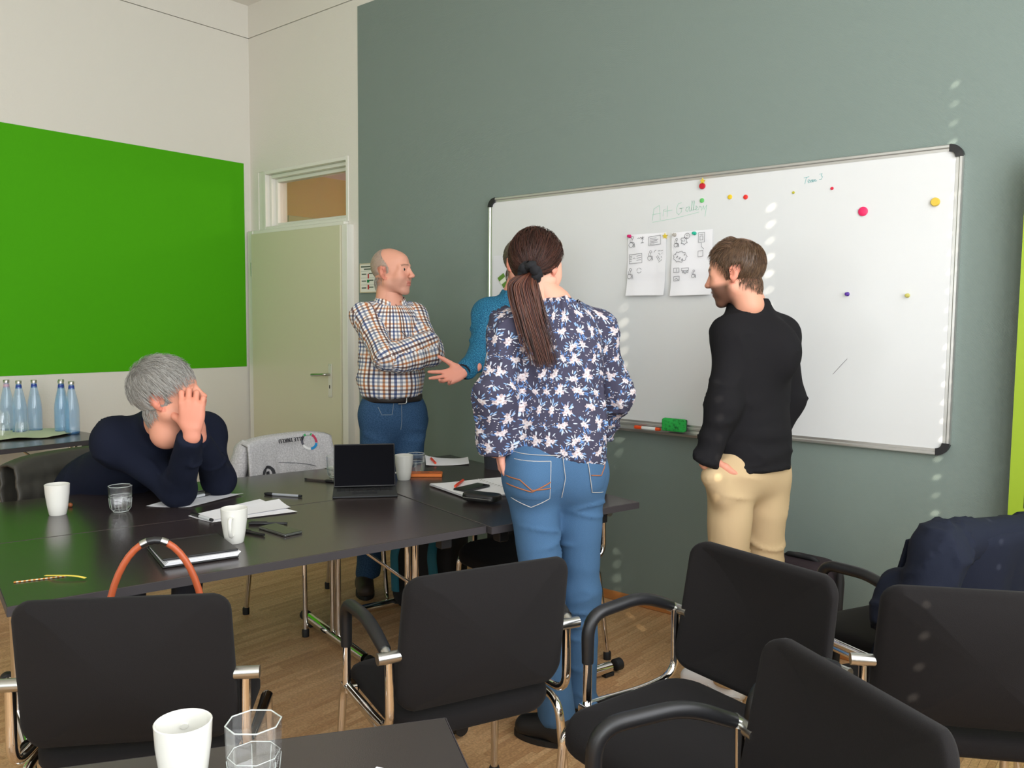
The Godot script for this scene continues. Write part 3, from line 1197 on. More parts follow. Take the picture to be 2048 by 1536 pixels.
func papers():
	var ink := mat(rgb(58, 56, 66), 0.7)
	var o := sheet_of_paper("drawing_sheet", "creased sheet with pen drawings and empty lower fields, pinned by magenta and yellow magnets", Vector3(3.393, 1.695, 0.021), 0.0, [0.5, -0.8, 0.6, -0.4])
	var l := []
	l.append_array(wheelchair(10, 10, 1.35))
	l.append_array([[56, 22, 62, 18, 66, 22, 72, 18], [82, 44, 84, 30, 82, 20], [82, 20, 72, 16], [82, 20, 76, 26], [82, 20, 92, 16], [82, 20, 90, 26], [82, 20, 84, 12], [76, 44, 92, 42]])
	l.append_array([[118, 18, 182, 12, 184, 54, 120, 60, 118, 18], [126, 26, 160, 23], [126, 33, 170, 30], [126, 40, 164, 37], [126, 47, 168, 44], [126, 54, 150, 52]])
	l.append_array([[14, 98, 84, 94, 86, 138, 16, 142, 14, 98], [18, 106, 28, 105], [18, 114, 28, 113], [18, 122, 28, 121], [18, 131, 28, 130], [36, 118, 42, 114, 48, 118], [56, 106, 78, 104], [56, 116, 80, 114], [56, 126, 80, 124]])
	l.append_array(wheelchair(118, 84, 1.15))
	l.append_array([[152, 92, 156, 84, 162, 82], [172, 86, 184, 85], [188, 86, 198, 85], [176, 98, 184, 104], [192, 100, 196, 96], [164, 112, 178, 134], [170, 108, 184, 128], [190, 112, 194, 120], [178, 140, 186, 134], [188, 134, 194, 128]])
	l.append_array(wheelchair(8, 166, 1.25))
	l.append_array([ring(72, 176, 12, 20, 75, 4), ring(72, 176, 12, 95, 150, 4), ring(72, 176, 12, 170, 235, 4), ring(72, 176, 12, 255, 340, 4)])
	pen_lines(o, l, ink)
	o = sheet_of_paper("drawing_sheet", "creased sheet with a spotted cloud drawing, pinned by grey and teal magnets", Vector3(3.634, 1.693, 0.021), 0.02, [0.4, -0.6, 0.7, -0.5])
	l = []
	l.append_array(wheelchair(18, 30, 1.0))
	l.append_array([[52, 34, 58, 28, 64, 32, 70, 26, 76, 34, 82, 34, 80, 44, 86, 52, 76, 56, 70, 62, 64, 54, 54, 54, 58, 46, 52, 34], [62, 40, 64, 46], [70, 38, 72, 46], ring(84, 22, 13), [80, 20, 84, 17], [88, 18, 88, 24], [78, 28, 86, 30]])
	l.append_array([[142, 12, 172, 12, 172, 56, 142, 56, 142, 12], [148, 20, 166, 20], [150, 28, 164, 28, 164, 46, 150, 46, 150, 28], [158, 60, 158, 76, 170, 88]])
	var cl := []
	for i in 25:
		var a := TAU * i / 24
		cl.append(50 + cos(a) * (34 + 3.5 * cos(a * 9)))
		cl.append(116 + sin(a) * (24 + 3.5 * cos(a * 9)))
	l.append(cl)
	for i in 16: l.append([26 + (i * 37 % 50), 102 + (i * 23 % 30), 28 + (i * 37 % 50), 106 + (i * 23 % 30)])
	l.append_array([[18, 168, 46, 168, 46, 188, 18, 188, 18, 168], [32, 172, 32, 184], [20, 208, 48, 206, 48, 226, 20, 228, 20, 208], [24, 222, 34, 216, 44, 224], [60, 170, 96, 170, 96, 182, 60, 182, 60, 170], ring(68, 188, 4), ring(78, 192, 4), ring(90, 188, 4)])
	l.append_array(wheelchair(112, 182, 0.9))
	l.append_array([[142, 96, 166, 94, 166, 120, 142, 122, 142, 96]])
	pen_lines(o, l, ink)
	# a sheet behind the man in blue, with a green and white striped strip
	o = thing("paper_sheet", "plain white sheet hanging at the left end of the whiteboard behind the man in blue", "paper", Vector3(2.515, 1.632, 0.022))
	var mb := MB.new()
	mb.sheet(func(u: float, v: float): return Vector3((u - 0.5) * 0.21, (0.5 - v) * 0.297, 0.002 + 0.004 * v), 4, 6, 0.0003)
	part(mb, "sheet", mat(rgb(226, 226, 230), 0.85), o)
	mb = MB.new()
	var mw := MB.new()
	for i in 7:
		var t: MB = mb if i % 2 == 0 else mw
		t.box(Vector3(0.02 + i * 0.016, -0.02 - i * 0.019, 0.0065), Vector3(0.05, 0.023, 0.001), Basis(Vector3(0, 0, 1), 0.55))
	var st := thing("striped_strip", "short green and white striped strip on the whiteboard behind the man in blue", "strip", Vector3(2.455, 1.68, 0.024))
	part(mb, "green_stripe", mat(rgb(96, 140, 52), 0.7), st)
	part(mw, "white_stripe", mat(rgb(232, 236, 216), 0.7), st)

func disc(called: String, label: String, x: float, y: float, r: float, c: Color, t := 0.007):
	var o := thing(called, label, "magnet", Vector3(x, y, 0.0213))
	var mb := MB.new()
	mb.lathe([Vector2(0, t), Vector2(r * 0.85, t), Vector2(r, t * 0.75), Vector2(r, 0)], 24, Transform3D(Basis(Vector3.RIGHT, PI / 2), Vector3.ZERO))
	part(mb, "disc", mat(c, 0.4), o)

func pin(label: String, x: float, y: float, c: Color, z := 0.021, s := 1.0):
	var o := thing("pin_magnet", label, "magnet", Vector3(x, y, z))
	var mb := MB.new()
	mb.lathe([Vector2(0, 0.021 * s), Vector2(0.006 * s, 0.020 * s), Vector2(0.0075 * s, 0.016 * s), Vector2(0.0045 * s, 0.012 * s), Vector2(0.0045 * s, 0.006 * s), Vector2(0.0085 * s, 0.003 * s), Vector2(0.0085 * s, 0)], 16, Transform3D(Basis(Vector3.RIGHT, PI / 2), Vector3.ZERO))
	part(mb, "knob", mat(c, 0.35), o)

func magnets():
	disc("round_magnet", "small green round magnet over the faint handwritten heading", 3.677, 1.977, 0.0105, rgb(104, 196, 108), 0.004)
	disc("round_magnet", "yellow flat round magnet left of the bright red one", 3.814, 1.981, 0.0105, rgb(236, 200, 40), 0.004)
	disc("round_magnet", "bright red flat round magnet right of the yellow one", 3.888, 1.974, 0.0105, rgb(232, 48, 40), 0.004)
	disc("round_magnet", "tiny olive yellow magnet below the left end of the handwritten team word", 4.103, 1.974, 0.0055, rgb(190, 182, 48), 0.004)
	disc("round_magnet", "tiny crimson magnet below the right end of the handwritten team word", 4.265, 1.976, 0.0065, rgb(214, 26, 60), 0.004)
	disc("round_magnet", "large pink round magnet, biggest on the whiteboard", 4.393, 1.872, 0.0185, rgb(232, 38, 100))
	disc("round_magnet", "thick mustard yellow round magnet near the right frame of the whiteboard", 4.66, 1.887, 0.0165, rgb(222, 190, 66), 0.012)
	pin("purple pin magnet low on the right half of the whiteboard", 4.344, 1.54, rgb(84, 40, 150))
	pin("pale olive pin magnet low near the right end of the whiteboard", 4.575, 1.531, rgb(196, 188, 96))
	pin("magenta pin magnet at the top left corner of the left drawing sheet", 3.298, 1.836, rgb(200, 24, 104), 0.026)
	pin("grey white pin magnet at the top left of the right drawing sheet", 3.545, 1.828, rgb(176, 170, 160), 0.026)
	pin("teal pin magnet at the top middle of the right drawing sheet", 3.648, 1.829, rgb(20, 176, 144), 0.028)
	for k in 2:
		var o := thing("star_magnet", ["yellow star magnet at the top right corner of the left drawing sheet", "golden star magnet standing on the red magnet at the upper edge of the whiteboard"][k], "magnet", [Vector3(3.492, 1.826, 0.027), Vector3(3.684, 2.062, 0.036)][k])
		var po := PackedVector2Array()
		for i in 10:
			var a := TAU * i / 10 + 0.3
			po.append(Vector2(cos(a), sin(a)) * (0.014 if i % 2 == 0 else 0.006))
		var mb := MB.new()
		mb.extrude(po, 0.008)
		part(mb, "star", mat(rgb(222, 196, 58), 0.35), o)
	disc("round_magnet", "dark red round magnet at the upper edge of the whiteboard, under a golden star", 3.678, 2.042, 0.014, rgb(196, 20, 44), 0.012)

func banner():
	var o := thing("roll_up_banner", "lime green roll-up banner standing at the right end of the dark wall", "banner", Vector3(5.4, 0, 0.12))
	var mb := MB.new()
	mb.box(Vector3(0, 1.06, 0.0), Vector3(0.86, 1.94, 0.004))
	var f := part(mb, "printed_sheet", M.banner, o)
	mb = MB.new()
	mb.box(Vector3(-0.372, 0.815, 0.003), Vector3(0.02, 0.10, 0.001))
	part(mb, "dark_print", M.black, f)
	mb = MB.new()
	mb.box(Vector3(-0.365, 0.735, 0.003), Vector3(0.03, 0.03, 0.001))
	part(mb, "white_print", M.paper, f)
	mb = MB.new()
	mb.box(Vector3(0, 0.045, 0.0), Vector3(0.9, 0.09, 0.11), Basis(), 0.02)
	part(mb, "base", M.steel, o)
	mb = MB.new()
	mb.lathe([Vector2(0, 0), Vector2(0.012, 0), Vector2(0.012, 1.95), Vector2(0, 1.95)], 12, Transform3D(Basis(), Vector3(0, 0.08, -0.02)))
	part(mb, "pole", M.steel, o)

func sign_card():
	var o := thing("notice_card", "small framed emergency notice on the dark wall behind the bald man", "notice", Vector3(1.345, 1.687, 0.003))
	var mb := MB.new()
	mb.box(Vector3(0, 0, 0.004), Vector3(0.19, 0.185, 0.006), Basis(), 0.001)
	part(mb, "card", mat(rgb(232, 230, 220), 0.6), o)
	mb = MB.new()
	for s in [-1, 1]:
		mb.box(Vector3(s * 0.0925, 0, 0.005), Vector3(0.006, 0.19, 0.01))
		mb.box(Vector3(0, s * 0.0905, 0.005), Vector3(0.19, 0.006, 0.01))
	part(mb, "frame", mat(rgb(214, 200, 170), 0.5), o)
	mb = MB.new()
	var t := MB.new()
	for r in 3:
		for k in 2: t.box(Vector3(-0.055 + k * 0.07, 0.025 - r * 0.044 + k * 0.004, 0.0076), Vector3(0.044, 0.007, 0.0006))
		mb.box(Vector3(0, 0.045 - r * 0.044, 0.0076), Vector3(0.17, 0.0012, 0.0006))
	t.box(Vector3(-0.01, 0.073, 0.0076), Vector3(0.15, 0.009, 0.0006))
	t.box(Vector3(-0.01, 0.057, 0.0076), Vector3(0.09, 0.008, 0.0006))
	part(t, "text_line", mat(rgb(80, 92, 80), 0.7), o)
	part(mb, "rule", mat(rgb(120, 130, 110), 0.7), o)
	mb = MB.new()
	mb.box(Vector3(-0.012, -0.058, 0.0077), Vector3(0.014, 0.03, 0.0008))
	mb.box(Vector3(-0.012, 0.012, 0.0077), Vector3(0.012, 0.03, 0.0008))
	part(mb, "red_pictogram", mat(rgb(186, 52, 58), 0.6), o)
	mb = MB.new()
	mb.box(Vector3(-0.014, -0.02, 0.0077), Vector3(0.022, 0.018, 0.0008))
	part(mb, "green_pictogram", mat(rgb(40, 130, 80), 0.6), o)

# ---------- tables and chairs ----------
func tp(a: float, b: float, y := TY) -> Vector3:
	return Vector3(TO.x, y, TO.z) + T1 * a + T2 * b

func make_table(label: String, l: float, w: float, at: Vector3, turn: float, group := "", h := TY) -> Node3D:
	# l along x, w along z, folding T legs near both ends
	var o := thing("folding_table", label, "table", at, turn, group)
	var mb := MB.new()
	mb.box(Vector3(0, h - 0.0125, 0), Vector3(l, 0.025, w), Basis(), 0.002)
	part(mb, "tabletop", M.table, o)
	mb = MB.new()
	for s in [-1, 1]:
		mb.box(Vector3(s * (l / 2 + 0.0008), h - 0.013, 0), Vector3(0.0016, 0.024, w))
		mb.box(Vector3(0, h - 0.013, s * (w / 2 + 0.0008)), Vector3(l, 0.024, 0.0016))
	part(mb, "edge_band", M.table_edge, o)
	for s in [-1, 1]:
		var x: float = s * (l / 2 - 0.1)
		mb = MB.new()
		for q in [-0.028, 0.028]: mb.tube([Vector3(x, 0.05, q), Vector3(x, h - 0.03, q)], 0.0125, 14)
		var leg := part(mb, "leg", M.chrome, o)
		mb = MB.new()
		mb.tube([Vector3(x, 0.036, -w / 2 + 0.045), Vector3(x, 0.036, w / 2 - 0.045)], 0.022, 16)
		part(mb, "foot_bar", M.chrome, leg)
		for e in [-1, 1]:
			mb = MB.new()
			mb.lathe([Vector2(0, -0.004), Vector2(0.020, -0.004), Vector2(0.0245, 0.0), Vector2(0.0245, 0.03), Vector2(0, 0.03)], 16, Transform3D(Basis(Vector3.RIGHT, PI / 2 * e) * Basis(), Vector3(x, 0.036, -e * (w / 2 - 0.018) * -1.0 + e * 0.0)))
			mb.box(Vector3(x, 0.008, e * (w / 2 - 0.055)), Vector3(0.03, 0.016, 0.05), Basis(), 0.004)
			part(mb, "end_cap", M.rubber, leg)
		mb = MB.new()
		mb.box(Vector3(x, h - 0.035, 0), Vector3(0.05, 0.02, w - 0.12), Basis(), 0.004)
		mb.box(Vector3(x, h - 0.055, w / 2 - 0.11), Vector3(0.045, 0.06, 0.04), Basis(), 0.004)
		mb.box(Vector3(x, h - 0.055, -w / 2 + 0.11), Vector3(0.045, 0.06, 0.04), Basis(), 0.004)
		part(mb, "folding_bracket", M.black_plastic, o)
		mb = MB.new()
		mb.tube([Vector3(x, h * 0.62, 0), Vector3(x - s * 0.3, h - 0.03, 0)], 0.006, 8)
		part(mb, "stay", M.chrome, leg)
	return o

func make_chair(label: String, arms := true) -> Node3D:
	var o := thing("conference_chair", label, "chair", Vector3.ZERO, 0.0, "black cloth armchairs on chrome tube frames")
	var mb := MB.new()
	mb.pad(0.45, 0.46, 0.058, 0.09, func(p: Vector3):
		var f := clampf((p.y - 0.08) / 0.15, 0, 1)
		return Vector3(p.x * (1.0 - 0.03 * (1.0 - f)), 0.443 + p.z - 0.030 * f * f - 0.012 * (1.0 - pow(p.x / 0.225, 2.0)) * (1.0 - f), p.y + 0.015), 0.12)
	part(mb, "seat", M.seat_cloth, o)
	mb = MB.new()
	mb.pad(0.45, 0.335, 0.038, 0.045, func(p: Vector3):
		var t := (p.y + 0.1675) / 0.335
		var bow := 0.045 * pow(p.x / 0.2225, 2.0)
		var low := -0.02 * (1.0 - pow(absf(p.x) / 0.2225, 2.0)) * (1.0 - t)
		return Vector3(p.x * (0.975 + 0.035 * (1.0 - t)), 0.66 + p.y + low, -0.232 - 0.055 * t + bow - 0.012 * sin(t * PI) + p.z), 0.2)
	var back := part(mb, "backrest", M.seat_cloth, o)
	mb = MB.new()
	mb.box(Vector3(0.216, 0.645, -0.212), Vector3(0.003, 0.034, 0.010), Basis(), 0.001)
	part(mb, "maker_tab", mat(rgb(226, 224, 220), 0.5), back)
	mb = MB.new()
	mb.pad(0.38, 0.38, 0.02, 0.06, func(p: Vector3): return Vector3(p.x, 0.408 + p.z, p.y), 0.0)
	part(mb, "seat_pan", M.black_plastic, o)
	for s in [1.0, -1.0]:
		var r := 0.0115
		mb = MB.new()
		mb.tube(rounded([Vector3(s * 0.25, 0.012, 0.215), Vector3(s * 0.236, 0.415, 0.19), Vector3(s * 0.236, 0.415, -0.185), Vector3(s * 0.25, 0.012, -0.235)], 0.055), r, 12)
		var lf := part(mb, "leg_frame", M.chrome, o)
		for z in [0.215, -0.235]:
			mb = MB.new()
			mb.lathe([Vector2(0, 0), Vector2(0.016, 0), Vector2(0.0165, 0.028), Vector2(0.014, 0.034), Vector2(0, 0.034)], 14, Transform3D(Basis(), Vector3(s * 0.25, 0, z)))
			part(mb, "glide", M.rubber, lf)
		mb = MB.new()
		mb.tube(rounded([Vector3(s * 0.243, 0.634, -0.206), Vector3(s * 0.243, 0.45, -0.212), Vector3(s * 0.243, 0.436, -0.1), Vector3(s * 0.252, 0.440, 0.09)], 0.07), r, 12)
		part(mb, "back_tube", M.chrome, o)
		if not arms:
			mb = MB.new()
			mb.tube([Vector3(s * 0.275, 0.632, -0.214), Vector3(s * 0.205, 0.632, -0.214)], 0.0145, 14)
			mb.box(Vector3(s * 0.214, 0.668, -0.222), Vector3(0.008, 0.045, 0.012), Basis(), 0.002)
			part(mb, "back_bracket", M.steel, o)
			continue
		mb = MB.new()
		mb.tube([Vector3(s * 0.254, 0.432, 0.1), Vector3(s * 0.254, 0.575, 0.1)], 0.0115, 12)
		mb.box(Vector3(s * 0.246, 0.436, 0.1), Vector3(0.04, 0.024, 0.05), Basis(), 0.006)
		part(mb, "arm_post", M.chrome, o)
		mb = MB.new()
		var pts := rounded([Vector3(s * 0.254, 0.55, 0.1), Vector3(s * 0.256, 0.672, 0.1), Vector3(s * 0.256, 0.686, -0.09), Vector3(s * 0.25, 0.644, -0.196)], 0.07, 8)
		var rads := []
		for i in pts.size(): rads.append(0.0165 if i > 0 and i < pts.size() - 1 else 0.015)
		mb.tube(pts, rads, 14)
		part(mb, "armrest", M.black_plastic, o)
		mb = MB.new()
		mb.tube([Vector3(s * 0.25, 0.646, -0.19), Vector3(s * 0.25, 0.634, -0.212)], 0.0125, 12)
		mb.tube([Vector3(s * 0.275, 0.632, -0.214), Vector3(s * 0.205, 0.632, -0.214)], 0.0145, 14)
		part(mb, "back_bracket", M.steel, o)
	return o

func furniture():
	var ang := atan2(0.97141, 0.23739)   # turns x along the row
	make_table("near table of the long pair, with folder, paper strips and laptop", 1.40, 0.664, tp(0.70, 0.332, 0.0), ang, "dark folding tables of the block")
	make_table("far table of the long pair, with the grey haired man's elbows on it", 1.40, 0.664, tp(0.70, 1.000, 0.0), ang, "dark folding tables of the block")
	make_table("crosswise table at the end of the long pair, between woman and door", 1.37, 0.70, tp(1.757, 0.66, 0.0), ang + PI / 2, "dark folding tables of the block")
	make_table("nearest dark table corner with a mug and a glass, in front of the chairs", 1.40, 0.70, Vector3(4.49, 0, 2.529) + Vector3(-0.554, 0, 0.832) * 0.70 + Vector3(0.832, 0, 0.554) * 0.35, atan2(0.832, 0.554) + PI / 2 - PI / 2 + 0.0, "")
	make_table("dark side table along the white wall, carrying blue water bottles", 1.40, 0.55, Vector3(0.62, 0, 2.15), PI / 2 + 0.05, "", 0.755)
	var c := make_chair("black armchair with its back to the camera beside the woman in jeans")
	c.position = Vector3(3.956, 0, 1.968)
	c.rotation.y = deg_to_rad(-112.2)
	for s in [
		[4.59, 1.803, -14.4, "black armchair seen from its front, before the man in black"],
		[4.928, 2.359, -31.5, "nearest black armchair, its back cut by the lower picture edge"],
		[4.80, 0.78, -115.0, "black armchair by the dark wall with a navy jacket over its back"],
		[2.235, 1.10, 92.0, "black armchair by the door with a grey fleece jacket over its back"],
		[1.98, 1.98, 105.0, "black armchair the grey haired man sits on"],
	]: dup(c, Vector3(s[0], 0, s[1]), deg_to_rad(s[2]), s[3])
	var n := make_chair("black armless chair in front of the tan handbag loop, behind the nearest mug", false)
	n.position = Vector3(3.559, 0, 2.582)
	n.rotation.y = deg_to_rad(-131.3)
	dup(n, Vector3(5.01, 0, 1.248), deg_to_rad(-149.5), "black armless chair with its back to the camera, in front of the navy jacket")
	var e := tp(1.93, 0.45, 0.0)
	dup(c, e, deg_to_rad(-13.7), "black armchair pushed under the crosswise table behind the woman")

# ---------- things on the tables ----------
func make_mug(label: String, at: Vector3, turn: float, s := 1.0) -> Node3D:
	var o := thing("mug", label, "mug", at, turn, "white mugs")
	var mb := MB.new()
	var h := 0.108 * s
	mb.lathe([Vector2(0, 0.002), Vector2(0.026, 0.0), Vector2(0.0285, 0.003), Vector2(0.034, 0.035), Vector2(0.039, 0.075), Vector2(0.0408, h), Vector2(0.0395, h + 0.0012), Vector2(0.038, h), Vector2(0.036, 0.072), Vector2(0.031, 0.03), Vector2(0.025, 0.007), Vector2(0, 0.006)], 40, Transform3D(Basis().scaled(Vector3(s, 1, s)), Vector3.ZERO))
	part(mb, "cup", M.mug, o)
	mb = MB.new()
	mb.tube(rounded([Vector3(0.034, 0.084, 0), Vector3(0.064, 0.088, 0), Vector3(0.066, 0.05, 0), Vector3(0.05, 0.028, 0), Vector3(0.031, 0.03, 0)], 0.02, 6), 0.0062, 10, false, true, 0.75, Vector3.UP)
	part(mb, "handle", M.mug, o)
	return o

func make_glass(label: String, at: Vector3, turn: float, fill := 0.06, h := 0.094) -> Node3D:
	# an eight sided tumbler
	var o := thing("water_glass", label, "glass", at, turn, "octagonal water glasses")
	var mb := MB.new()
	mb.lathe([Vector2(0, 0), Vector2(0.026, 0), Vector2(0.036, 0.016), Vector2(0.0395, 0.05), Vector2(0.041, h), Vector2(0.0392, h), Vector2(0.0375, 0.05), Vector2(0.034, 0.018), Vector2(0.024, 0.008), Vector2(0, 0.008)], 8, Transform3D(), true)
	var g := part(mb, "tumbler", M.glass, o)
	mb = MB.new()
	var l := []
	for k in 9: l.append(Vector3(cos(TAU * k / 8) * 0.0401, h, sin(TAU * k / 8) * 0.0401))
	mb.tube(l.slice(0, 8), 0.0012, 6, true)
	part(mb, "rim", M.glass_rim, g)
	mb = MB.new()
	for k in 8:
		var c := Vector3(cos(TAU * k / 8), 0, sin(TAU * k / 8))
		mb.tube([c * 0.026 + Vector3(0, 0.002, 0), c * 0.0355 + Vector3(0, 0.016, 0), c * 0.039 + Vector3(0, 0.05, 0)], 0.0007, 4)
	for k in 8: l[k] = Vector3(cos(TAU * k / 8) * 0.026, 0.003, sin(TAU * k / 8) * 0.026)
	mb.tube(l.slice(0, 8), 0.0016, 6, true)
	part(mb, "glass_edge", M.glass_rim, g)
	mb = MB.new()
	mb.lathe([Vector2(0, 0.0082), Vector2(0.0239, 0.0084), Vector2(0.0339, 0.0182), Vector2(0.0374, 0.05), Vector2(0.0376, fill), Vector2(0, fill)], 8, Transform3D(), true)
	part(mb, "water", M.water, o)
	mb = MB.new()
	for k in 8: l[k] = Vector3(cos(TAU * k / 8) * 0.0376, fill, sin(TAU * k / 8) * 0.0376)
	mb.tube(l.slice(0, 8), 0.0008, 5, true)
	part(mb, "water_edge", M.glass_rim, o)
	return o

func pen(called: String, label: String, a: Vector3, b: Vector3, r: float, c: Color, cap: Color, capshare := 0.35):
	var o := thing(called, label, "pen", a)
	var d := b - a
	var x := d.normalized()
	var xf := Transform3D(Basis(Vector3.UP.cross(x).normalized(), x, x.cross(Vector3.UP.cross(x).normalized())), Vector3(0, r, 0))
	var l := d.length()
	var mb := MB.new()
	mb.lathe([Vector2(0, l), Vector2(r * 0.5, l), Vector2(r * 0.8, l * 0.97), Vector2(r * 0.92, l * 0.9), Vector2(r * 0.92, l * capshare)], 12, xf)
	part(mb, "barrel", mat(c, 0.35), o)
	mb = MB.new()
	mb.lathe([Vector2(r * 0.92, l * capshare), Vector2(r, l * capshare - 0.001), Vector2(r, 0.003), Vector2(r * 0.8, 0), Vector2(0, 0)], 12, xf)
	var cm := mat(cap, 0.4)
	part(mb, "cap", cm, o)
	mb = MB.new()
	mb.lathe([Vector2(0, l * 1.004), Vector2(r * 0.85, l * 1.002), Vector2(r * 0.96, l * 0.94), Vector2(r * 0.96, l * 0.92)], 12, xf)
	part(mb, "end_plug", cm, o)
	mb = MB.new()
	mb.tube([xf * Vector3(0, l * 0.06, r * 1.1), xf * Vector3(0, l * capshare * 0.95, r * 1.1)], r * 0.22, 6)
	part(mb, "clip", cm, o)

func flat_sheet(called: String, label: String, corners: Array, cat := "paper", lift := 0.001, curl := 0.004) -> Node3D:
	var c := Vector3.ZERO
	for q in corners: c += q / 4.0
	c.y = TY
	var o := thing(called, label, cat, c)
	var mb := MB.new()
	mb.sheet(func(u: float, v: float):
		var p: Vector3 = (corners[0] as Vector3).lerp(corners[1], u).lerp((corners[3] as Vector3).lerp(corners[2], u), v) - c
		p.y = lift + curl * pow(absf(u - 0.5) * 2.0, 3.0) * (0.5 + 0.5 * v)
		return p, 10, 8, 0.0004)
	part(mb, "sheet", M.paper, o)
	return o

func phone(called: String, label: String, at: Vector3, along: Vector3, w: float, l: float, body: Material, screen: Material, t := 0.009) -> Node3D:
	var o := thing(called, label, "phone", at, atan2(along.x, along.z))
	var mb := MB.new()
	mb.box(Vector3(0, t / 2, 0), Vector3(w, t, l), Basis(), 0.003)
	part(mb, "body", body, o)
	mb = MB.new()
	mb.box(Vector3(0, t + 0.0003, 0), Vector3(w - 0.006, 0.0008, l - 0.006), Basis(), 0.0003)
	part(mb, "screen", screen, o)
	return o

func table_things():
	make_mug("white mug at the left end of the far table, beside a tumbler", tp(0.245, 0.995), 2.6)
	make_mug("white mug with its handle towards the camera, next to the dark folder", tp(0.635, 0.275), -0.75)
	make_mug("white mug half hidden behind the right edge of the tablet computer", tp(1.575, 0.885), -2.4)
	make_mug("white mug almost wholly hidden behind the left edge of the tablet computer", tp(1.43, 1.13), 2.0)
	make_mug("nearest white mug, large on the front table corner", Vector3(4.362, TY, 2.945), 2.6, 1.0)
	make_glass("half full tumbler in front of the grey haired man", tp(0.435, 0.92), 0.2, 0.058)
	make_glass("half full tumbler left of the tablet computer, before the grey fleece", tp(1.35, 1.10), 0.35, 0.045)
	make_glass("half full tumbler right of the tablet computer, behind the orange phone", tp(1.685, 0.970), 0.1, 0.056)
	make_glass("nearest tumbler of water beside the nearest mug", Vector3(4.432, TY, 2.873), 0.3, 0.055, 0.103)
	# tablet computer on its keyboard
	var a := tp(1.150, 0.690)
	var b := tp(1.378, 0.580)
	var x := (b - a).normalized()
	var z := Vector3(-x.z, 0, x.x)     # towards the hinge is -z side
	if z.dot(T2) > 0: z = -z
	var o := thing("tablet_computer", "black tablet computer standing on its keyboard cover, screen dark", "tablet", (a + b) / 2, atan2(z.x, z.z))
	# local x points right as seen from its user, z towards the user
	var mb := MB.new()
	var w := a.distance_to(b)
	mb.box(Vector3(0, 0.005, -0.10), Vector3(w, 0.008, 0.205), Basis(), 0.003)
	part(mb, "keyboard_base", mat(rgb(44, 45, 47), 0.7), o)
	mb = MB.new()
	for r in 5:
		for k in 13:
			mb.box(Vector3(-w / 2 + 0.022 + k * (w - 0.044) / 12.0, 0.0098, -0.172 + r * 0.019), Vector3((w - 0.044) / 12.0 - 0.003, 0.0022, 0.0155), Basis(), 0.0006)
	var ks := part(mb, "keys", mat(rgb(24, 24, 26), 0.5), o)
	ks.set_meta("kind", "stuff")
	mb = MB.new()
	mb.box(Vector3(0, 0.0092, -0.042), Vector3(0.1, 0.0008, 0.052), Basis(), 0.0003)
	part(mb, "trackpad", mat(rgb(52, 53, 56), 0.4), o)
	var tb := Basis(Vector3.RIGHT, deg_to_rad(-24.0))
	mb = MB.new()
	mb.box(Vector3(0, 0.098, -0.185), Vector3(w * 0.985, 0.182, 0.007), tb, 0.003)
	part(mb, "display_case", mat(rgb(30, 31, 34), 0.5), o)
	mb = MB.new()
	mb.box(Vector3(0, 0.098, -0.185) + tb * Vector3(0, 0, 0.0038), Vector3(w * 0.955, 0.172, 0.001), tb, 0.0004)
	part(mb, "screen", mat(rgb(12, 12, 17), 0.45, 0, 0.12), o)
	mb = MB.new()
	mb.lathe([Vector2(0, -w * 0.46), Vector2(0.008, -w * 0.46), Vector2(0.008, w * 0.46), Vector2(0, w * 0.46)], 12, Transform3D(Basis(Vector3(0, 0, 1), PI / 2), Vector3(0, 0.012, -0.192)))
	part(mb, "hinge", mat(rgb(70, 71, 74), 0.4, 0.6), o)
	mb = MB.new()
	mb.sheet(func(u: float, v: float): return Vector3((u - 0.5) * w * 0.98, lerpf(0.012, 0.12, v), lerpf(-0.2, -0.206, v) - 0.025 * sin(v * PI)), 4, 6, 0.003)
	part(mb, "stand_flap", mat(rgb(40, 41, 43), 0.7), o)
	# dark folder with papers
	var f0 := tp(0.347, 0.334)
	var f1 := tp(0.381, 0.109)
	var f2 := tp(0.560, 0.100)
	var fx := (f2 - f1).normalized()
	o = thing("folder", "dark leather folder with white pages sticking out, behind the handbag loop", "folder", f1, atan2(-fx.z, fx.x))
	mb = MB.new()
	mb.box(Vector3(0.105, 0.004, -0.115), Vector3(0.21, 0.006, 0.235), Basis(), 0.0025)
	mb.box(Vector3(0.105, 0.021, -0.117), Vector3(0.21, 0.006, 0.232), Basis(Vector3.RIGHT, -0.03), 0.0025)
	mb.box(Vector3(0.105, 0.011, -0.235), Vector3(0.21, 0.022, 0.008), Basis(), 0.003)
	part(mb, "cover", mat(rgb(34, 34, 34), 0.45), o)
	mb = MB.new()
	for k in 4: mb.box(Vector3(0.106 + 0.002 * k, 0.009 + 0.003 * k, -0.108 + 0.001 * k), Vector3(0.2, 0.0022, 0.222), Basis(Vector3.UP, 0.008 * k))
	part(mb, "pages", M.paper, o)
	# strips of paper
	o = thing("paper_strip", "orange and white striped paper strip on the near corner of the table", "strip", tp(0.033, 0.202), 0)
	mb = MB.new()
	var w2 := MB.new()
	var e := tp(0.154, 0.185) - tp(0.033, 0.202)
	for k in 22:
		var t: MB = mb if k % 2 == 0 else w2
		t.box(e * ((k + 0.5) / 22.0) + Vector3(0, 0.002, 0), Vector3(e.length() / 22.0, 0.001, 0.008), Basis(Vector3.UP, atan2(-e.z, e.x)))
	part(mb, "orange_band", mat(rgb(226, 136, 50), 0.7), o)
	part(w2, "white_band", mat(rgb(240, 226, 200), 0.7), o)
	o = thing("paper_strip", "yellow paper strip lying across the striped one", "strip", tp(0.107, 0.212), 0)
	e = tp(0.186, 0.12) - tp(0.107, 0.212)
	mb = MB.new()
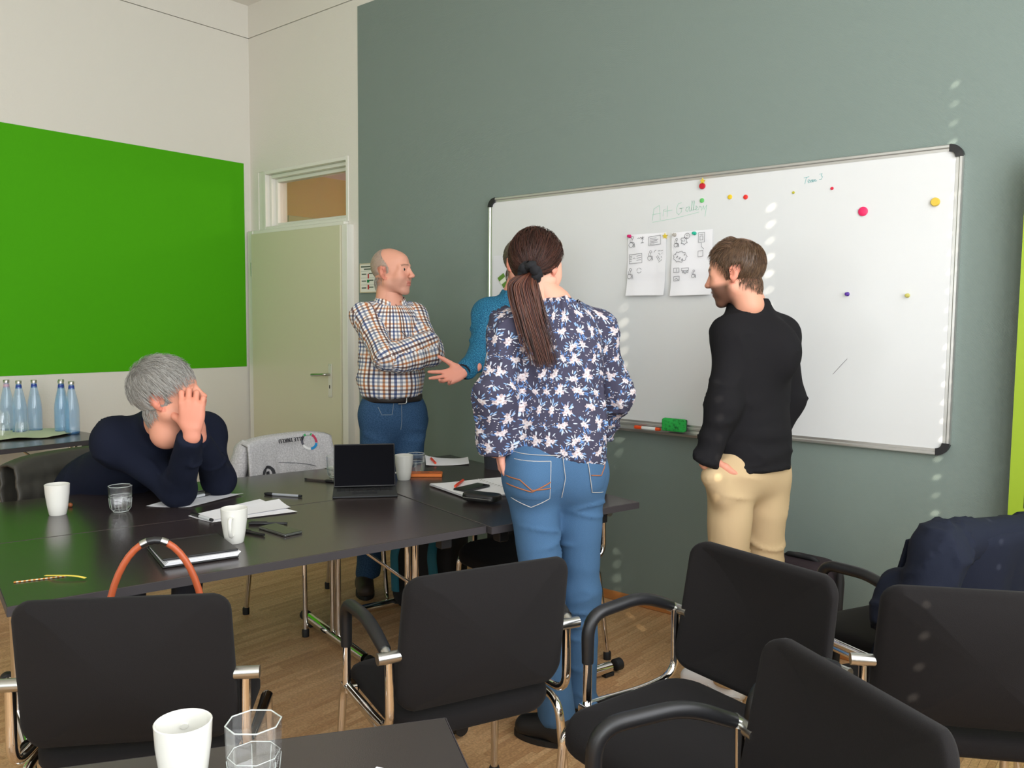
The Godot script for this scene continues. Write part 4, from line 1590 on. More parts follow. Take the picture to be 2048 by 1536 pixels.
	var sd := Vector3(-e.z, 0, e.x).normalized()
	mb.sheet(func(u: float, v: float): return e * u + sd * (v - 0.5) * 0.009 + Vector3(0, 0.004 + 0.006 * sin(u * 3.0), 0) + sd * 0.006 * sin(u * 5.0), 10, 1, 0.001)
	part(mb, "strip", mat(rgb(240, 216, 90), 0.7), o)
	# papers
	flat_sheet("paper_sheet", "creased white sheet under reading glasses and a marker before the grey haired man", [tp(0.527, 0.945), tp(0.655, 0.838), tp(0.892, 0.955), tp(0.779, 1.114)], "paper", 0.001, 0.006)
	flat_sheet("paper_sheet", "upper white sheet of the two beside the handled mug", [tp(0.632, 0.715), tp(0.663, 0.590), tp(0.955, 0.62), tp(0.972, 0.783)], "paper", 0.0022, 0.003)
	flat_sheet("paper_sheet", "lower white sheet of the two beside the handled mug, with a marker on its corner", [tp(0.612, 0.705), tp(0.653, 0.562), tp(0.951, 0.547), tp(0.913, 0.829)], "paper", 0.0010, 0.003)
	flat_sheet("paper_sheet", "written white sheet at the far end of the crosswise table, with an orange pen", [tp(1.822, 1.113), tp(2.016, 1.033), tp(2.10, 1.17), tp(1.95, 1.34)], "paper", 0.0015, 0.012)
	# notepad
	o = thing("notepad", "open white notepad under the phone and black case beside the woman", "notepad", tp(1.585, 0.55), 0)
	mb = MB.new()
	for k in 3:
		var c := [tp(1.588, 0.69), tp(1.575, 0.38), tp(1.80, 0.34), tp(1.82, 0.675)]
		var k2: int = k
		mb.sheet(func(u: float, v: float):
			var p: Vector3 = (c[0] as Vector3).lerp(c[1], v).lerp((c[3] as Vector3).lerp(c[2], v), u) - tp(1.585, 0.55)
			p.y = 0.002 + 0.003 * k2 + 0.004 * pow(1.0 - u, 4.0)
			return p + Vector3(0.002 * k2, 0, 0), 8, 6, 0.002)
		c = [tp(1.82, 0.675), tp(1.80, 0.34), tp(1.99, 0.33), tp(2.0, 0.64)]
		mb.sheet(func(u: float, v: float):
			var p: Vector3 = (c[0] as Vector3).lerp(c[1], v).lerp((c[3] as Vector3).lerp(c[2], v), u) - tp(1.585, 0.55)
			p.y = 0.002 + 0.003 * k2
			return p, 6, 6, 0.002)
	part(mb, "pages", M.paper, o)
	mb = MB.new()
	for k in 14:
		var q := tp(1.82, 0.675).lerp(tp(1.80, 0.34), (k + 0.5) / 14.0) - tp(1.585, 0.55)
		mb.tube([q + T1 * -0.008 + Vector3(0, 0.008, 0), q + Vector3(0, 0.013, 0), q + T1 * 0.008 + Vector3(0, 0.008, 0)], 0.001, 5)
	part(mb, "spiral", M.steel, o)
	# pens
	var K := rgb(24, 24, 26)
	var G := rgb(196, 198, 200)
	pen("fineliner", "grey marker with black cap on the lower white sheet's corner", tp(0.624, 0.706, TY + 0.002), tp(0.655, 0.570, TY + 0.002), 0.0062, G, K, 0.4)
	pen("fineliner", "grey marker with black cap on the sheet with the reading glasses", tp(0.799, 1.017, TY + 0.004), tp(0.676, 0.968, TY + 0.004), 0.0062, G, K, 0.38)
	pen("fineliner", "silver and black pen lying behind the stacked white sheets", tp(0.960, 0.908), tp(1.063, 0.783), 0.0055, rgb(150, 152, 156), K, 0.22)
	pen("fineliner", "dark pen lying left of the tablet computer", tp(1.29, 0.982), tp(1.214, 1.114), 0.0052, rgb(70, 62, 58), K, 0.3)
	pen("fineliner", "black pen behind the dark phone and the handled mug", tp(0.745, 0.466), tp(0.851, 0.392), 0.0055, rgb(40, 41, 44), K, 0.5)
	pen("fineliner", "short black pen between the handled mug and the dark phone", tp(0.69, 0.40), tp(0.734, 0.29), 0.0055, rgb(30, 31, 33), K, 0.5)
	var R := rgb(232, 70, 34)
	pen("orange_pen", "orange pen lying on the open notepad beside the phone", tp(1.633, 0.559, TY + 0.011), tp(1.735, 0.655, TY + 0.011), 0.006, R, R, 0.4)
	pen("orange_pen", "orange pen lying on the written sheet at the far table end", tp(1.932, 1.25, TY + 0.004), tp(1.881, 1.124, TY + 0.004), 0.006, R, R, 0.4)
	# phones
	var dark := mat(rgb(30, 32, 32), 0.2)
	var gl := mat(rgb(14, 15, 16), 0.06, 0, 0.6)
	phone("mobile_phone", "dark mobile phone with metal edge beside the handled mug", (tp(0.789, 0.237) + tp(0.849, 0.249) + tp(0.753, 0.402) + tp(0.815, 0.41)) / 4, tp(0.753, 0.402) - tp(0.789, 0.237), 0.068, 0.155, mat(rgb(120, 122, 120), 0.25, 0.8), mat(rgb(40, 44, 40), 0.1, 0, 0.6))
	phone("mobile_phone", "black mobile phone lying on the open notepad", (tp(1.603, 0.531, TY + 0.010) + tp(1.765, 0.493, TY + 0.010)) / 2 , tp(1.756, 0.575) - tp(1.603, 0.531), 0.07, 0.155, dark, gl)
	o = phone("orange_phone", "phone in an orange case in front of the right tumbler", (tp(1.617, 0.913) + tp(1.735, 0.834) + tp(1.775, 0.908) + tp(1.66, 0.985)) / 4 , tp(1.735, 0.834) - tp(1.617, 0.913), 0.075, 0.155, mat(rgb(226, 120, 44), 0.5), mat(rgb(190, 96, 34), 0.5), 0.014)
	mb = MB.new()
	mb.lathe([Vector2(0, 0.016), Vector2(0.02, 0.016), Vector2(0.021, 0.0145)], 20)
	mb.box(Vector3(0.015, 0.016, 0.05), Vector3(0.03, 0.003, 0.035), Basis(), 0.001)
	part(mb, "camera_plate", mat(rgb(160, 84, 40), 0.4), o)
	# black case
	o = thing("spectacle_case", "black leather case at the notepad's near corner beside the woman", "case", tp(1.60, 0.315, TY + 0.004), atan2(T2.x, T2.z) + 0.5)
	mb = MB.new()
	mb.pad(0.085, 0.15, 0.032, 0.03, func(p: Vector3): return Vector3(p.x, 0.018 + p.z * (0.8 + 2.0 * p.x), p.y), 0.25)
	part(mb, "body", mat(rgb(24, 24, 24), 0.4), o)
	mb = MB.new()
	mb.box(Vector3(0.036, 0.018, 0), Vector3(0.02, 0.0016, 0.12), Basis(), 0.0005)
	part(mb, "metal_lip", M.steel, o)
	# reading glasses
	o = thing("reading_glasses", "dark framed reading glasses on the creased sheet", "glasses", tp(0.66, 1.02, TY + 0.003), 0.35)
	mb = MB.new()
	for s in [-1, 1]:
		var l := []
		for k in 20:
			var t := TAU * k / 20
			l.append(Vector3(0.034 * s + cos(t) * 0.026, 0.022 + sin(t) * 0.018, 0.004 * cos(t)))
		mb.tube(l, 0.002, 6, true)
	mb.tube([Vector3(-0.009, 0.027, 0), Vector3(0, 0.031, 0.002), Vector3(0.009, 0.027, 0)], 0.0018, 6)
	part(mb, "frame", mat(rgb(30, 26, 26), 0.3), o)
	for s in [-1, 1]:
		mb = MB.new()
		mb.tube([Vector3(0.06 * s, 0.028, 0), Vector3(0.064 * s, 0.025, -0.02), Vector3(0.062 * s, 0.018, -0.10), Vector3(0.058 * s, 0.004, -0.135)], 0.002, 6)
		part(mb, "temple", mat(rgb(30, 26, 26), 0.3), o)
		mb = MB.new()
		mb.lathe([Vector2(0, 0.0008), Vector2(0.018, 0.0004), Vector2(0.018, -0.0004), Vector2(0, -0.0008)], 20, Transform3D(Basis(Vector3.RIGHT, PI / 2).scaled(Vector3(1.42, 1, 1)), Vector3(0.034 * s, 0.022, 0)))
		part(mb, "lens", M.pane, o)
	o = thing("hazelnut", "small brown nut lying behind the far left mug", "nut", tp(0.30, 1.10))
	mb = MB.new()
	mb.lathe([Vector2(0, 0), Vector2(0.005, 0.001), Vector2(0.0085, 0.006), Vector2(0.0078, 0.011), Vector2(0.004, 0.015), Vector2(0, 0.0165)], 14)
	part(mb, "shell", mat(rgb(150, 84, 44), 0.5), o)
	flat_sheet("paper_sheet", "white sheet corner on the nearest table", [Vector3(4.524, TY, 2.716), Vector3(4.60, TY, 2.93), Vector3(4.80, TY, 2.86), Vector3(4.72, TY, 2.65)], "paper", 0.001, 0.001)
	side_table_things()
	bags_and_jackets()

func bottle(label: String, at: Vector3, turn: float, fill: float, neck: Color, group := "blue glass water bottles on the side table"):
	var o := thing("water_bottle", label, "bottle", at, turn, group)
	var mb := MB.new()
	var out := [Vector2(0, 0.004), Vector2(0.034, 0.0), Vector2(0.038, 0.004), Vector2(0.0385, 0.02), Vector2(0.0385, 0.135), Vector2(0.036, 0.165), Vector2(0.030, 0.198), Vector2(0.022, 0.235), Vector2(0.0155, 0.265), Vector2(0.0135, 0.285), Vector2(0.0135, 0.292)]
	mb.lathe(out, 32)
	part(mb, "bottle_glass", M.blue_glass, o)
	mb = MB.new()
	mb.lathe([Vector2(0, 0.003), Vector2(0.034, 0.001), Vector2(0.0375, 0.004), Vector2(0.0375, 0.012), Vector2(0.033, 0.010), Vector2(0, 0.014)], 28)
	part(mb, "thick_base", M.blue_base, o)
	if fill > 0.0:
		mb = MB.new()
		var wp := [Vector2(0, 0.0163), Vector2(0.0318, 0.0123), Vector2(0.036, 0.0203)]
		for q in [Vector2(0.036, 0.134), Vector2(0.0338, 0.163), Vector2(0.0278, 0.196), Vector2(0.0198, 0.233)]:
			if q.y < fill: wp.append(q)
		var last: Vector2 = wp[wp.size() - 1]
		wp.append(Vector2(last.x, fill))
		wp.append(Vector2(0, fill))
		mb.lathe(wp, 32)
		part(mb, "water", M.water, o)
	mb = MB.new()
	mb.lathe([Vector2(0.0145, 0.282), Vector2(0.0158, 0.283), Vector2(0.0158, 0.297), Vector2(0.0145, 0.299), Vector2(0, 0.299)], 20)
	part(mb, "cap", mat(rgb(190, 186, 180), 0.3, 0.8), o)
	mb = MB.new()
	mb.lathe([Vector2(0.0172, 0.255), Vector2(0.0157, 0.2655), Vector2(0.0142, 0.278)], 20)
	part(mb, "neck_label", mat(neck, 0.5), o)

func side_table_things():
	var y := 0.755
	var N := rgb(40, 58, 150)
	bottle("water bottle with a pale pink neck label, farthest left on the side table", Vector3(0.165, y, 1.735), 0, 0.15, rgb(214, 170, 186))
	bottle("full water bottle second from the left on the side table", Vector3(0.283, y, 1.712), 1, 0.23, N)
	bottle("full water bottle standing alone in the middle of the side table", Vector3(0.275, y, 1.628), 2, 0.22, N)
	bottle("rear full water bottle of the right trio", Vector3(0.33, y, 1.50), 3, 0.225, N)
	bottle("middle full water bottle of the right trio", Vector3(0.43, y, 1.542), 4, 0.222, N)
	bottle("nearly empty water bottle at the right end of the side table", Vector3(0.537, y, 1.528), 5, 0.035, N)
	var o := thing("table_napkin", "pale crumpled cloth under the bottles on the side table", "cloth", Vector3(0.55, y, 1.85))
	var mb := MB.new()
	var nz := FastNoiseLite.new()
	nz.seed = 4
	nz.frequency = 3.5
	mb.sheet(func(u: float, v: float):
		var x := lerpf(-0.42, 0.09, u) + 0.16 * (v - 0.5) - 0.0
		var z := lerpf(-0.33, 0.42, v) 
		x += 0.06 * sin(v * 9.0) * u * u
		return Vector3(x * (0.6 + 0.4 * smoothstep(0.0, 0.3, v)), 0.004 + 0.008 * absf(nz.get_noise_2d(u * 1.2, v)) + 0.006 * absf(sin(v * 11.0)) * u, z), 16, 24, 0.002)
	part(mb, "cloth", mat(rgb(206, 212, 184), 0.9), o)
	for k in 3:
		o = thing("upturned_glass", ["upturned tumbler at the frame edge on the side table cloth", "upper of two stacked tumblers at the side table's left", "upturned tumbler in front of the second water bottle"][k], "glass", [Vector3(0.46, y + 0.012, 1.86), Vector3(0.46, y + 0.082, 1.86), Vector3(0.405, y + 0.012, 1.745)][k], 0.3, "upturned tumblers")
		mb = MB.new()
		var h := 0.068
		mb.lathe([Vector2(0.0335, 0), Vector2(0.036, 0), Vector2(0.034, 0.045), Vector2(0.027, h), Vector2(0, h), Vector2(0, h - 0.006), Vector2(0.024, h - 0.007), Vector2(0.0315, 0.044), Vector2(0.0335, 0)], 20)
		part(mb, "tumbler", M.glass, o)

func bags_and_jackets():
	# handbag with round tan handles on the chair in front
	var o := thing("handbag", "dark handbag with a large tan loop handle, hidden behind the near chair", "handbag", Vector3(3.50, 0.455, 2.55), deg_to_rad(-131.3 + 180))
	var mb := MB.new()
	mb.pad(0.32, 0.2, 0.12, 0.05, func(p: Vector3): return Vector3(p.x * (1.0 - 0.4 * (p.y + 0.1)), p.y + 0.11, p.z), 0.3)
	part(mb, "bag_body", mat(rgb(52, 42, 38), 0.6), o)
	var l := []
	for k in 25:
		var t := PI * k / 24
		l.append(Vector3(-cos(t) * 0.115, 0.14 + sin(t) * 0.27, 0.02 * cos(t)))
	mb = MB.new()
	mb.tube(l.slice(0, 11), 0.0085, 12)
	mb.tube(l.slice(14, 25), 0.0085, 12)
	var hd := part(mb, "loop_handle", mat(rgb(176, 84, 48), 0.4), o)
	mb = MB.new()
	mb.tube(l.slice(10, 15), 0.0095, 12)
	part(mb, "grip_wrap", mat(rgb(34, 33, 34), 0.35), hd)
	mb = MB.new()
	mb.tube(l.slice(10, 12), 0.0102, 12)
	mb.tube(l.slice(13, 15), 0.0102, 12)
	part(mb, "ferrule", M.steel, hd)
	# backpack under the crosswise table
	o = thing("backpack", "black backpack with teal trim on the floor under the crosswise table", "backpack", Vector3(2.62, 0, 0.72), 0.3)
	mb = MB.new()
	mb.pad(0.34, 0.46, 0.2, 0.1, func(p: Vector3): return Vector3(p.x, p.y * (1.0 - 0.1 * p.z) + 0.235, p.z - 0.06 * p.y), 0.25)
	part(mb, "bag_body", mat(rgb(20, 21, 24), 0.8), o)
	mb = MB.new()
	for s in [-1, 1]: mb.tube(rounded([Vector3(s * 0.08, 0.40, 0.1), Vector3(s * 0.1, 0.33, 0.18), Vector3(s * 0.11, 0.12, 0.15)], 0.05), 0.012, 8, false, true, 2.0, Vector3.RIGHT)
	part(mb, "teal_strap", mat(rgb(30, 106, 126), 0.7), o)
	o = thing("rucksack", "black and maroon rucksack on the floor behind the man in black", "rucksack", Vector3(4.27, 0, 0.23), -0.1)
	mb = MB.new()
	mb.pad(0.30, 0.46, 0.18, 0.09, func(p: Vector3): return Vector3(p.x, p.y + 0.235, p.z - 0.08 * p.y), 0.25)
	part(mb, "bag_body", mat(rgb(40, 26, 32), 0.8), o)
	mb = MB.new()
	mb.tube(rounded([Vector3(-0.07, 0.44, -0.02), Vector3(-0.06, 0.475, 0.01), Vector3(0.06, 0.475, 0.01), Vector3(0.07, 0.44, -0.02)], 0.03), 0.011, 8)
	mb.tube(rounded([Vector3(0.16, 0.46, 0.0), Vector3(0.175, 0.3, 0.03), Vector3(0.165, 0.05, 0.02)], 0.05), 0.014, 8)
	part(mb, "strap", mat(rgb(24, 24, 27), 0.7), o)
	jacket("fleece_jacket", "light grey fleece jacket draped over the chair by the door", Vector3(2.235, 0, 1.10), 92.0, M_fleece(), 0.50, 0.46, 0)
	jacket("puffer_jacket", "dark olive grey padded jacket over the grey haired man's chair", Vector3(1.98, 0, 1.98), 105.0, mat(rgb(62, 60, 54), 0.55), 0.54, 0.42, 1)
	jacket("navy_jacket", "navy blue jacket with a hanging sleeve over the chair by the dark wall", Vector3(4.80, 0, 0.78), -115.0, M_navy(), 0.50, 0.46, 2)

func M_fleece() -> StandardMaterial3D:
	var m := mat(Color.WHITE, 0.95, 0, 0.2)
	m.albedo_texture = ramp_tex(0.045, rgb(168, 166, 167), rgb(226, 224, 225), 8, 512, 4)
	return tri_map(m, 4.0, false)

func M_navy() -> StandardMaterial3D:
	return bump(tri_map(mat(rgb(27, 31, 44), 0.9, 0, 0.3), 5.0, false), noise_tex(0.3, 8, 256, 2), 0.04)

func jacket(called: String, label: String, at: Vector3, deg: float, m: Material, w: float, drop: float, kind: int):
	var o := thing(called, label, "jacket", at, deg_to_rad(deg))
	var nz := FastNoiseLite.new()
	nz.seed = 3 + kind
	nz.frequency = 3.0
	# cloth hung over the top edge of the backrest: down the back, over, and down the front
	var fn := func(u: float, v: float):
		var s := v * 2.0 - 1.0          # -1 behind .. 1 in front
		var t := absf(s)
		var top := 0.842 - 0.02 * pow(absf(u - 0.5) * 2.0, 4.0)
		var y := top - maxf(t - 0.08, 0.0) / 0.92 * (drop if s < 0 else drop * 0.8)
		var x := (u - 0.5) * w * (1.0 + 0.22 * t * t)
		var bow := 0.045 * pow((u - 0.5) * 2.0, 2.0)
		var zc := -0.287 + 0.055 * clampf((0.82 - y) / 0.335, 0, 1) + bow
		var th := 0.038 + 0.016 * t
		var z := zc + signf(s) * minf(t / 0.08, 1.0) * th
		if t < 0.08: y = top - 0.012 * pow(t / 0.08, 2.0)
		var n := nz.get_noise_3d(u * 2.4, v * 0.7, 3.0)
		z += signf(s) * (0.020 * n + 0.010 * absf(sin(u * 14.0 + v * 2.0)) * t) * minf(t * 2.0, 1.0)
		if kind == 1: z += signf(s) * 0.012 * absf(sin(y * 42.0)) * minf(t * 4.0, 1.0)
		return Vector3(x, y, z)
	var mb := MB.new()
	mb.sheet(fn, 28, 40, 0.012)
	part(mb, "body", m, o)
	if kind == 2 or kind == 0:
		for s in ([1] if kind == 2 else [-1, 1]):
			var b := Blob.new()
			b.k = 0.05
			if kind == 2:
				b.cap(Vector3(0.24, 0.80, -0.29), Vector3(0.30, 0.66, -0.30), 0.075, 0.06)
				b.cap(Vector3(0.30, 0.66, -0.30), Vector3(0.285, 0.40, -0.27), 0.06, 0.055)
				b.cap(Vector3(0.20, 0.82, -0.27), Vector3(-0.2, 0.82, -0.27), 0.06, 0.05)
				b.cap(Vector3(0.27, 0.69, -0.19), Vector3(0.33, 0.62, -0.22), 0.05, 0.05)
				b.cut(Vector3(0.285, 0.36, -0.27), Vector3(0, -1, 0), 0.1)
			else:
				b.cap(Vector3(s * 0.225, 0.79, -0.27), Vector3(s * 0.30, 0.62, -0.27), 0.045, 0.05)
				b.cap(Vector3(s * 0.30, 0.62, -0.27), Vector3(s * 0.31, 0.42, -0.25), 0.05, 0.045)
				b.cut(Vector3(s * 0.31, 0.40, -0.25), Vector3(0, -1, 0), 0.1)
			var d := b.build(0.012)
			folds(d, [0.012], Vector3(9, 5, 9), 5 + kind)
			mb = MB.new()
			add_net(mb, d)
			part(mb, "sleeve", m, o)
	if kind == 0:
		# print upside down along the top edge, a ring of coloured segments, a dark round badge
		var front := func(u: float, y: float) -> Vector3:
			var v := 0.54 + (0.842 - y) / (drop * 0.8) * 0.46
			return fn.call(u, v) + Vector3(0, 0, 0.008)
		var cols := [rgb(30, 140, 200), rgb(238, 238, 236), rgb(92, 92, 102), rgb(70, 170, 100), rgb(196, 60, 90)]
		for k in 5:
			mb = MB.new()
			var a0 := TAU * k / 5 + 0.25
			mb.sheet(func(u: float, v: float):
				var a := a0 + (TAU / 5 - 0.08) * u
				var r := lerpf(0.032, 0.044, v)
				return front.call(0.5 + (0.125 + cos(a) * r) / w, 0.800 - sin(a) * r) + Vector3(0, 0, 0.001), 8, 1, 0.001)
			part(mb, "logo_segment", mat(cols[k], 0.8), o)
		var tm := TextMesh.new()
		var sf := SystemFont.new()
		sf.font_names = PackedStringArray(["Droid Sans"])
		sf.font_weight = 700
		tm.font = sf
		tm.text = "ALLE INKLU"
		tm.font_size = 32
		tm.pixel_size = 0.00085
		tm.depth = 0.002
		var ti := MeshInstance3D.new()
		ti.name = "lettering"
		ti.mesh = tm
		tm.material = mat(rgb(48, 48, 52), 0.8)
		ti.position = Vector3(0.0, 0.822, -0.2)
		ti.rotation = Vector3(-0.25, 0, PI)
		o.add_child(ti)
		mb = MB.new()
		mb.sheet(func(u: float, v: float):
			var a := TAU * u
			var r := lerpf(0.026, 0.04, v)
			return front.call(0.5 + (-0.135 + cos(a) * r) / w, 0.672 - sin(a) * r) + Vector3(0, 0, 0.0015), 24, 1, 0.001)
		mb.sheet(func(u: float, v: float): return front.call(0.5 + (-0.135 + lerpf(-0.014, 0.012, u)) / w, 0.672 - lerpf(-0.012, 0.012, v)) + Vector3(0, 0, 0.0015), 3, 3, 0.001)
		part(mb, "round_badge", mat(rgb(50, 50, 54), 0.8), o)
		mb = MB.new()
		var sl := []
		for k in 13: sl.append(front.call(0.5 + lerpf(-0.06, 0.14, k / 12.0) / w, 0.715 - 0.03 * k / 12.0 - 0.012 * pow(k / 12.0, 4.0)) + Vector3(0, 0, 0.0))
		mb.tube(sl, 0.0016, 5)
		part(mb, "pocket_seam", mat(rgb(120, 120, 124), 0.9), o)

# ---------- people ----------
var head_net := {}
const FW := Vector3(-0.6394, 0, -0.7689)   # level line of sight
const RT := Vector3(0.7689, 0, -0.6394)

func base_head() -> Dictionary:
	var b := Blob.new()
	b.k = 0.014
	b.ell(Vector3(0, 0.032, -0.018), Vector3(0.073, 0.086, 0.094))
	b.ell(Vector3(0, -0.012, 0.022), Vector3(0.060, 0.085, 0.066))
	b.ell(Vector3(0, 0.048, 0.030), Vector3(0.058, 0.050, 0.056))
	for s in [-1.0, 1.0]:
		b.cap(Vector3(s * 0.048, -0.054, -0.002), Vector3(s * 0.018, -0.095, 0.056), 0.026, 0.021)
		b.ell(Vector3(s * 0.036, -0.050, 0.040), Vector3(0.028, 0.036, 0.036))
		b.ell(Vector3(s * 0.036, -0.030, 0.056), Vector3(0.027, 0.030, 0.028))
		b.cap(Vector3(s * 0.012, 0.026, 0.084), Vector3(s * 0.046, 0.022, 0.062), 0.010, 0.009)
		b.cap(Vector3(s * 0.046, 0.005, 0.064), Vector3(s * 0.05, -0.012, 0.055), 0.012, 0.012)
	b.ell(Vector3(0, -0.102, 0.066), Vector3(0.022, 0.017, 0.018))
	b.ell(Vector3(0, -0.062, 0.068), Vector3(0.036, 0.030, 0.023))
	b.cap(Vector3(0, -0.04, -0.026), Vector3(0, -0.125, -0.04), 0.054, 0.055, 0, 1.0, Vector3.ZERO, 0.03)
	for s in [-1.0, 1.0]:
		b.dig(Vector3(s * 0.031, 0.007, 0.093), Vector3(0.0185, 0.0105, 0.016), 0.008)
	b.cap(Vector3(0, 0.016, 0.086), Vector3(0, -0.024, 0.106), 0.0085, 0.0105, 0, 1.0, Vector3.ZERO, 0.010)
	b.ell(Vector3(0, -0.027, 0.108), Vector3(0.0115, 0.0105, 0.0125), 0, Basis(), 0.006)
	for s in [-1.0, 1.0]:
		b.ell(Vector3(s * 0.0115, -0.031, 0.100), Vector3(0.0085, 0.0075, 0.010), 0, Basis(), 0.005)
		# lids
		b.cap(Vector3(s * 0.019, 0.0105, 0.084), Vector3(s * 0.044, 0.0085, 0.074), 0.0042, 0.0040, 0, 1.0, Vector3.ZERO, 0.003)
		b.cap(Vector3(s * 0.020, 0.001, 0.083), Vector3(s * 0.043, 0.0, 0.074), 0.0040, 0.0040, 0, 1.0, Vector3.ZERO, 0.003)
		# ears
		var eb := Basis(Vector3.UP, s * 0.42) * Basis(Vector3.RIGHT, -0.15)
		b.ell(Vector3(s * 0.078, -0.004, -0.024), Vector3(0.0065, 0.031, 0.019), 0, eb, 0.008)
		b.ell(Vector3(s * 0.074, -0.031, -0.016), Vector3(0.006, 0.010, 0.008), 0, Basis(), 0.006)
		b.dig(Vector3(s * 0.086, -0.004, -0.017), Vector3(0.0075, 0.016, 0.0095), 0.004, eb)
	b.ell(Vector3(0, -0.0575, 0.0865), Vector3(0.021, 0.006, 0.0095), 0, Basis(), 0.005)
	b.ell(Vector3(0, -0.0695, 0.084), Vector3(0.017, 0.0065, 0.0095), 0, Basis(), 0.005)
	for s in [-1.0, 1.0]: b.dig(Vector3(s * 0.013, -0.0625, 0.0945), Vector3(0.014, 0.0022, 0.011), 0.002, Basis(Vector3(0, 0, 1), s * 0.12))
	return b.build(0.0036, 1)

func head(mb: MB, xf: Transform3D, skin: Color, stubble: Color, stub_amt: float, brow: Color):
	if head_net.is_empty(): head_net = base_head()
	var pink := skin.lerp(lin(206, 108, 92), 0.45)
	var lip := skin.lerp(lin(176, 84, 78), 0.6)
	var f := func(p: Vector3, _n: Vector3) -> Color:
		var c := skin
		if absf(p.x) > 0.066 and p.z < 0.0 and p.y < 0.035 and p.y > -0.045: c = pink
		if p.z > 0.03:
			c = c.lerp(pink, 0.6 * exp(-pow((absf(p.x) - 0.04) / 0.016, 2.0) - pow((p.y + 0.025) / 0.022, 2.0)))
			c = c.lerp(pink, 0.6 * exp(-pow(p.x / 0.014, 2.0) - pow((p.y + 0.026) / 0.016, 2.0)) if p.z > 0.1 else 0.0)
			if absf(p.x) < 0.0225 and p.y < -0.051 and p.y > -0.077 and p.z > 0.080: c = lip
		var low := smoothstep(-0.028, -0.05, p.y) * smoothstep(-0.02, 0.02, p.z)
		if p.z > 0.08 and absf(p.x) < 0.022 and p.y > -0.076 and p.y < -0.052: low = 0.0
		c = c.lerp(stubble, stub_amt * low)
		var bx := absf(p.x)
		var by := p.y - (0.0285 - 0.22 * maxf(bx - 0.034, 0.0))
		if bx > 0.011 and bx < 0.05 and p.z > 0.055 and absf(by) < 0.0055: c = c.lerp(brow, 0.75 * (1.0 - absf(by) / 0.0055) + 0.15)
		return c
	add_net(mb, head_net, xf, f)

func eyes(o: Node3D, xf: Transform3D, iris: Color):
	for s in [-1.0, 1.0]:
		var mb := MB.new()
		var look := Transform3D(Basis(Vector3.RIGHT, PI / 2), Vector3(s * 0.031, 0.0055, 0.0712))
		var prof := []
		for k in 13:
			var a := PI * k / 12
			prof.append(Vector2(sin(a) * 0.0125, cos(a) * 0.0125))
		mb.c = lin(8, 8, 8)
		mb.lathe(prof.slice(0, 3), 16, xf * look)
		mb.c = iris.srgb_to_linear()
		mb.lathe(prof.slice(2, 4), 16, xf * look)
		mb.c = lin(226, 222, 216)
		mb.lathe(prof.slice(3), 16, xf * look)
		part(mb, "eye", M.eye, o)

# fingers: y along the fingers, x to the thumb, z out of the palm
func hand(mb: MB, xf: Transform3D, curl: Array, spread := 0.12, thumb := Vector3(0.75, 0.6, 0.25), bend := 0.25, stub := 0.06):
	var b := Blob.new()
	b.k = 0.008
	var zn := Vector3(0, 0, 1)
	b.cap(Vector3(0, -stub, 0), Vector3(0, 0.008, 0), 0.027, 0.027, 0, 0.72, zn)
	b.ell(Vector3(0.0, 0.05, 0.0), Vector3(0.038, 0.05, 0.0145))
	b.ell(Vector3(0.022, 0.032, 0.008), Vector3(0.017, 0.028, 0.014))
	var kx := [0.031, 0.0105, -0.0105, -0.030]
	var ky := [0.091, 0.096, 0.091, 0.081]
	var ln := [0.074, 0.082, 0.076, 0.060]
	for i in 4:
		var p := Vector3(kx[i], ky[i], 0)
		b.cap(Vector3(kx[i] * 0.55, 0.015, 0), p, 0.013, 0.0108, 0, 1.0, Vector3.ZERO, 0.012)
		var a: float = spread * (1.5 - i) * 0.66
		var d := Vector3(sin(a), cos(a), 0)
		var ax := d.cross(zn).normalized()   # bends d towards z
		var t := 0.0
		var rr := [0.0098, 0.0088, 0.0079, 0.0068]
		if i == 3: rr = [0.0086, 0.0077, 0.0068, 0.006]
		for j in 3:
			t += curl[i + 1][j] if curl[i + 1] is Vector3 else curl[i + 1] * [0.75, 1.0, 0.7][j]
			var dd := d * cos(t) + zn * sin(t)
			var q: Vector3 = p + dd * ln[i] * [0.44, 0.31, 0.25][j]
			b.cap(p, q, rr[j], rr[j + 1], 0, 1.0, Vector3.ZERO, 0.004)
			p = q
	var tp0 := Vector3(0.024, 0.026, 0.006)
	var td := thumb.normalized()
	var t1 := tp0 + td * 0.042
	b.cap(tp0, t1, 0.0145, 0.0115, 0, 1.0, Vector3.ZERO, 0.012)
	var td2 := (td + Vector3(-bend * 0.4, bend, bend * 0.6)).normalized()
	var t2 := t1 + td2 * 0.033
	b.cap(t1, t2, 0.0112, 0.0098, 0, 1.0, Vector3.ZERO, 0.004)
	b.cap(t2, t2 + (td2 + Vector3(-bend * 0.3, bend, bend * 0.4)).normalized() * 0.024, 0.0098, 0.0075, 0, 1.0, Vector3.ZERO, 0.004)
	var d := b.build(0.003, 1)
	add_net(mb, d, xf)

func hand_frame(at: Vector3, y: Vector3, z: Vector3, s := 1.0, left := false) -> Transform3D:
	y = y.normalized()
	z = (z - y * z.dot(y)).normalized()
	var x := y.cross(z)
	if left: x = -x
	return Transform3D(Basis(x * s, y * s, z * s), at)

func head_frame(at: Vector3, yaw: float, down := 0.0, roll := 0.0, s := 1.0) -> Transform3D:
	var bs := Basis(Vector3.UP, deg_to_rad(yaw)) * Basis(Vector3.RIGHT, down) * Basis(Vector3(0, 0, 1), roll)
	return Transform3D(bs.scaled_local(Vector3(s, s, s)), at)

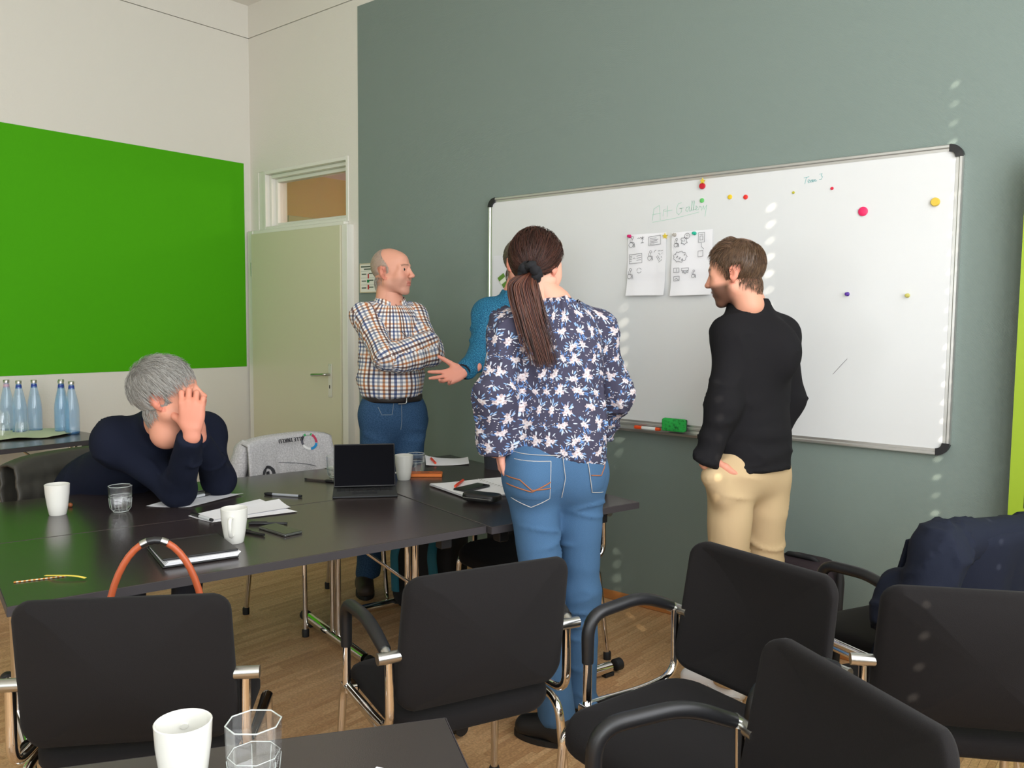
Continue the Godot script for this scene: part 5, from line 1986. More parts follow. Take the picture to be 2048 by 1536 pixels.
func slim(b: Blob, j: Dictionary, s := 0.8):
	# what the clothes cover, a little thinner than they are
	b.cap(j.pelv + Vector3(0, 0.02, 0), j.chest, 0.105 * s, 0.115 * s)
	b.cap(j.lsh, j.rsh, 0.05 * s, 0.05 * s)
	b.cap(j.chest, j.neck, 0.09 * s, 0.06)
	for q in [["lsh", "lelb", "lwr"], ["rsh", "relb", "rwr"]]:
		b.cap(j[q[0]], j[q[1]], 0.048 * s, 0.04 * s)
		b.cap(j[q[1]], j[q[2]], 0.040 * s, 0.030 * s)
	for q in [["lhip", "lknee", "lank"], ["rhip", "rknee", "rank"]]:
		b.cap(j[q[0]], j[q[1]], 0.075 * s, 0.052 * s)
		b.cap(j[q[1]], j[q[2]], 0.052 * s, 0.038 * s)

func shoe(o: Node3D, heel: Vector3, toe: Vector3, m: Material, sole: Material, h := 0.085, w := 0.043):
	var b := Blob.new()
	b.k = 0.03
	var d := (toe - heel)
	var u := d.normalized()
	b.cap(heel + u * 0.04 + Vector3(0, 0.045, 0), heel + u * 0.05 + Vector3(0, h + 0.02, 0), w, w * 0.95, 0, 0.85, u.cross(Vector3.UP))
	b.cap(heel + u * 0.04 + Vector3(0, 0.042, 0), toe - u * 0.045 + Vector3(0, 0.036, 0), w, w * 0.92)
	b.cap(heel + u * 0.09 + Vector3(0, 0.075, 0), toe - u * 0.08 + Vector3(0, 0.045, 0), w * 0.7, w * 0.7)
	for q in 4: b.cut(heel + d * (q / 3.0) + Vector3(0, 0.016, 0), Vector3(0, -1, 0), 0.13)
	b.cut(heel + u * 0.05 + Vector3(0, h + 0.02, 0), Vector3.UP, 0.07)
	var mb := MB.new()
	add_net(mb, b.build(0.007))
	var s := part(mb, "shoe", m, o)
	mb = MB.new()
	var po := PackedVector2Array()
	var l := d.length()
	for k in 24:
		var a := TAU * k / 24
		po.append(Vector2(cos(a) * (w + 0.003), l / 2 + sin(a) * l / 2 * (1.0 - 0.06 * absf(cos(a)))))
	var x := Vector3.UP.cross(u)
	mb.extrude(po, 0.02, Transform3D(Basis(x, u, x.cross(u)), heel + Vector3(0, 0.0105, 0)))
	part(mb, "sole", sole, s)

func hair_cap(mb: MB, xf: Transform3D, c0: Vector3, r0: Vector3, h: float, mask: Callable, col: Callable, nz_amp := 0.0, n := 64):
	var nz := FastNoiseLite.new()
	nz.seed = 2
	nz.frequency = 1.0
	var v := PackedVector3Array()
	var id := PackedInt32Array()
	var cs := PackedColorArray()
	var m := n / 2
	for i in m + 1:
		for k in n:
			var th := PI * i / m
			var ph := TAU * k / n
			var d := Vector3(sin(th) * cos(ph), cos(th), sin(th) * sin(ph))
			var p := c0 + d * r0
			var w: float = mask.call(p)
			var g: float = lerpf(-0.012, h * (1.0 + nz_amp * nz.get_noise_3d(d.x * 5.0, d.y * 3.0, d.z * 5.0)), w)
			v.append(c0 + d * (r0 + Vector3(g, g, g)))
			cs.append(col.call(p))
	for i in m:
		for k in n:
			var a := i * n + k
			var b := i * n + (k + 1) % n
			id.append_array([a, b, b + n, a, b + n, a + n])
	for i in v.size(): v[i] = xf * v[i]
	mb.solid(v, id, PackedVector2Array(), cs)

# strands that lie over the scalp: flow gives their direction
func strands(mb: MB, xf: Transform3D, c0: Vector3, r0: Vector3, count: int, mask: Callable, flow: Callable, length: float, lift: float, rad: float, c1: Color, c2: Color, seed: int, steps := 6, base := 0.004):
	var r := RandomNumberGenerator.new()
	r.seed = seed
	var made := 0
	var tries := 0
	while made < count and tries < count * 12:
		tries += 1
		var d := Vector3(r.randfn(), r.randfn(), r.randfn()).normalized()
		var p := c0 + d * r0
		if mask.call(p) < 0.5: continue
		made += 1
		var l := length * r.randf_range(0.7, 1.2)
		var lf := lift * r.randf_range(0.5, 1.3)
		var jit := Vector3(r.randfn(), r.randfn(), r.randfn()) * 0.13
		var pts := []
		for k in steps:
			var n := ((p - c0) / (r0 * r0)).normalized()
			var t := float(k) / (steps - 1)
			pts.append(xf * (p + n * (base + lf * (t * (1.3 - 0.5 * t)))))
			var f: Vector3 = flow.call(p) + jit
			f = (f - n * f.dot(n)).normalized()
			p += f * l / (steps - 1)
			var e := (p - c0) / r0
			p = c0 + e.normalized() * r0 * maxf(1.0, minf(e.length(), 1.06))
		mb.c = c1.lerp(c2, r.randf())
		var rs := []
		for k in steps: rs.append(rad * (1.0 - 0.75 * pow(float(k) / (steps - 1), 2.0)))
		mb.tube(pts, rs, 3, false, false)

func nape(mb: MB, xf: Transform3D, low: float, count: int, rad: float, c1: Color, c2: Color, seed: int):
	var m := func(p: Vector3) -> float: return 1.0 if p.z < -0.034 and p.y < -0.025 and p.y > low + 9.0 * p.x * p.x + 0.012 * sin(p.x * 400.0 + p.y * 300.0) else 0.0
	strands(mb, xf, Vector3(0, -0.055, -0.034), Vector3(0.059, 0.075, 0.062), count, m, func(p: Vector3): return Vector3(-p.x * 2.0, -1, 0.2), 0.018, 0.002, rad, c1, c2, seed, 4, 0.002)

# points of a grid laid onto the outside of a net, along dir
func lay_on(d: Dictionary, nn: PackedVector3Array, pts: Array, dir: Vector3, off: float) -> Array:
	var v: PackedVector3Array = d.v
	var cand := PackedVector3Array()
	var cen := Vector3.ZERO
	for p in pts: cen += p / float(pts.size())
	var rad := 0.0
	for p in pts: rad = maxf(rad, cen.distance_to(p))
	for i in v.size():
		if nn[i].dot(dir) < 0.15:
			var w := v[i] - cen
			if (w - dir * w.dot(dir)).length() < rad + 0.03 and absf(w.dot(dir)) < 0.25: cand.append(v[i])
	var out := []
	for p in pts:
		var s := 0.0
		var t := 0.0
		for q in cand:
			var w: Vector3 = q - p
			var a := w.dot(dir)
			var e := exp(-(w - dir * a).length_squared() / 0.0001)
			s += e
			t += e * a
		out.append(p + dir * ((t / s if s > 1e-9 else 0.0) - off))
	return out

func grid_on(mb: MB, d: Dictionary, nn: PackedVector3Array, corners: Array, dir: Vector3, nu: int, nv: int, off: float, thick: float):
	var pts := []
	for j in nv + 1:
		for i in nu + 1: pts.append((corners[0] as Vector3).lerp(corners[1], float(i) / nu).lerp((corners[3] as Vector3).lerp(corners[2], float(i) / nu), float(j) / nv))
	var q := lay_on(d, nn, pts, dir, off)
	mb.sheet(func(u: float, v: float): return q[roundi(v * nv) * (nu + 1) + roundi(u * nu)], nu, nv, thick)

func line_on(mb: MB, d: Dictionary, nn: PackedVector3Array, a: Array, dir: Vector3, r: float, off := 0.0015, per := 8):
	var pts := []
	for i in a.size() - 1:
		for k in per: pts.append((a[i] as Vector3).lerp(a[i + 1], float(k) / per))
	pts.append(a[a.size() - 1])
	mb.tube(lay_on(d, nn, pts, dir, off), r, 5)

func person_mats():
	M.skin = vcol(mat(Color.WHITE, 0.5, 0, 0.4))
	M.eye = vcol(mat(Color.WHITE, 0.08))
	M.hair = vcol(mat(Color.WHITE, 0.45, 0, 0.5))
	var dn := ramp_tex(0.22, rgb(50, 80, 114), rgb(92, 126, 160), 31, 512, 3)
	M.denim = bump(tri_map(mat(Color.WHITE, 0.85, 0, 0.25), 5.0, false), noise_tex(0.4, 2, 256, 2), 0.03)
	M.denim.albedo_texture = dn
	M.dark_denim = bump(tri_map(mat(rgb(176, 184, 192), 0.85, 0, 0.25), 5.0, false), noise_tex(0.4, 2, 256, 2), 0.03)
	M.dark_denim.albedo_texture = ramp_tex(0.05, rgb(52, 84, 118), rgb(112, 148, 184), 32, 512, 4)
	M.chino = bump(tri_map(mat(rgb(196, 170, 132), 0.85, 0, 0.25), 5.0, false), noise_tex(0.4, 2, 256, 2), 0.02)
	M.black_knit = bump(tri_map(mat(rgb(30, 29, 31), 0.92, 0, 0.25), 5.0, false), noise_tex(0.4, 2, 256, 2), 0.03)
	M.navy_knit = bump(tri_map(mat(rgb(25, 29, 44), 0.92, 0, 0.25), 5.0, false), noise_tex(0.4, 2, 256, 2), 0.03)
	# checks
	var im := Image.create(256, 256, false, Image.FORMAT_RGB8)
	var cols := [rgb(196, 128, 84), rgb(150, 158, 176), rgb(74, 92, 140), rgb(96, 70, 68)]
	for y in 256:
		for x in 256:
			var c := Color(0.97, 0.95, 0.93)
			var a := x % 64
			if a < 30: c *= cols[x / 64].lerp(Color.WHITE, 0.22)
			var b := y % 64
			if b < 30: c *= cols[y / 64].lerp(Color.WHITE, 0.42)
			im.set_pixel(x, y, c)
	M.check = mat(Color.WHITE, 0.8, 0, 0.25)
	M.check.albedo_texture = ImageTexture.create_from_image(im)
	M.check.uv1_scale = Vector3(1 / 0.078, 1 / 0.078, 1)
	# speckled blue
	M.speckle = mat(Color.WHITE, 0.7, 0, 0.3)
	M.speckle.albedo_texture = ramp_tex(0.16, rgb(10, 40, 66), rgb(110, 190, 214), 44, 512, 2, [[0.45, rgb(22, 74, 108)], [0.6, rgb(50, 126, 160)]])
	tri_map(M.speckle, 2.6, false)
	# flowers
	im = Image.create(768, 768, false, Image.FORMAT_RGB8)
	im.fill(rgb(70, 68, 86))
	var r := RandomNumberGenerator.new()
	r.seed = 21
	for k in 110:
		var a := r.randf() * TAU
		blot(im, r.randf() * 768, r.randf() * 768, a, r.randf_range(6, 13), 2.6, [rgb(120, 150, 196), rgb(196, 194, 204), rgb(150, 160, 190)][k % 3])
	for k in 30:
		var px := (k % 5) * 154 + (77 if (k / 5) % 2 else 0) + r.randf_range(-34, 34)
		var py := (k / 5) * 128 + r.randf_range(-26, 26)
		var rot := r.randf() * TAU
		for q in 13:
			var a := rot + r.randf_range(-1.7, 1.7) + (PI if q % 3 == 0 else 0.0)
			var l := r.randf_range(36, 66)
			blot(im, px + cos(a) * l, py + sin(a) * l, a, 17, 4.5, [rgb(96, 134, 190), rgb(138, 172, 214), rgb(200, 208, 222)][q % 3])
		for q in 7:
			var a := rot + PI + r.randf_range(-0.9, 0.9)
			var l := r.randf_range(60, 96)
			blot(im, px + cos(a) * l, py + sin(a) * l, a, 5, 3.5, rgb(214, 210, 216))
		for f in 2 + k % 3:
			var fx := px + cos(rot + f * 2.3) * 27.0 * minf(f, 1)
			var fy := py + sin(rot + f * 2.3) * 27.0 * minf(f, 1)
			var sz := r.randf_range(0.75, 1.15)
			for q in 5:
				var a := rot + f + TAU * q / 5
				blot(im, fx + cos(a) * 12 * sz, fy + sin(a) * 12 * sz, a, 13 * sz, 8.5 * sz, [rgb(204, 194, 198), rgb(216, 208, 210), rgb(182, 164, 168)][q % 3])
			blot(im, fx, fy, 0, 5 * sz, 5 * sz, rgb(196, 170, 160))
	M.floral = mat(Color.WHITE, 0.8, 0, 0.25)
	M.floral.albedo_texture = ImageTexture.create_from_image(im)
	M.floral.uv1_scale = Vector3(1 / 0.31, 1 / 0.31, 1)

func blot(im: Image, x: float, y: float, a: float, rx: float, ry: float, c: Color):
	var m := int(maxf(rx, ry)) + 1
	var w := im.get_width()
	var ca := cos(a)
	var sa := sin(a)
	for j in range(-m, m + 1):
		for i in range(-m, m + 1):
			var u := (i * ca + j * sa) / rx
			var v := (-i * sa + j * ca) / ry
			if u * u + v * v < 1.0: im.set_pixel(posmod(int(x) + i, w), posmod(int(y) + j, w), c)

func people():
	person_mats()
	woman()
	man_in_black()
	checked_man()
	blue_man()
	seated_man()

func sleeves(b: Blob, j: Dictionary, ru: float, re: float, rw: float, cuffs := true):
	b.cap(j.rsh, j.relb, ru, re, 1)
	b.cap(j.relb, j.rwr, re, rw, 2)
	b.cap(j.lsh, j.lelb, ru, re, 3)
	b.cap(j.lelb, j.lwr, re, rw, 4)
	if cuffs:
		b.cut(j.rwr, j.rwr - j.relb, rw * 2.2, [2])
		b.cut(j.lwr, j.lwr - j.lelb, rw * 2.2, [4])

func arm_axes(j: Dictionary, fwd: Vector3) -> Array:
	return [axis(j.neck + Vector3(0, 0.02, 0), j.neck - Vector3(0, 1, 0), fwd, 0.155),
		axis(j.rsh, j.relb, fwd, 0.055), axis(j.relb, j.rwr, Vector3.UP if absf((j.rwr - j.relb).normalized().y) < 0.7 else fwd, 0.048),
		axis(j.lsh, j.lelb, fwd, 0.055), axis(j.lelb, j.lwr, Vector3.UP if absf((j.lwr - j.lelb).normalized().y) < 0.7 else fwd, 0.048)]

func legs(b: Blob, j: Dictionary, rh: float, rt: float, rk: float, ra: float, fwd: Vector3, s := 0.8):
	b.cap(j.lhip + Vector3(0, 0.04, 0), j.rhip + Vector3(0, 0.04, 0), rh, rh, 0, s, fwd)
	b.cap(j.lhip, j.lknee, rt, rk, 1)
	b.cap(j.lknee, j.lank, rk, ra, 1)
	b.cap(j.rhip, j.rknee, rt, rk, 2)
	b.cap(j.rknee, j.rank, rk, ra, 2)
	b.cut(j.lank - Vector3(0, 0.02, 0), Vector3(0, -1, 0), 0.13)
	b.cut(j.rank - Vector3(0, 0.02, 0), Vector3(0, -1, 0), 0.13)

func woman():
	var j := {"pelv": Vector3(3.785, 0.897, 1.268), "lhip": Vector3(3.742, 0.870, 1.345), "rhip": Vector3(3.832, 0.864, 1.190), "lknee": Vector3(3.808, 0.478, 1.360), "rknee": Vector3(3.838, 0.453, 1.180), "lank": Vector3(3.868, 0.085, 1.352), "rank": Vector3(3.838, 0.075, 1.180), "chest": Vector3(3.759, 1.319, 1.248), "waist": Vector3(3.774, 1.043, 1.263), "neck": Vector3(3.753, 1.475, 1.238), "head": Vector3(3.704, 1.610, 1.273), "lsh": Vector3(3.663, 1.385, 1.374), "lelb": Vector3(3.674, 1.165, 1.459), "lwr": Vector3(3.655, 0.968, 1.436), "rsh": Vector3(3.827, 1.390, 1.098), "relb": Vector3(3.862, 1.160, 1.021), "rwr": Vector3(3.765, 1.000, 0.975)}
	var o := thing("person", "woman seen from behind with a long brown ponytail, floral blouse and blue jeans", "person", Vector3.ZERO)
	var h := Vector3(-0.45, 0, -0.893)   # where she faces
	var hf := head_frame(j.head, -172.0, 0.05, 0.0, 0.97)
	var body := MB.new()
	body.c = lin(224, 164, 140)
	var b := Blob.new()
	b.k = 0.03
	slim(b, j, 0.72)
	b.cap(j.neck - Vector3(0, 0.02, 0), hf * Vector3(0, -0.05, -0.03), 0.056, 0.05)
	add_net(body, b.build(0.014))
	head(body, hf, lin(228, 170, 146), lin(228, 170, 146), 0.0, lin(60, 36, 28))
	hand(body, hand_frame(j.lwr + Vector3(0.01, 0.035, -0.015), Vector3(0.02, -1, 0.0) + h * 0.5, Vector3(0.9, 0, -0.4), 0.92), [0.3, 0.5, 0.6, 0.65, 0.7])
	hand(body, hand_frame(j.rwr, Vector3(-0.7, -0.5, 0.2), -h, 1.0, true), [0.3, 0.6, 0.6, 0.6, 0.6])
	part(body, "body", M.skin, o)
	eyes(o, hf, rgb(90, 70, 50))
	# blouse
	b = Blob.new()
	b.k = 0.045
	b.cap(j.chest + Vector3(0, 0.01, 0), j.waist + Vector3(0, -0.03, 0), 0.165, 0.168, 0, 0.68, h)
	b.cap(j.waist, j.waist - Vector3(0, 0.14, 0) + h * 0.01, 0.162, 0.182, 0, 0.74, h)
	b.cap(j.lsh - Vector3(0, 0.012, 0), j.rsh - Vector3(0, 0.012, 0), 0.066, 0.066, 0)
	b.cap(j.neck - Vector3(0, 0.03, 0), j.neck - Vector3(0, 0.1, 0), 0.075, 0.12, 0)
	for q in [j.lsh, j.rsh]: b.cap(j.neck - Vector3(0, 0.025, 0), q - Vector3(0, 0.005, 0), 0.055, 0.064, 0)
	sleeves(b, j, 0.060, 0.058, 0.052)
	b.cap(j.lelb, j.lwr + Vector3(0, 0.06, 0), 0.060, 0.058, 4)
	b.cut(j.waist - Vector3(-0.02, 0.088, 0), Vector3(-0.12, -1, 0.15), 0.30, [0])
	b.cut(j.neck + Vector3(0, 0.004, 0) - h * 0.01, Vector3(0, 1, 0) + h * 0.35, 0.085)
	var d := b.build(0.0085)
	folds(d, [0.014, 0.010, 0.008, 0.010, 0.008], Vector3(8, 2.2, 8), 12)
	folds(d, [0.003, 0.006, 0.010, 0.006, 0.010], Vector3(3, 11, 3), 13)
	var mb := MB.new()
	add_net(mb, d, Transform3D(), null, arm_axes(j, h))
	part(mb, "blouse", M.floral, o)
	# jeans
	b = Blob.new()
	b.k = 0.05
	legs(b, j, 0.100, 0.086, 0.064, 0.062, h, 0.92)
	var lat := Vector3(0.893, 0, -0.45)
	b.ell(j.lhip - h * 0.045 + Vector3(0, 0.015, 0) + lat * 0.012, Vector3(0.088, 0.10, 0.085), 0, Basis(), 0.03)
	b.ell(j.rhip - h * 0.045 + Vector3(0, 0.015, 0) - lat * 0.012, Vector3(0.088, 0.10, 0.085), 0, Basis(), 0.03)
	b.cap(j.pelv + Vector3(0, 0.07, 0), j.pelv + Vector3(0, 0.12, 0), 0.150, 0.140, 0, 0.74, h)
	b.cut(j.pelv + Vector3(0, 0.125, 0), Vector3.UP, 0.25)
	d = b.build(0.0085)
	folds(d, [0.002, 0.010, 0.010], Vector3(2.2, 10, 2.2), 5)
	mb = MB.new()
	add_net(mb, d)
	var je := part(mb, "jeans", M.denim, o)
	var nn := normals_of(d.v, d.i)
	var dir := FW
	mb = MB.new()
	grid_on(mb, d, nn, [Vector3(3.722, 0.962, 1.471), Vector3(3.843, 0.958, 1.371), Vector3(3.847, 0.835, 1.380), Vector3(3.742, 0.835, 1.466)], dir, 10, 9, 0.0022, 0.003)
	part(mb, "back_pocket", M.denim, je)
	mb = MB.new()
	grid_on(mb, d, nn, [Vector3(3.937, 0.962, 1.291), Vector3(3.992, 0.985, 1.240), Vector3(3.985, 0.85, 1.245), Vector3(3.952, 0.845, 1.280)], dir, 6, 9, 0.0022, 0.003)
	part(mb, "back_pocket", M.denim, je)
	var stc := MB.new()
	line_on(stc, d, nn, [Vector3(3.725, 0.905, 1.47), Vector3(3.765, 0.900, 1.437), Vector3(3.795, 0.868, 1.412), Vector3(3.847, 0.872, 1.378)], dir, 0.0022, 0.005)
	line_on(stc, d, nn, [Vector3(3.728, 0.880, 1.468), Vector3(3.765, 0.872, 1.44), Vector3(3.795, 0.862, 1.412), Vector3(3.847, 0.892, 1.378)], dir, 0.0022, 0.005)
	part(stc, "orange_stitching", mat(rgb(160, 98, 62), 0.8), je)
	stc = MB.new()
	line_on(stc, d, nn, [Vector3(3.948, 0.906, 1.283), Vector3(3.975, 0.900, 1.258), Vector3(3.990, 0.945, 1.243)], dir, 0.0022, 0.005)
	part(stc, "orange_stitching", mat(rgb(160, 98, 62), 0.8), je)
	stc = MB.new()
	for q in [[Vector3(3.722, 0.962, 1.471), Vector3(3.843, 0.958, 1.371)], [Vector3(3.722, 0.962, 1.471), Vector3(3.742, 0.835, 1.466), Vector3(3.80, 0.806, 1.42), Vector3(3.847, 0.835, 1.380), Vector3(3.843, 0.958, 1.371)], [Vector3(3.992, 0.985, 1.240), Vector3(3.937, 0.962, 1.291), Vector3(3.952, 0.845, 1.280), Vector3(3.985, 0.835, 1.245)], [Vector3(3.872, 0.975, 1.345), Vector3(3.880, 0.90, 1.338), Vector3(3.872, 0.83, 1.345)], [Vector3(3.71, 0.982, 1.48), Vector3(3.865, 0.975, 1.35), Vector3(3.99, 1.0, 1.24)]]:
		line_on(stc, d, nn, q, dir, 0.0013, 0.0042)
	part(stc, "pale_seam", mat(rgb(190, 186, 182), 0.8), je)
	shoe(o, Vector3(3.935, 0, 1.352), Vector3(3.725, 0, 1.405), M.black, M.rubber)
	shoe(o, Vector3(3.90, 0, 1.175), Vector3(3.67, 0, 1.14), M.black, M.rubber)
	# hair drawn back into a ponytail
	var c0 := Vector3(0, 0.030, -0.016)
	var r0 := Vector3(0.078, 0.090, 0.098)
	var tie := Vector3(-0.034, -0.040, -0.108)
	var mask := func(p: Vector3) -> float:
		if p.y < -0.02 and absf(p.x) > 0.045 and p.z > -0.035: return 0.0
		return smoothstep(0.012, -0.004, p.z - lerpf(0.0, 0.062, smoothstep(-0.02, 0.085, p.y))) * smoothstep(-0.075, -0.06, p.y)
	var hc := MB.new()
	hair_cap(hc, hf, c0, r0, 0.007, mask, func(_p: Vector3): return lin(52, 30, 24), 0.2)
	var dark := lin(40, 22, 18)
	var red := lin(108, 62, 46)
	strands(hc, hf, c0, r0 + Vector3(0.005, 0.005, 0.005), 1500, mask, func(p: Vector3): return (tie - p).normalized(), 0.11, 0.004, 0.0011, dark, lin(88, 52, 40), 3, 8, 0.003)
	# tail: down the back with a slight swing
	var tl := [hf * tie, Vector3(3.744, 1.550, 1.400), Vector3(3.754, 1.50, 1.406), Vector3(3.776, 1.43, 1.404), Vector3(3.800, 1.36, 1.400), Vector3(3.822, 1.295, 1.390)]
	var rr := RandomNumberGenerator.new()
	rr.seed = 9
	for k in 420:
		var a := rr.randf() * TAU
		var q := sqrt(rr.randf())
		var side := RT * cos(a) + Vector3.UP.cross(RT) * sin(a) * 0.6
		var pts := []
		var w := [0.012, 0.042, 0.046, 0.040, 0.034, 0.026]
		var cut := 6 if rr.randf() < 0.6 else 5
		var drift := rr.randfn() * 0.003
		for i in cut: pts.append((tl[i] as Vector3) + side * q * w[i] + RT * drift * i + Vector3(0, -0.03 * rr.randf() if i == 5 else 0.0, 0) + Vector3(0, sin(a) * 0.012 if i == 1 else 0.0, 0))
		var sm := []
		for i in pts.size() - 1:
			for e in 3:
				var t := e / 3.0
				var p0: Vector3 = pts[maxi(i - 1, 0)]
				var p3: Vector3 = pts[mini(i + 2, pts.size() - 1)]
				sm.append((pts[i] as Vector3).cubic_interpolate(pts[i + 1], p0, p3, t))
		sm.append(pts[pts.size() - 1])
		hc.c = dark.lerp(red, rr.randf() * (0.35 + 0.65 * q))
		var rs := []
		for i in sm.size(): rs.append(0.0021 * (1.0 - 0.8 * pow(float(i) / (sm.size() - 1), 3.0)))
		hc.tube(sm, rs, 4, false, false)
	part(hc, "hair", M.hair, o)
	mb = MB.new()
	var ring := []
	var ctr := hf * tie + (hf.basis * Vector3(0, -0.2, -1)).normalized() * 0.006
	var ax := (hf.basis * Vector3(0, -0.5, -1)).normalized()
	var u := ax.cross(Vector3.UP).normalized()
	var v := ax.cross(u)
	for k in 36:
		var a := TAU * k / 36
		ring.append(ctr + (u * cos(a) + v * sin(a)) * (0.027 + 0.004 * sin(a * 9)) + ax * 0.006 * cos(a * 7))
	var rs := []
	for k in 36: rs.append(0.016 + 0.004 * sin(k * 1.9))
	mb.tube(ring, rs, 10, true)
	part(mb, "hair_tie", mat(rgb(20, 20, 24), 0.9), o)

func man_in_black():
	var j := {"pelv": Vector3(4.183, 0.841, 0.564), "lhip": Vector3(4.148, 0.825, 0.655), "rhip": Vector3(4.210, 0.815, 0.480), "lknee": Vector3(4.167, 0.455, 0.697), "rknee": Vector3(4.215, 0.461, 0.490), "lank": Vector3(4.179, 0.08, 0.683), "rank": Vector3(4.205, 0.075, 0.485), "chest": Vector3(4.178, 1.278, 0.538), "waist": Vector3(4.186, 0.974, 0.548), "neck": Vector3(4.149, 1.486, 0.544), "head": Vector3(4.112, 1.602, 0.598), "lsh": Vector3(4.132, 1.372, 0.645), "lelb": Vector3(4.150, 1.112, 0.742), "lwr": Vector3(4.112, 0.905, 0.800), "rsh": Vector3(4.217, 1.376, 0.405), "relb": Vector3(4.235, 1.113, 0.325), "rwr": Vector3(4.166, 0.892, 0.379)}
	var o := thing("person", "man in a black sweater, beige trousers and white trainers, left hand in his pocket", "person", Vector3.ZERO)
	var h := Vector3(-0.95, 0, -0.31)
	h = (FW * 0.80 - RT * 0.60).normalized()
	var hf := head_frame(j.head, -84.0, 0.16, 0.0, 1.0)
	var body := MB.new()
	body.c = lin(222, 160, 132)
	var b := Blob.new()
	b.k = 0.03
	slim(b, j, 0.78)
	b.cap(j.neck - Vector3(0, 0.03, 0), hf * Vector3(0, -0.06, -0.035), 0.060, 0.055)
	add_net(body, b.build(0.014))
	head(body, hf, lin(220, 158, 132), lin(74, 52, 42), 0.85, lin(66, 46, 34))
	hand(body, hand_frame(j.lwr + Vector3(0.034, 0.0, -0.040), Vector3(0.55, -1, -0.7), Vector3(0.6, 0, -1), 0.82), [0.2, 0.3, 0.35, 0.4, 0.4], 0.02, Vector3(0.3, 0.9, 0.2))
	hand(body, hand_frame(j.rwr, Vector3(0.3, -1, 0.3), Vector3(0.2, 0, 1), 1.0, true), [0.2, 0.3, 0.35, 0.4, 0.4])
	part(body, "body", M.skin, o)
	eyes(o, hf, rgb(80, 90, 100))
	b = Blob.new()
	b.k = 0.045
	b.cap(j.chest + Vector3(0, 0.0, 0), j.waist, 0.168, 0.150, 0, 0.70, h)
	b.cap(j.waist, j.pelv + Vector3(0, 0.0, 0), 0.150, 0.172, 0, 0.82, h)
	b.cap(j.lsh - Vector3(0, 0.01, 0), j.rsh - Vector3(0, 0.01, 0), 0.068, 0.068, 0)
	b.cap(j.neck - Vector3(0, 0.02, 0), j.neck - Vector3(0, 0.1, 0), 0.070, 0.12, 0)
	b.ell(j.chest - h * 0.05 + Vector3(0, 0.03, 0), Vector3(0.13, 0.13, 0.09), 0)
	sleeves(b, j, 0.063, 0.054, 0.046)
	for q in [j.lsh, j.rsh]: b.cap(j.neck - Vector3(0, 0.03, 0), q - Vector3(0, 0.008, 0), 0.055, 0.064, 0)
	b.cap(j.neck - Vector3(0, 0.03, 0), j.neck + Vector3(0, 0.07, 0), 0.072, 0.066, 0, 1.0, Vector3.ZERO, 0.03)
	b.cut(j.pelv + Vector3(0, 0.028, 0), Vector3(0.05, -1, 0.0), 0.34, [0, 1, 2])
	b.cut(j.neck + Vector3(0, 0.014, 0), Vector3(0, 1, 0) + h * 0.18, 0.11)
	var d := b.build(0.0085)
	folds(d, [0.006, 0.007, 0.012, 0.007, 0.012], Vector3(3.5, 8, 3.5), 31)
	var v: PackedVector3Array = d.v
	var nn := normals_of(v, d.i)
	for i in v.size():
		var t := smoothstep(1.12, 0.95, v[i].y)
		v[i] += nn[i] * t * 0.005 * sin(v[i].y * 85.0 + 3.0 * sin(v[i].x * 9.0 + v[i].z * 7.0)) * (0.5 + 0.5 * sin(v[i].x * 17.0 - v[i].z * 13.0))
	d.v = v
	var mb := MB.new()
	add_net(mb, d)
	part(mb, "sweater", M.black_knit, o)
	b = Blob.new()
	b.k = 0.05
	legs(b, j, 0.088, 0.090, 0.068, 0.062, h, 0.95)
	b.cap(j.pelv + Vector3(0, 0.05, 0), j.pelv + Vector3(0, 0.11, 0), 0.140, 0.130, 0, 0.78, h)
	b.cap(j.lwr + Vector3(0.022, -0.045, -0.02), j.lwr + Vector3(0.045, -0.12, -0.06), 0.042, 0.036, 0)
	b.cut(j.pelv + Vector3(0, 0.11, 0), Vector3.UP, 0.25)
	d = b.build(0.0085)
	folds(d, [0.006, 0.013, 0.013], Vector3(3.0, 7, 3.0), 15)
	mb = MB.new()
	add_net(mb, d)
	part(mb, "trousers", M.chino, o)
	shoe(o, Vector3(4.235, 0, 0.69), Vector3(3.965, 0, 0.665), mat(rgb(232, 230, 230), 0.6), mat(rgb(240, 240, 240), 0.6))
	shoe(o, Vector3(4.255, 0, 0.47), Vector3(4.0, 0, 0.42), mat(rgb(232, 230, 230), 0.6), mat(rgb(240, 240, 240), 0.6))
	mb = MB.new()
	for k in 4:
		var p := Vector3(4.12 - k * 0.024, 0.098 - k * 0.009, 0.676)
		mb.tube([p + Vector3(0, -0.004, -0.026), p + Vector3(0, 0.003, 0), p + Vector3(0, -0.004, 0.026)], 0.004, 6)
	mb.tube([Vector3(4.245, 0.045, 0.735), Vector3(4.18, 0.035, 0.734), Vector3(4.11, 0.05, 0.722)], 0.004, 6)
	part(mb, "laces", mat(rgb(214, 212, 212), 0.8), o)
	# short brown hair, tousled at the front, thin at the crown
	var c0 := Vector3(0, 0.034, -0.018)
	var r0 := Vector3(0.077, 0.088, 0.097)
	var mask := func(p: Vector3) -> float:
		var m := smoothstep(0.010, -0.004, p.z - lerpf(0.004, 0.070, smoothstep(-0.01, 0.095, p.y)))
		var low := -0.070 if p.z < -0.045 else (-0.03 if p.z > 0.0 else -0.035)
		if absf(p.x) > 0.066 and p.y < 0.022 and p.z > -0.05 and p.z < -0.006: m = 0.0
		return m * smoothstep(low - 0.012, low, p.y)
	var crown := Vector3(-0.01, 0.11, -0.055)
	var hair := func(p: Vector3):
		var t := exp(-(p - crown).length_squared() / 0.0006)
		return lin(84, 62, 46).lerp(lin(206, 150, 124), 0.75 * t)
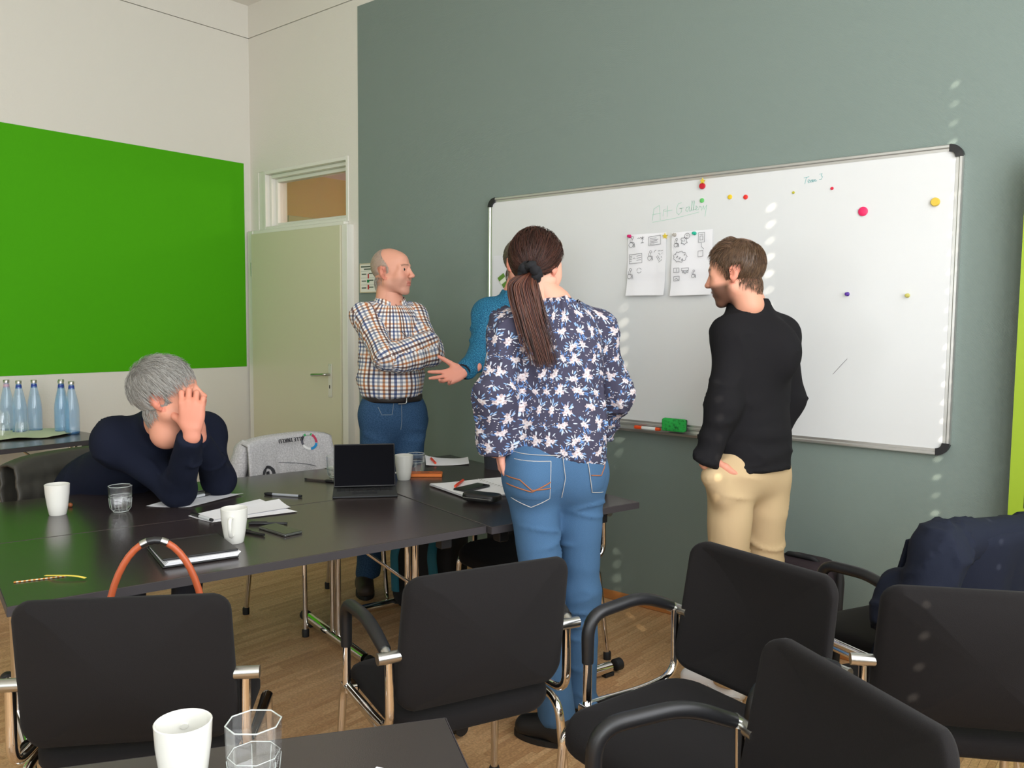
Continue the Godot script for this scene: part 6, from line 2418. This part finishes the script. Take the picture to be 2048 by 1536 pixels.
	var hc := MB.new()
	hair_cap(hc, hf, c0, r0, 0.006, mask, hair, 0.3)
	var thin := func(p: Vector3) -> float: return mask.call(p) * (1.0 if (p - crown).length() > 0.026 else 0.0)
	var fl := func(p: Vector3): return (p - crown).normalized() + Vector3(0.2, -0.3, 0.1)
	strands(hc, hf, c0, r0, 3200, thin, fl, 0.026, 0.006, 0.0008, lin(62, 45, 34), lin(126, 97, 72), 5, 5)
	nape(hc, hf, -0.080, 600, 0.0007, lin(62, 45, 34), lin(120, 92, 68), 15)
	var topm := func(p: Vector3) -> float: return thin.call(p) * (1.0 if p.y > 0.085 and p.z > -0.03 else 0.0)
	strands(hc, hf, c0, r0, 900, topm, func(p: Vector3): return Vector3(0.5, 0.4, 0.7), 0.034, 0.016, 0.0008, lin(64, 46, 34), lin(134, 102, 76), 6, 6)
	part(hc, "hair", M.hair, o)

func checked_man():
	var j := {"pelv": Vector3(2.251, 0.950, 0.633), "rhip": Vector3(2.216, 0.905, 0.712), "lhip": Vector3(2.286, 0.900, 0.550), "rknee": Vector3(2.256, 0.497, 0.760), "lknee": Vector3(2.330, 0.518, 0.585), "rank": Vector3(2.191, 0.10, 0.752), "lank": Vector3(2.313, 0.10, 0.520), "chest": Vector3(2.212, 1.350, 0.618), "waist": Vector3(2.250, 1.110, 0.640), "neck": Vector3(2.195, 1.530, 0.595), "head": Vector3(2.222, 1.668, 0.604), "rsh": Vector3(2.158, 1.438, 0.735), "lsh": Vector3(2.240, 1.445, 0.470), "relb": Vector3(2.385, 1.232, 0.800), "rwr": Vector3(2.430, 1.312, 0.555), "lelb": Vector3(2.425, 1.245, 0.520), "lwr": Vector3(2.425, 1.205, 0.740)}
	var o := thing("person", "bald smiling man with crossed arms in a checked shirt and dark jeans by the door", "person", Vector3.ZERO)
	var h := Vector3(0.94, 0, 0.34).normalized()
	var hf := head_frame(j.head, 112.0, -0.05, 0.0, 1.03)
	var body := MB.new()
	body.c = lin(222, 160, 136)
	var b := Blob.new()
	b.k = 0.03
	slim(b, j, 0.78)
	b.cap(j.neck - Vector3(0, 0.05, 0), hf * Vector3(0, -0.06, -0.03), 0.064, 0.058)
	add_net(body, b.build(0.015))
	head(body, hf, lin(224, 162, 138), lin(150, 116, 102), 0.3, lin(110, 84, 70))
	hand(body, hand_frame(j.rwr + Vector3(-0.06, 0, 0), Vector3(-0.9, 0.05, -0.4), Vector3(-1, 0.1, 0.3), 0.9), [0.2, 0.5, 0.5, 0.5, 0.5], 0.02, Vector3(0.3, 0.9, 0.2))
	hand(body, hand_frame(j.lwr + Vector3(-0.05, 0, 0), Vector3(-0.9, 0.0, 0.2), Vector3(-0.5, 0, -0.8), 0.9, true), [0.2, 0.5, 0.5, 0.5, 0.5], 0.02, Vector3(0.3, 0.9, 0.2))
	part(body, "body", M.skin, o)
	eyes(o, hf, rgb(70, 60, 50))
	b = Blob.new()
	b.k = 0.035
	b.cap(j.chest, j.waist, 0.165, 0.168, 0, 0.74, h)
	b.cap(j.waist, j.pelv + Vector3(0, 0.07, 0), 0.165, 0.150, 0, 0.80, h)
	b.ell(j.waist + h * 0.05 - Vector3(0, 0.02, 0), Vector3(0.12, 0.12, 0.12), 0)
	b.cap(j.lsh - Vector3(0, 0.015, 0), j.rsh - Vector3(0, 0.015, 0), 0.066, 0.066, 0)
	for q in [j.lsh, j.rsh]: b.cap(j.neck - Vector3(0, 0.05, 0), q - Vector3(0, 0.012, 0), 0.058, 0.062, 0)
	b.cap(j.neck - Vector3(0, 0.03, 0), j.neck - Vector3(0, 0.12, 0), 0.070, 0.12, 0)
	sleeves(b, j, 0.062, 0.060, 0.052, false)
	b.cut(j.pelv + Vector3(0, 0.075, 0), Vector3(0, -1, 0), 0.26, [0])
	b.cut(j.neck + Vector3(0, -0.020, 0), Vector3(0, 1, 0) + h * 0.25, 0.1)
	var d := b.build(0.0070)
	folds(d, [0.010, 0.010, 0.010, 0.010, 0.010], Vector3(6, 4, 6), 21)
	var mb := MB.new()
	add_net(mb, d, Transform3D(), null, arm_axes(j, h))
	var sh := part(mb, "shirt", M.check, o)
	var nn := normals_of(d.v, d.i)
	mb = MB.new()
	line_on(mb, d, nn, [j.neck + h * 0.3 + Vector3(0.0, -0.03, 0.0), j.neck + h * 0.3 + Vector3(0, -0.22, 0.0)], -h, 0.002, 0.0)
	part(mb, "placket", mat(rgb(60, 52, 56), 0.8), sh)
	collar(sh, j.neck + Vector3(0, -0.022, 0), h, 0.068, M.check, mat(rgb(92, 100, 124), 0.8))
	b = Blob.new()
	b.k = 0.05
	legs(b, j, 0.086, 0.086, 0.066, 0.064, h, 0.95)
	b.cap(j.pelv + Vector3(0, -0.02, 0), j.pelv + Vector3(0, 0.075, 0), 0.152, 0.146, 0, 0.80, h)
	b.cut(j.pelv + Vector3(0, 0.085, 0), Vector3.UP, 0.25)
	d = b.build(0.0105)
	folds(d, [0.003, 0.010, 0.010], Vector3(3, 8, 3), 25)
	mb = MB.new()
	add_net(mb, d)
	var je := part(mb, "jeans", M.dark_denim, o)
	nn = normals_of(d.v, d.i)
	mb = MB.new()
	var lat := Vector3.UP.cross(h)
	line_on(mb, d, nn, [j.pelv + h * 0.2 - lat * 0.115 + Vector3(0, 0.03, 0), j.pelv + h * 0.2 - lat * 0.10 + Vector3(0, -0.01, 0), j.pelv + h * 0.2 - lat * 0.05 + Vector3(0, -0.01, 0), j.pelv + h * 0.2 - lat * 0.04 + Vector3(0, 0.05, 0)], -h, 0.0016, 0.001)
	line_on(mb, d, nn, [j.pelv + h * 0.2 + Vector3(0, 0.06, 0), j.pelv + h * 0.2 + Vector3(0, -0.09, 0)], -h, 0.0016, 0.001)
	part(mb, "pale_seam", mat(rgb(130, 140, 150), 0.8), je)
	mb = MB.new()
	var belt := []
	for k in 40:
		var a := TAU * k / 40
		belt.append(j.pelv + Vector3(0, 0.068, 0) + lat * cos(a) * 0.156 + h * sin(a) * 0.130)
	mb.tube(belt, 0.019, 8, true, true, 0.18, lat)
	var bl := part(mb, "belt", mat(rgb(34, 26, 24), 0.4), o)
	mb = MB.new()
	var bc: Vector3 = j.pelv + Vector3(0, 0.068, 0) + h * 0.138
	mb.tube(rounded([bc - lat * 0.025 + Vector3(0, 0.022, 0), bc + lat * 0.02 + Vector3(0, 0.022, 0), bc + lat * 0.02 - Vector3(0, 0.022, 0), bc - lat * 0.025 - Vector3(0, 0.022, 0)], 0.012), 0.0035, 8)
	part(mb, "buckle", M.steel, bl)
	shoe(o, Vector3(2.135, 0, 0.735), Vector3(2.30, 0, 0.855), mat(rgb(56, 44, 34), 0.6), M.rubber, 0.12, 0.045)
	shoe(o, Vector3(2.27, 0, 0.49), Vector3(2.50, 0, 0.55), mat(rgb(56, 44, 34), 0.6), M.rubber, 0.12, 0.045)
	# grey stubble of hair round the bald crown
	var c0 := Vector3(0, 0.033, -0.019)
	var r0 := Vector3(0.0745, 0.086, 0.095)
	var mask := func(p: Vector3) -> float:
		var m := smoothstep(0.014, -0.004, p.z - lerpf(0.012, -0.040, smoothstep(0.0, 0.112, p.y)))
		var low := -0.060 if p.z < -0.034 else -0.022
		if absf(p.x) > 0.064 and p.y < 0.022 and p.z > -0.05 and p.z < -0.006: m = 0.0
		return m * smoothstep(low - 0.014, low, p.y)
	var hc := MB.new()
	hair_cap(hc, hf, c0, r0, 0.002, mask, func(_p: Vector3): return lin(172, 148, 132), 0.2)
	strands(hc, hf, c0, r0, 2600, mask, func(p: Vector3): return Vector3(0, -1, -0.3), 0.008, 0.0015, 0.0005, lin(112, 102, 94), lin(186, 178, 168), 7, 3, 0.001)
	nape(hc, hf, -0.08, 500, 0.0005, lin(112, 102, 94), lin(190, 182, 172), 17)
	part(hc, "hair", M.hair, o)

func collar(o: Node3D, at: Vector3, h: Vector3, r: float, m: Material, inside: Material):
	# two leaves folded over a stand, open at the throat
	var lat := Vector3.UP.cross(h)
	var mb := MB.new()
	mb.sheet(func(u: float, v: float):
		var a := lerpf(0.35, TAU - 0.35, u)
		var w := absf(u - 0.5) * 2.0
		var p := at + lat * sin(a) * (r + 0.004 + 0.022 * v) + h * cos(a) * (r * 0.95 + 0.004 + 0.024 * v)
		p.y = at.y + 0.038 - 0.030 * pow(w, 3.0) - v * (0.036 + 0.030 * pow(w, 4.0))
		return p, 36, 5, 0.003, Vector2(0.42, 0.06))
	part(mb, "collar", m, o)
	mb = MB.new()
	mb.sheet(func(u: float, v: float):
		var a := lerpf(0.4, TAU - 0.4, u)
		var w := absf(u - 0.5) * 2.0
		var p := at + lat * sin(a) * r + h * cos(a) * r * 0.95
		p.y = at.y + 0.037 - 0.030 * pow(w, 3.0) - v * 0.035
		return p, 36, 3, 0.003)
	part(mb, "collar_stand", inside, o)

func blue_man():
	var j := {"pelv": Vector3(2.975, 1.000, 0.507), "chest": Vector3(2.937, 1.370, 0.504), "waist": Vector3(2.961, 1.114, 0.510), "neck": Vector3(2.950, 1.548, 0.472), "head": Vector3(2.985, 1.690, 0.462), "rsh": Vector3(2.872, 1.452, 0.590), "relb": Vector3(2.922, 1.250, 0.700), "rwr": Vector3(2.945, 1.190, 0.835), "lsh": Vector3(3.021, 1.452, 0.361), "lelb": Vector3(3.052, 1.225, 0.357), "lwr": Vector3(3.095, 1.062, 0.468), "rhip": Vector3(2.923, 0.94, 0.556), "lhip": Vector3(3.024, 0.94, 0.472), "rknee": Vector3(2.944, 0.52, 0.576), "lknee": Vector3(3.044, 0.52, 0.492), "rank": Vector3(2.952, 0.10, 0.571), "lank": Vector3(3.052, 0.10, 0.485)}
	var o := thing("person", "man in a speckled blue shirt gesturing with an open palm, mostly hidden by the woman", "person", Vector3.ZERO)
	var h := (RT * 0.55 - FW * 0.83).normalized()
	var hf := head_frame(j.head, 80.0, 0.03, 0.0, 1.0)
	var body := MB.new()
	body.c = lin(226, 158, 138)
	var b := Blob.new()
	b.k = 0.03
	slim(b, j, 0.76)
	b.cap(j.neck - Vector3(0, 0.04, 0), hf * Vector3(0, -0.06, -0.03), 0.060, 0.055)
	add_net(body, b.build(0.015))
	head(body, hf, lin(222, 158, 136), lin(120, 92, 80), 0.35, lin(80, 62, 48))
	var U := Vector3(0, 1, 0)
	hand(body, hand_frame(j.rwr - (j.rwr - j.relb).normalized() * 0.01, -RT * 0.80 - FW * 0.42 - U * 0.30, -FW * 0.78 + U * 0.50 + RT * 0.25, 0.98), [0.0, 0.10, 0.16, 0.45, 0.75], 0.30, Vector3(0.85, 0.62, 0.15), 0.05)
	hand(body, hand_frame(j.lwr, Vector3(0.2, -0.5, 0.6), Vector3(-0.6, 0.2, 0.3), 1.0, true), [0.2, 0.4, 0.4, 0.4, 0.4])
	part(body, "body", M.skin, o)
	eyes(o, hf, rgb(80, 90, 100))
	b = Blob.new()
	b.k = 0.045
	b.cap(j.chest, j.waist, 0.150, 0.145, 0, 0.72, h)
	b.cap(j.waist, j.pelv - Vector3(0, 0.02, 0), 0.145, 0.150, 0, 0.76, h)
	b.cap(j.lsh - Vector3(0, 0.01, 0), j.rsh - Vector3(0, 0.01, 0), 0.066, 0.066, 0)
	for q in [j.lsh, j.rsh]: b.cap(j.neck - Vector3(0, 0.05, 0), q - Vector3(0, 0.012, 0), 0.058, 0.062, 0)
	b.cap(j.neck - Vector3(0, 0.03, 0), j.neck - Vector3(0, 0.12, 0), 0.068, 0.12, 0)
	sleeves(b, j, 0.064, 0.054, 0.044)
	b.cut(j.pelv - Vector3(0, 0.03, 0), Vector3(0, -1, 0), 0.22, [0])
	b.cut(j.neck + Vector3(0, 0.012, 0), Vector3(0, 1, 0), 0.1)
	var d := b.build(0.0095)
	folds(d, [0.007, 0.010, 0.012, 0.010, 0.012], Vector3(4, 7, 4), 41)
	var mb := MB.new()
	add_net(mb, d)
	var sh := part(mb, "shirt", M.speckle, o)
	collar(sh, j.neck + Vector3(0, -0.018, 0), h, 0.066, M.speckle, mat(rgb(20, 30, 50), 0.8))
	mb = MB.new()
	var w: Vector3 = (j.rwr - j.relb).normalized()
	var u := w.cross(Vector3.UP).normalized()
	var v := w.cross(u)
	var ring := []
	for k in 20: ring.append(j.rwr + (u * cos(TAU * k / 20) + v * sin(TAU * k / 20)) * 0.034 - w * 0.003)
	mb.tube(ring, 0.006, 6, true)
	part(mb, "cuff_lining", mat(rgb(16, 18, 30), 0.8), sh)
	b = Blob.new()
	b.k = 0.05
	legs(b, j, 0.105, 0.086, 0.064, 0.062, h, 0.9)
	b.cut(j.pelv + Vector3(0, 0.05, 0), Vector3.UP, 0.25)
	mb = MB.new()
	add_net(mb, b.build(0.013))
	part(mb, "trousers", mat(rgb(44, 46, 54), 0.9), o)
	shoe(o, j.rank - h * 0.07 - Vector3(0, 0.10, 0), j.rank + h * 0.19 - Vector3(0, 0.10, 0), mat(rgb(70, 52, 38), 0.6), M.rubber)
	shoe(o, j.lank - h * 0.07 - Vector3(0, 0.10, 0), j.lank + h * 0.19 - Vector3(0, 0.10, 0), mat(rgb(70, 52, 38), 0.6), M.rubber)
	var c0 := Vector3(0, 0.034, -0.018)
	var r0 := Vector3(0.075, 0.087, 0.096)
	var mask := func(p: Vector3) -> float:
		var m := smoothstep(0.010, -0.004, p.z - lerpf(0.004, 0.060, smoothstep(-0.01, 0.095, p.y)))
		var low := -0.064 if p.z < -0.034 else -0.026
		if absf(p.x) > 0.066 and p.y < 0.022 and p.z > -0.05 and p.z < -0.006: m = 0.0
		return m * smoothstep(low - 0.012, low, p.y)
	var hc := MB.new()
	hair_cap(hc, hf, c0, r0, 0.004, mask, func(_p: Vector3): return lin(86, 76, 62), 0.2)
	strands(hc, hf, c0, r0, 900, mask, func(p: Vector3): return Vector3(0, -1, -0.2), 0.012, 0.003, 0.0007, lin(60, 52, 42), lin(120, 108, 90), 8, 3, 0.003)
	nape(hc, hf, -0.08, 400, 0.0006, lin(60, 52, 42), lin(120, 108, 90), 18)
	part(hc, "hair", M.hair, o)

func seated_man():
	var j := {"pelv": Vector3(1.838, 0.573, 2.018), "waist": Vector3(1.953, 0.705, 2.003), "chest": Vector3(2.300, 0.900, 1.965), "neck": Vector3(2.480, 1.015, 2.000), "head": Vector3(2.672, 1.145, 2.066), "rsh": Vector3(2.370, 0.955, 2.120), "relb": Vector3(2.572, 0.776, 1.985), "rwr": Vector3(2.800, 1.010, 2.062), "lsh": Vector3(2.345, 0.945, 1.752), "lelb": Vector3(2.496, 0.776, 1.775), "lwr": Vector3(2.690, 0.990, 1.975), "rhip": Vector3(1.90, 0.54, 2.10), "lhip": Vector3(1.86, 0.54, 1.90), "rknee": Vector3(2.33, 0.50, 2.06), "lknee": Vector3(2.30, 0.50, 1.80), "rank": Vector3(2.28, 0.10, 2.06), "lank": Vector3(2.25, 0.10, 1.80)}
	var o := thing("person", "grey haired man in a navy sweater sitting with his face propped on both hands", "person", Vector3.ZERO)
	var h: Vector3 = (j.chest - j.pelv).normalized()
	var fwd := Vector3(0.45, -0.86, -0.05)
	fwd = (fwd - h * fwd.dot(h)).normalized()
	var hf := head_frame(j.head, 134.0, -0.20, 0.06, 1.05)
	var body := MB.new()
	body.c = lin(222, 158, 130)
	var b := Blob.new()
	b.k = 0.03
	slim(b, j, 0.76)
	b.cap(j.neck - Vector3(0.03, 0.03, 0), hf * Vector3(0, -0.06, -0.03), 0.066, 0.060)
	add_net(body, b.build(0.015))
	head(body, hf, lin(220, 154, 128), lin(150, 120, 108), 0.2, lin(130, 120, 112))
	var up := Vector3(0, 1, 0)
	hand(body, hand_frame(Vector3(2.808, 1.026, 2.060), up * 1.0 - RT * 0.0 + FW * 0.05, FW - RT * 0.12, 1.10), [0.6, Vector3(0.3, 1.5, 0.9), Vector3(0.3, 1.6, 0.9), Vector3(0.35, 1.6, 0.9), Vector3(0.4, 1.6, 0.9)], 0.10, Vector3(0.85, 0.5, 0.45), 0.3, 0.015)
	hand(body, hand_frame(Vector3(2.700, 1.010, 1.968), up * 1.0 - RT * 0.10, -FW * 0.3 - RT * 0.8, 1.05, true), [0.9, 0.8, 0.85, 0.9, 0.9], 0.05, Vector3(0.7, 0.75, 0.5), 0.3, 0.02)
	part(body, "body", M.skin, o)
	eyes(o, hf, rgb(80, 90, 100))
	b = Blob.new()
	b.k = 0.05
	b.cap(j.pelv + Vector3(0.02, 0.03, 0), j.waist, 0.165, 0.165, 0, 0.86, fwd)
	b.cap(j.waist, j.chest, 0.165, 0.162, 0, 0.80, fwd)
	b.cap(j.lsh, j.rsh, 0.078, 0.078, 0)
	b.cap(j.chest, j.neck - Vector3(0.01, 0.01, 0), 0.12, 0.076, 0)
	for q in [j.lsh, j.rsh]: b.cap(j.neck - Vector3(0.04, 0.03, 0), q, 0.055, 0.07, 0)
	sleeves(b, j, 0.074, 0.056, 0.044)
	var na: Vector3 = hf * Vector3(0, -0.06, -0.03) - j.neck
	b.cap(j.neck - na * 0.3, j.neck + na * 0.7, 0.085, 0.072, 0, 1.0, Vector3.ZERO, 0.03)
	b.cut(j.neck + na * 0.42, na.normalized() + RT * 0.55 + Vector3(0, 0.1, 0), 0.105, [0])
	b.cut(j.pelv + Vector3(0.0, -0.05, 0), Vector3(0, -1, 0), 0.25, [0])
	var d := b.build(0.0095)
	folds(d, [0.006, 0.012, 0.012, 0.012, 0.012], Vector3(5, 5, 5), 51)
	var mb := MB.new()
	add_net(mb, d)
	part(mb, "sweater", M.navy_knit, o)
	b = Blob.new()
	b.k = 0.05
	b.cap(j.lhip, j.rhip, 0.105, 0.105)
	for s in ["l", "r"]:
		b.cap(j[s + "hip"], j[s + "knee"], 0.085, 0.066)
		b.cap(j[s + "knee"], j[s + "ank"], 0.066, 0.058)
	b.cut(j.lank, Vector3(0, -1, 0), 0.11)
	b.cut(j.rank, Vector3(0, -1, 0), 0.11)
	mb = MB.new()
	add_net(mb, b.build(0.015))
	part(mb, "trousers", mat(rgb(40, 44, 56), 0.9), o)
	shoe(o, Vector3(2.22, 0, 2.06), Vector3(2.49, 0, 2.05), M.black, M.rubber)
	shoe(o, Vector3(2.19, 0, 1.80), Vector3(2.46, 0, 1.78), M.black, M.rubber)
	# thick grey hair
	var c0 := Vector3(0, 0.036, -0.020)
	var r0 := Vector3(0.076, 0.087, 0.096)
	var mask := func(p: Vector3) -> float:
		var m := smoothstep(0.010, -0.004, p.z - lerpf(0.010, 0.074, smoothstep(0.0, 0.085, p.y)))
		var low := -0.085 if p.z < -0.045 else -0.03
		if absf(p.x) > 0.060 and p.y < 0.026 and p.z > -0.052 and p.z < 0.0: m = 0.0
		return m * smoothstep(low - 0.012, low, p.y)
	var hc := MB.new()
	hair_cap(hc, hf, c0, r0, 0.012, mask, func(_p: Vector3): return lin(146, 141, 134), 0.3)
	var crown := Vector3(0.0, 0.11, -0.075)
	var fl := func(p: Vector3): return (p - crown).normalized() + Vector3(-0.35, -0.25, 0.15)
	var hi := func(p: Vector3) -> float: return mask.call(p) if p.y > 0.035 else 0.0
	var lo := func(p: Vector3) -> float: return mask.call(p) if p.y <= 0.045 else 0.0
	strands(hc, hf, c0, r0, 3000, hi, fl, 0.042, 0.008, 0.0008, lin(118, 113, 106), lin(204, 201, 195), 9, 6, 0.010)
	strands(hc, hf, c0, r0, 1800, lo, fl, 0.022, 0.004, 0.0008, lin(112, 108, 102), lin(196, 193, 187), 12, 5, 0.008)
	nape(hc, hf, -0.088, 700, 0.0008, lin(118, 113, 106), lin(190, 187, 180), 19)
	var topm := func(p: Vector3) -> float: return mask.call(p) * (1.0 if p.y > 0.08 else 0.0)
	strands(hc, hf, c0, r0, 700, topm, func(p: Vector3): return Vector3(-0.5, 0.2, 0.8), 0.045, 0.016, 0.0006, lin(120, 116, 108), lin(214, 212, 206), 10, 6, 0.009)
	part(hc, "hair", M.hair, o)
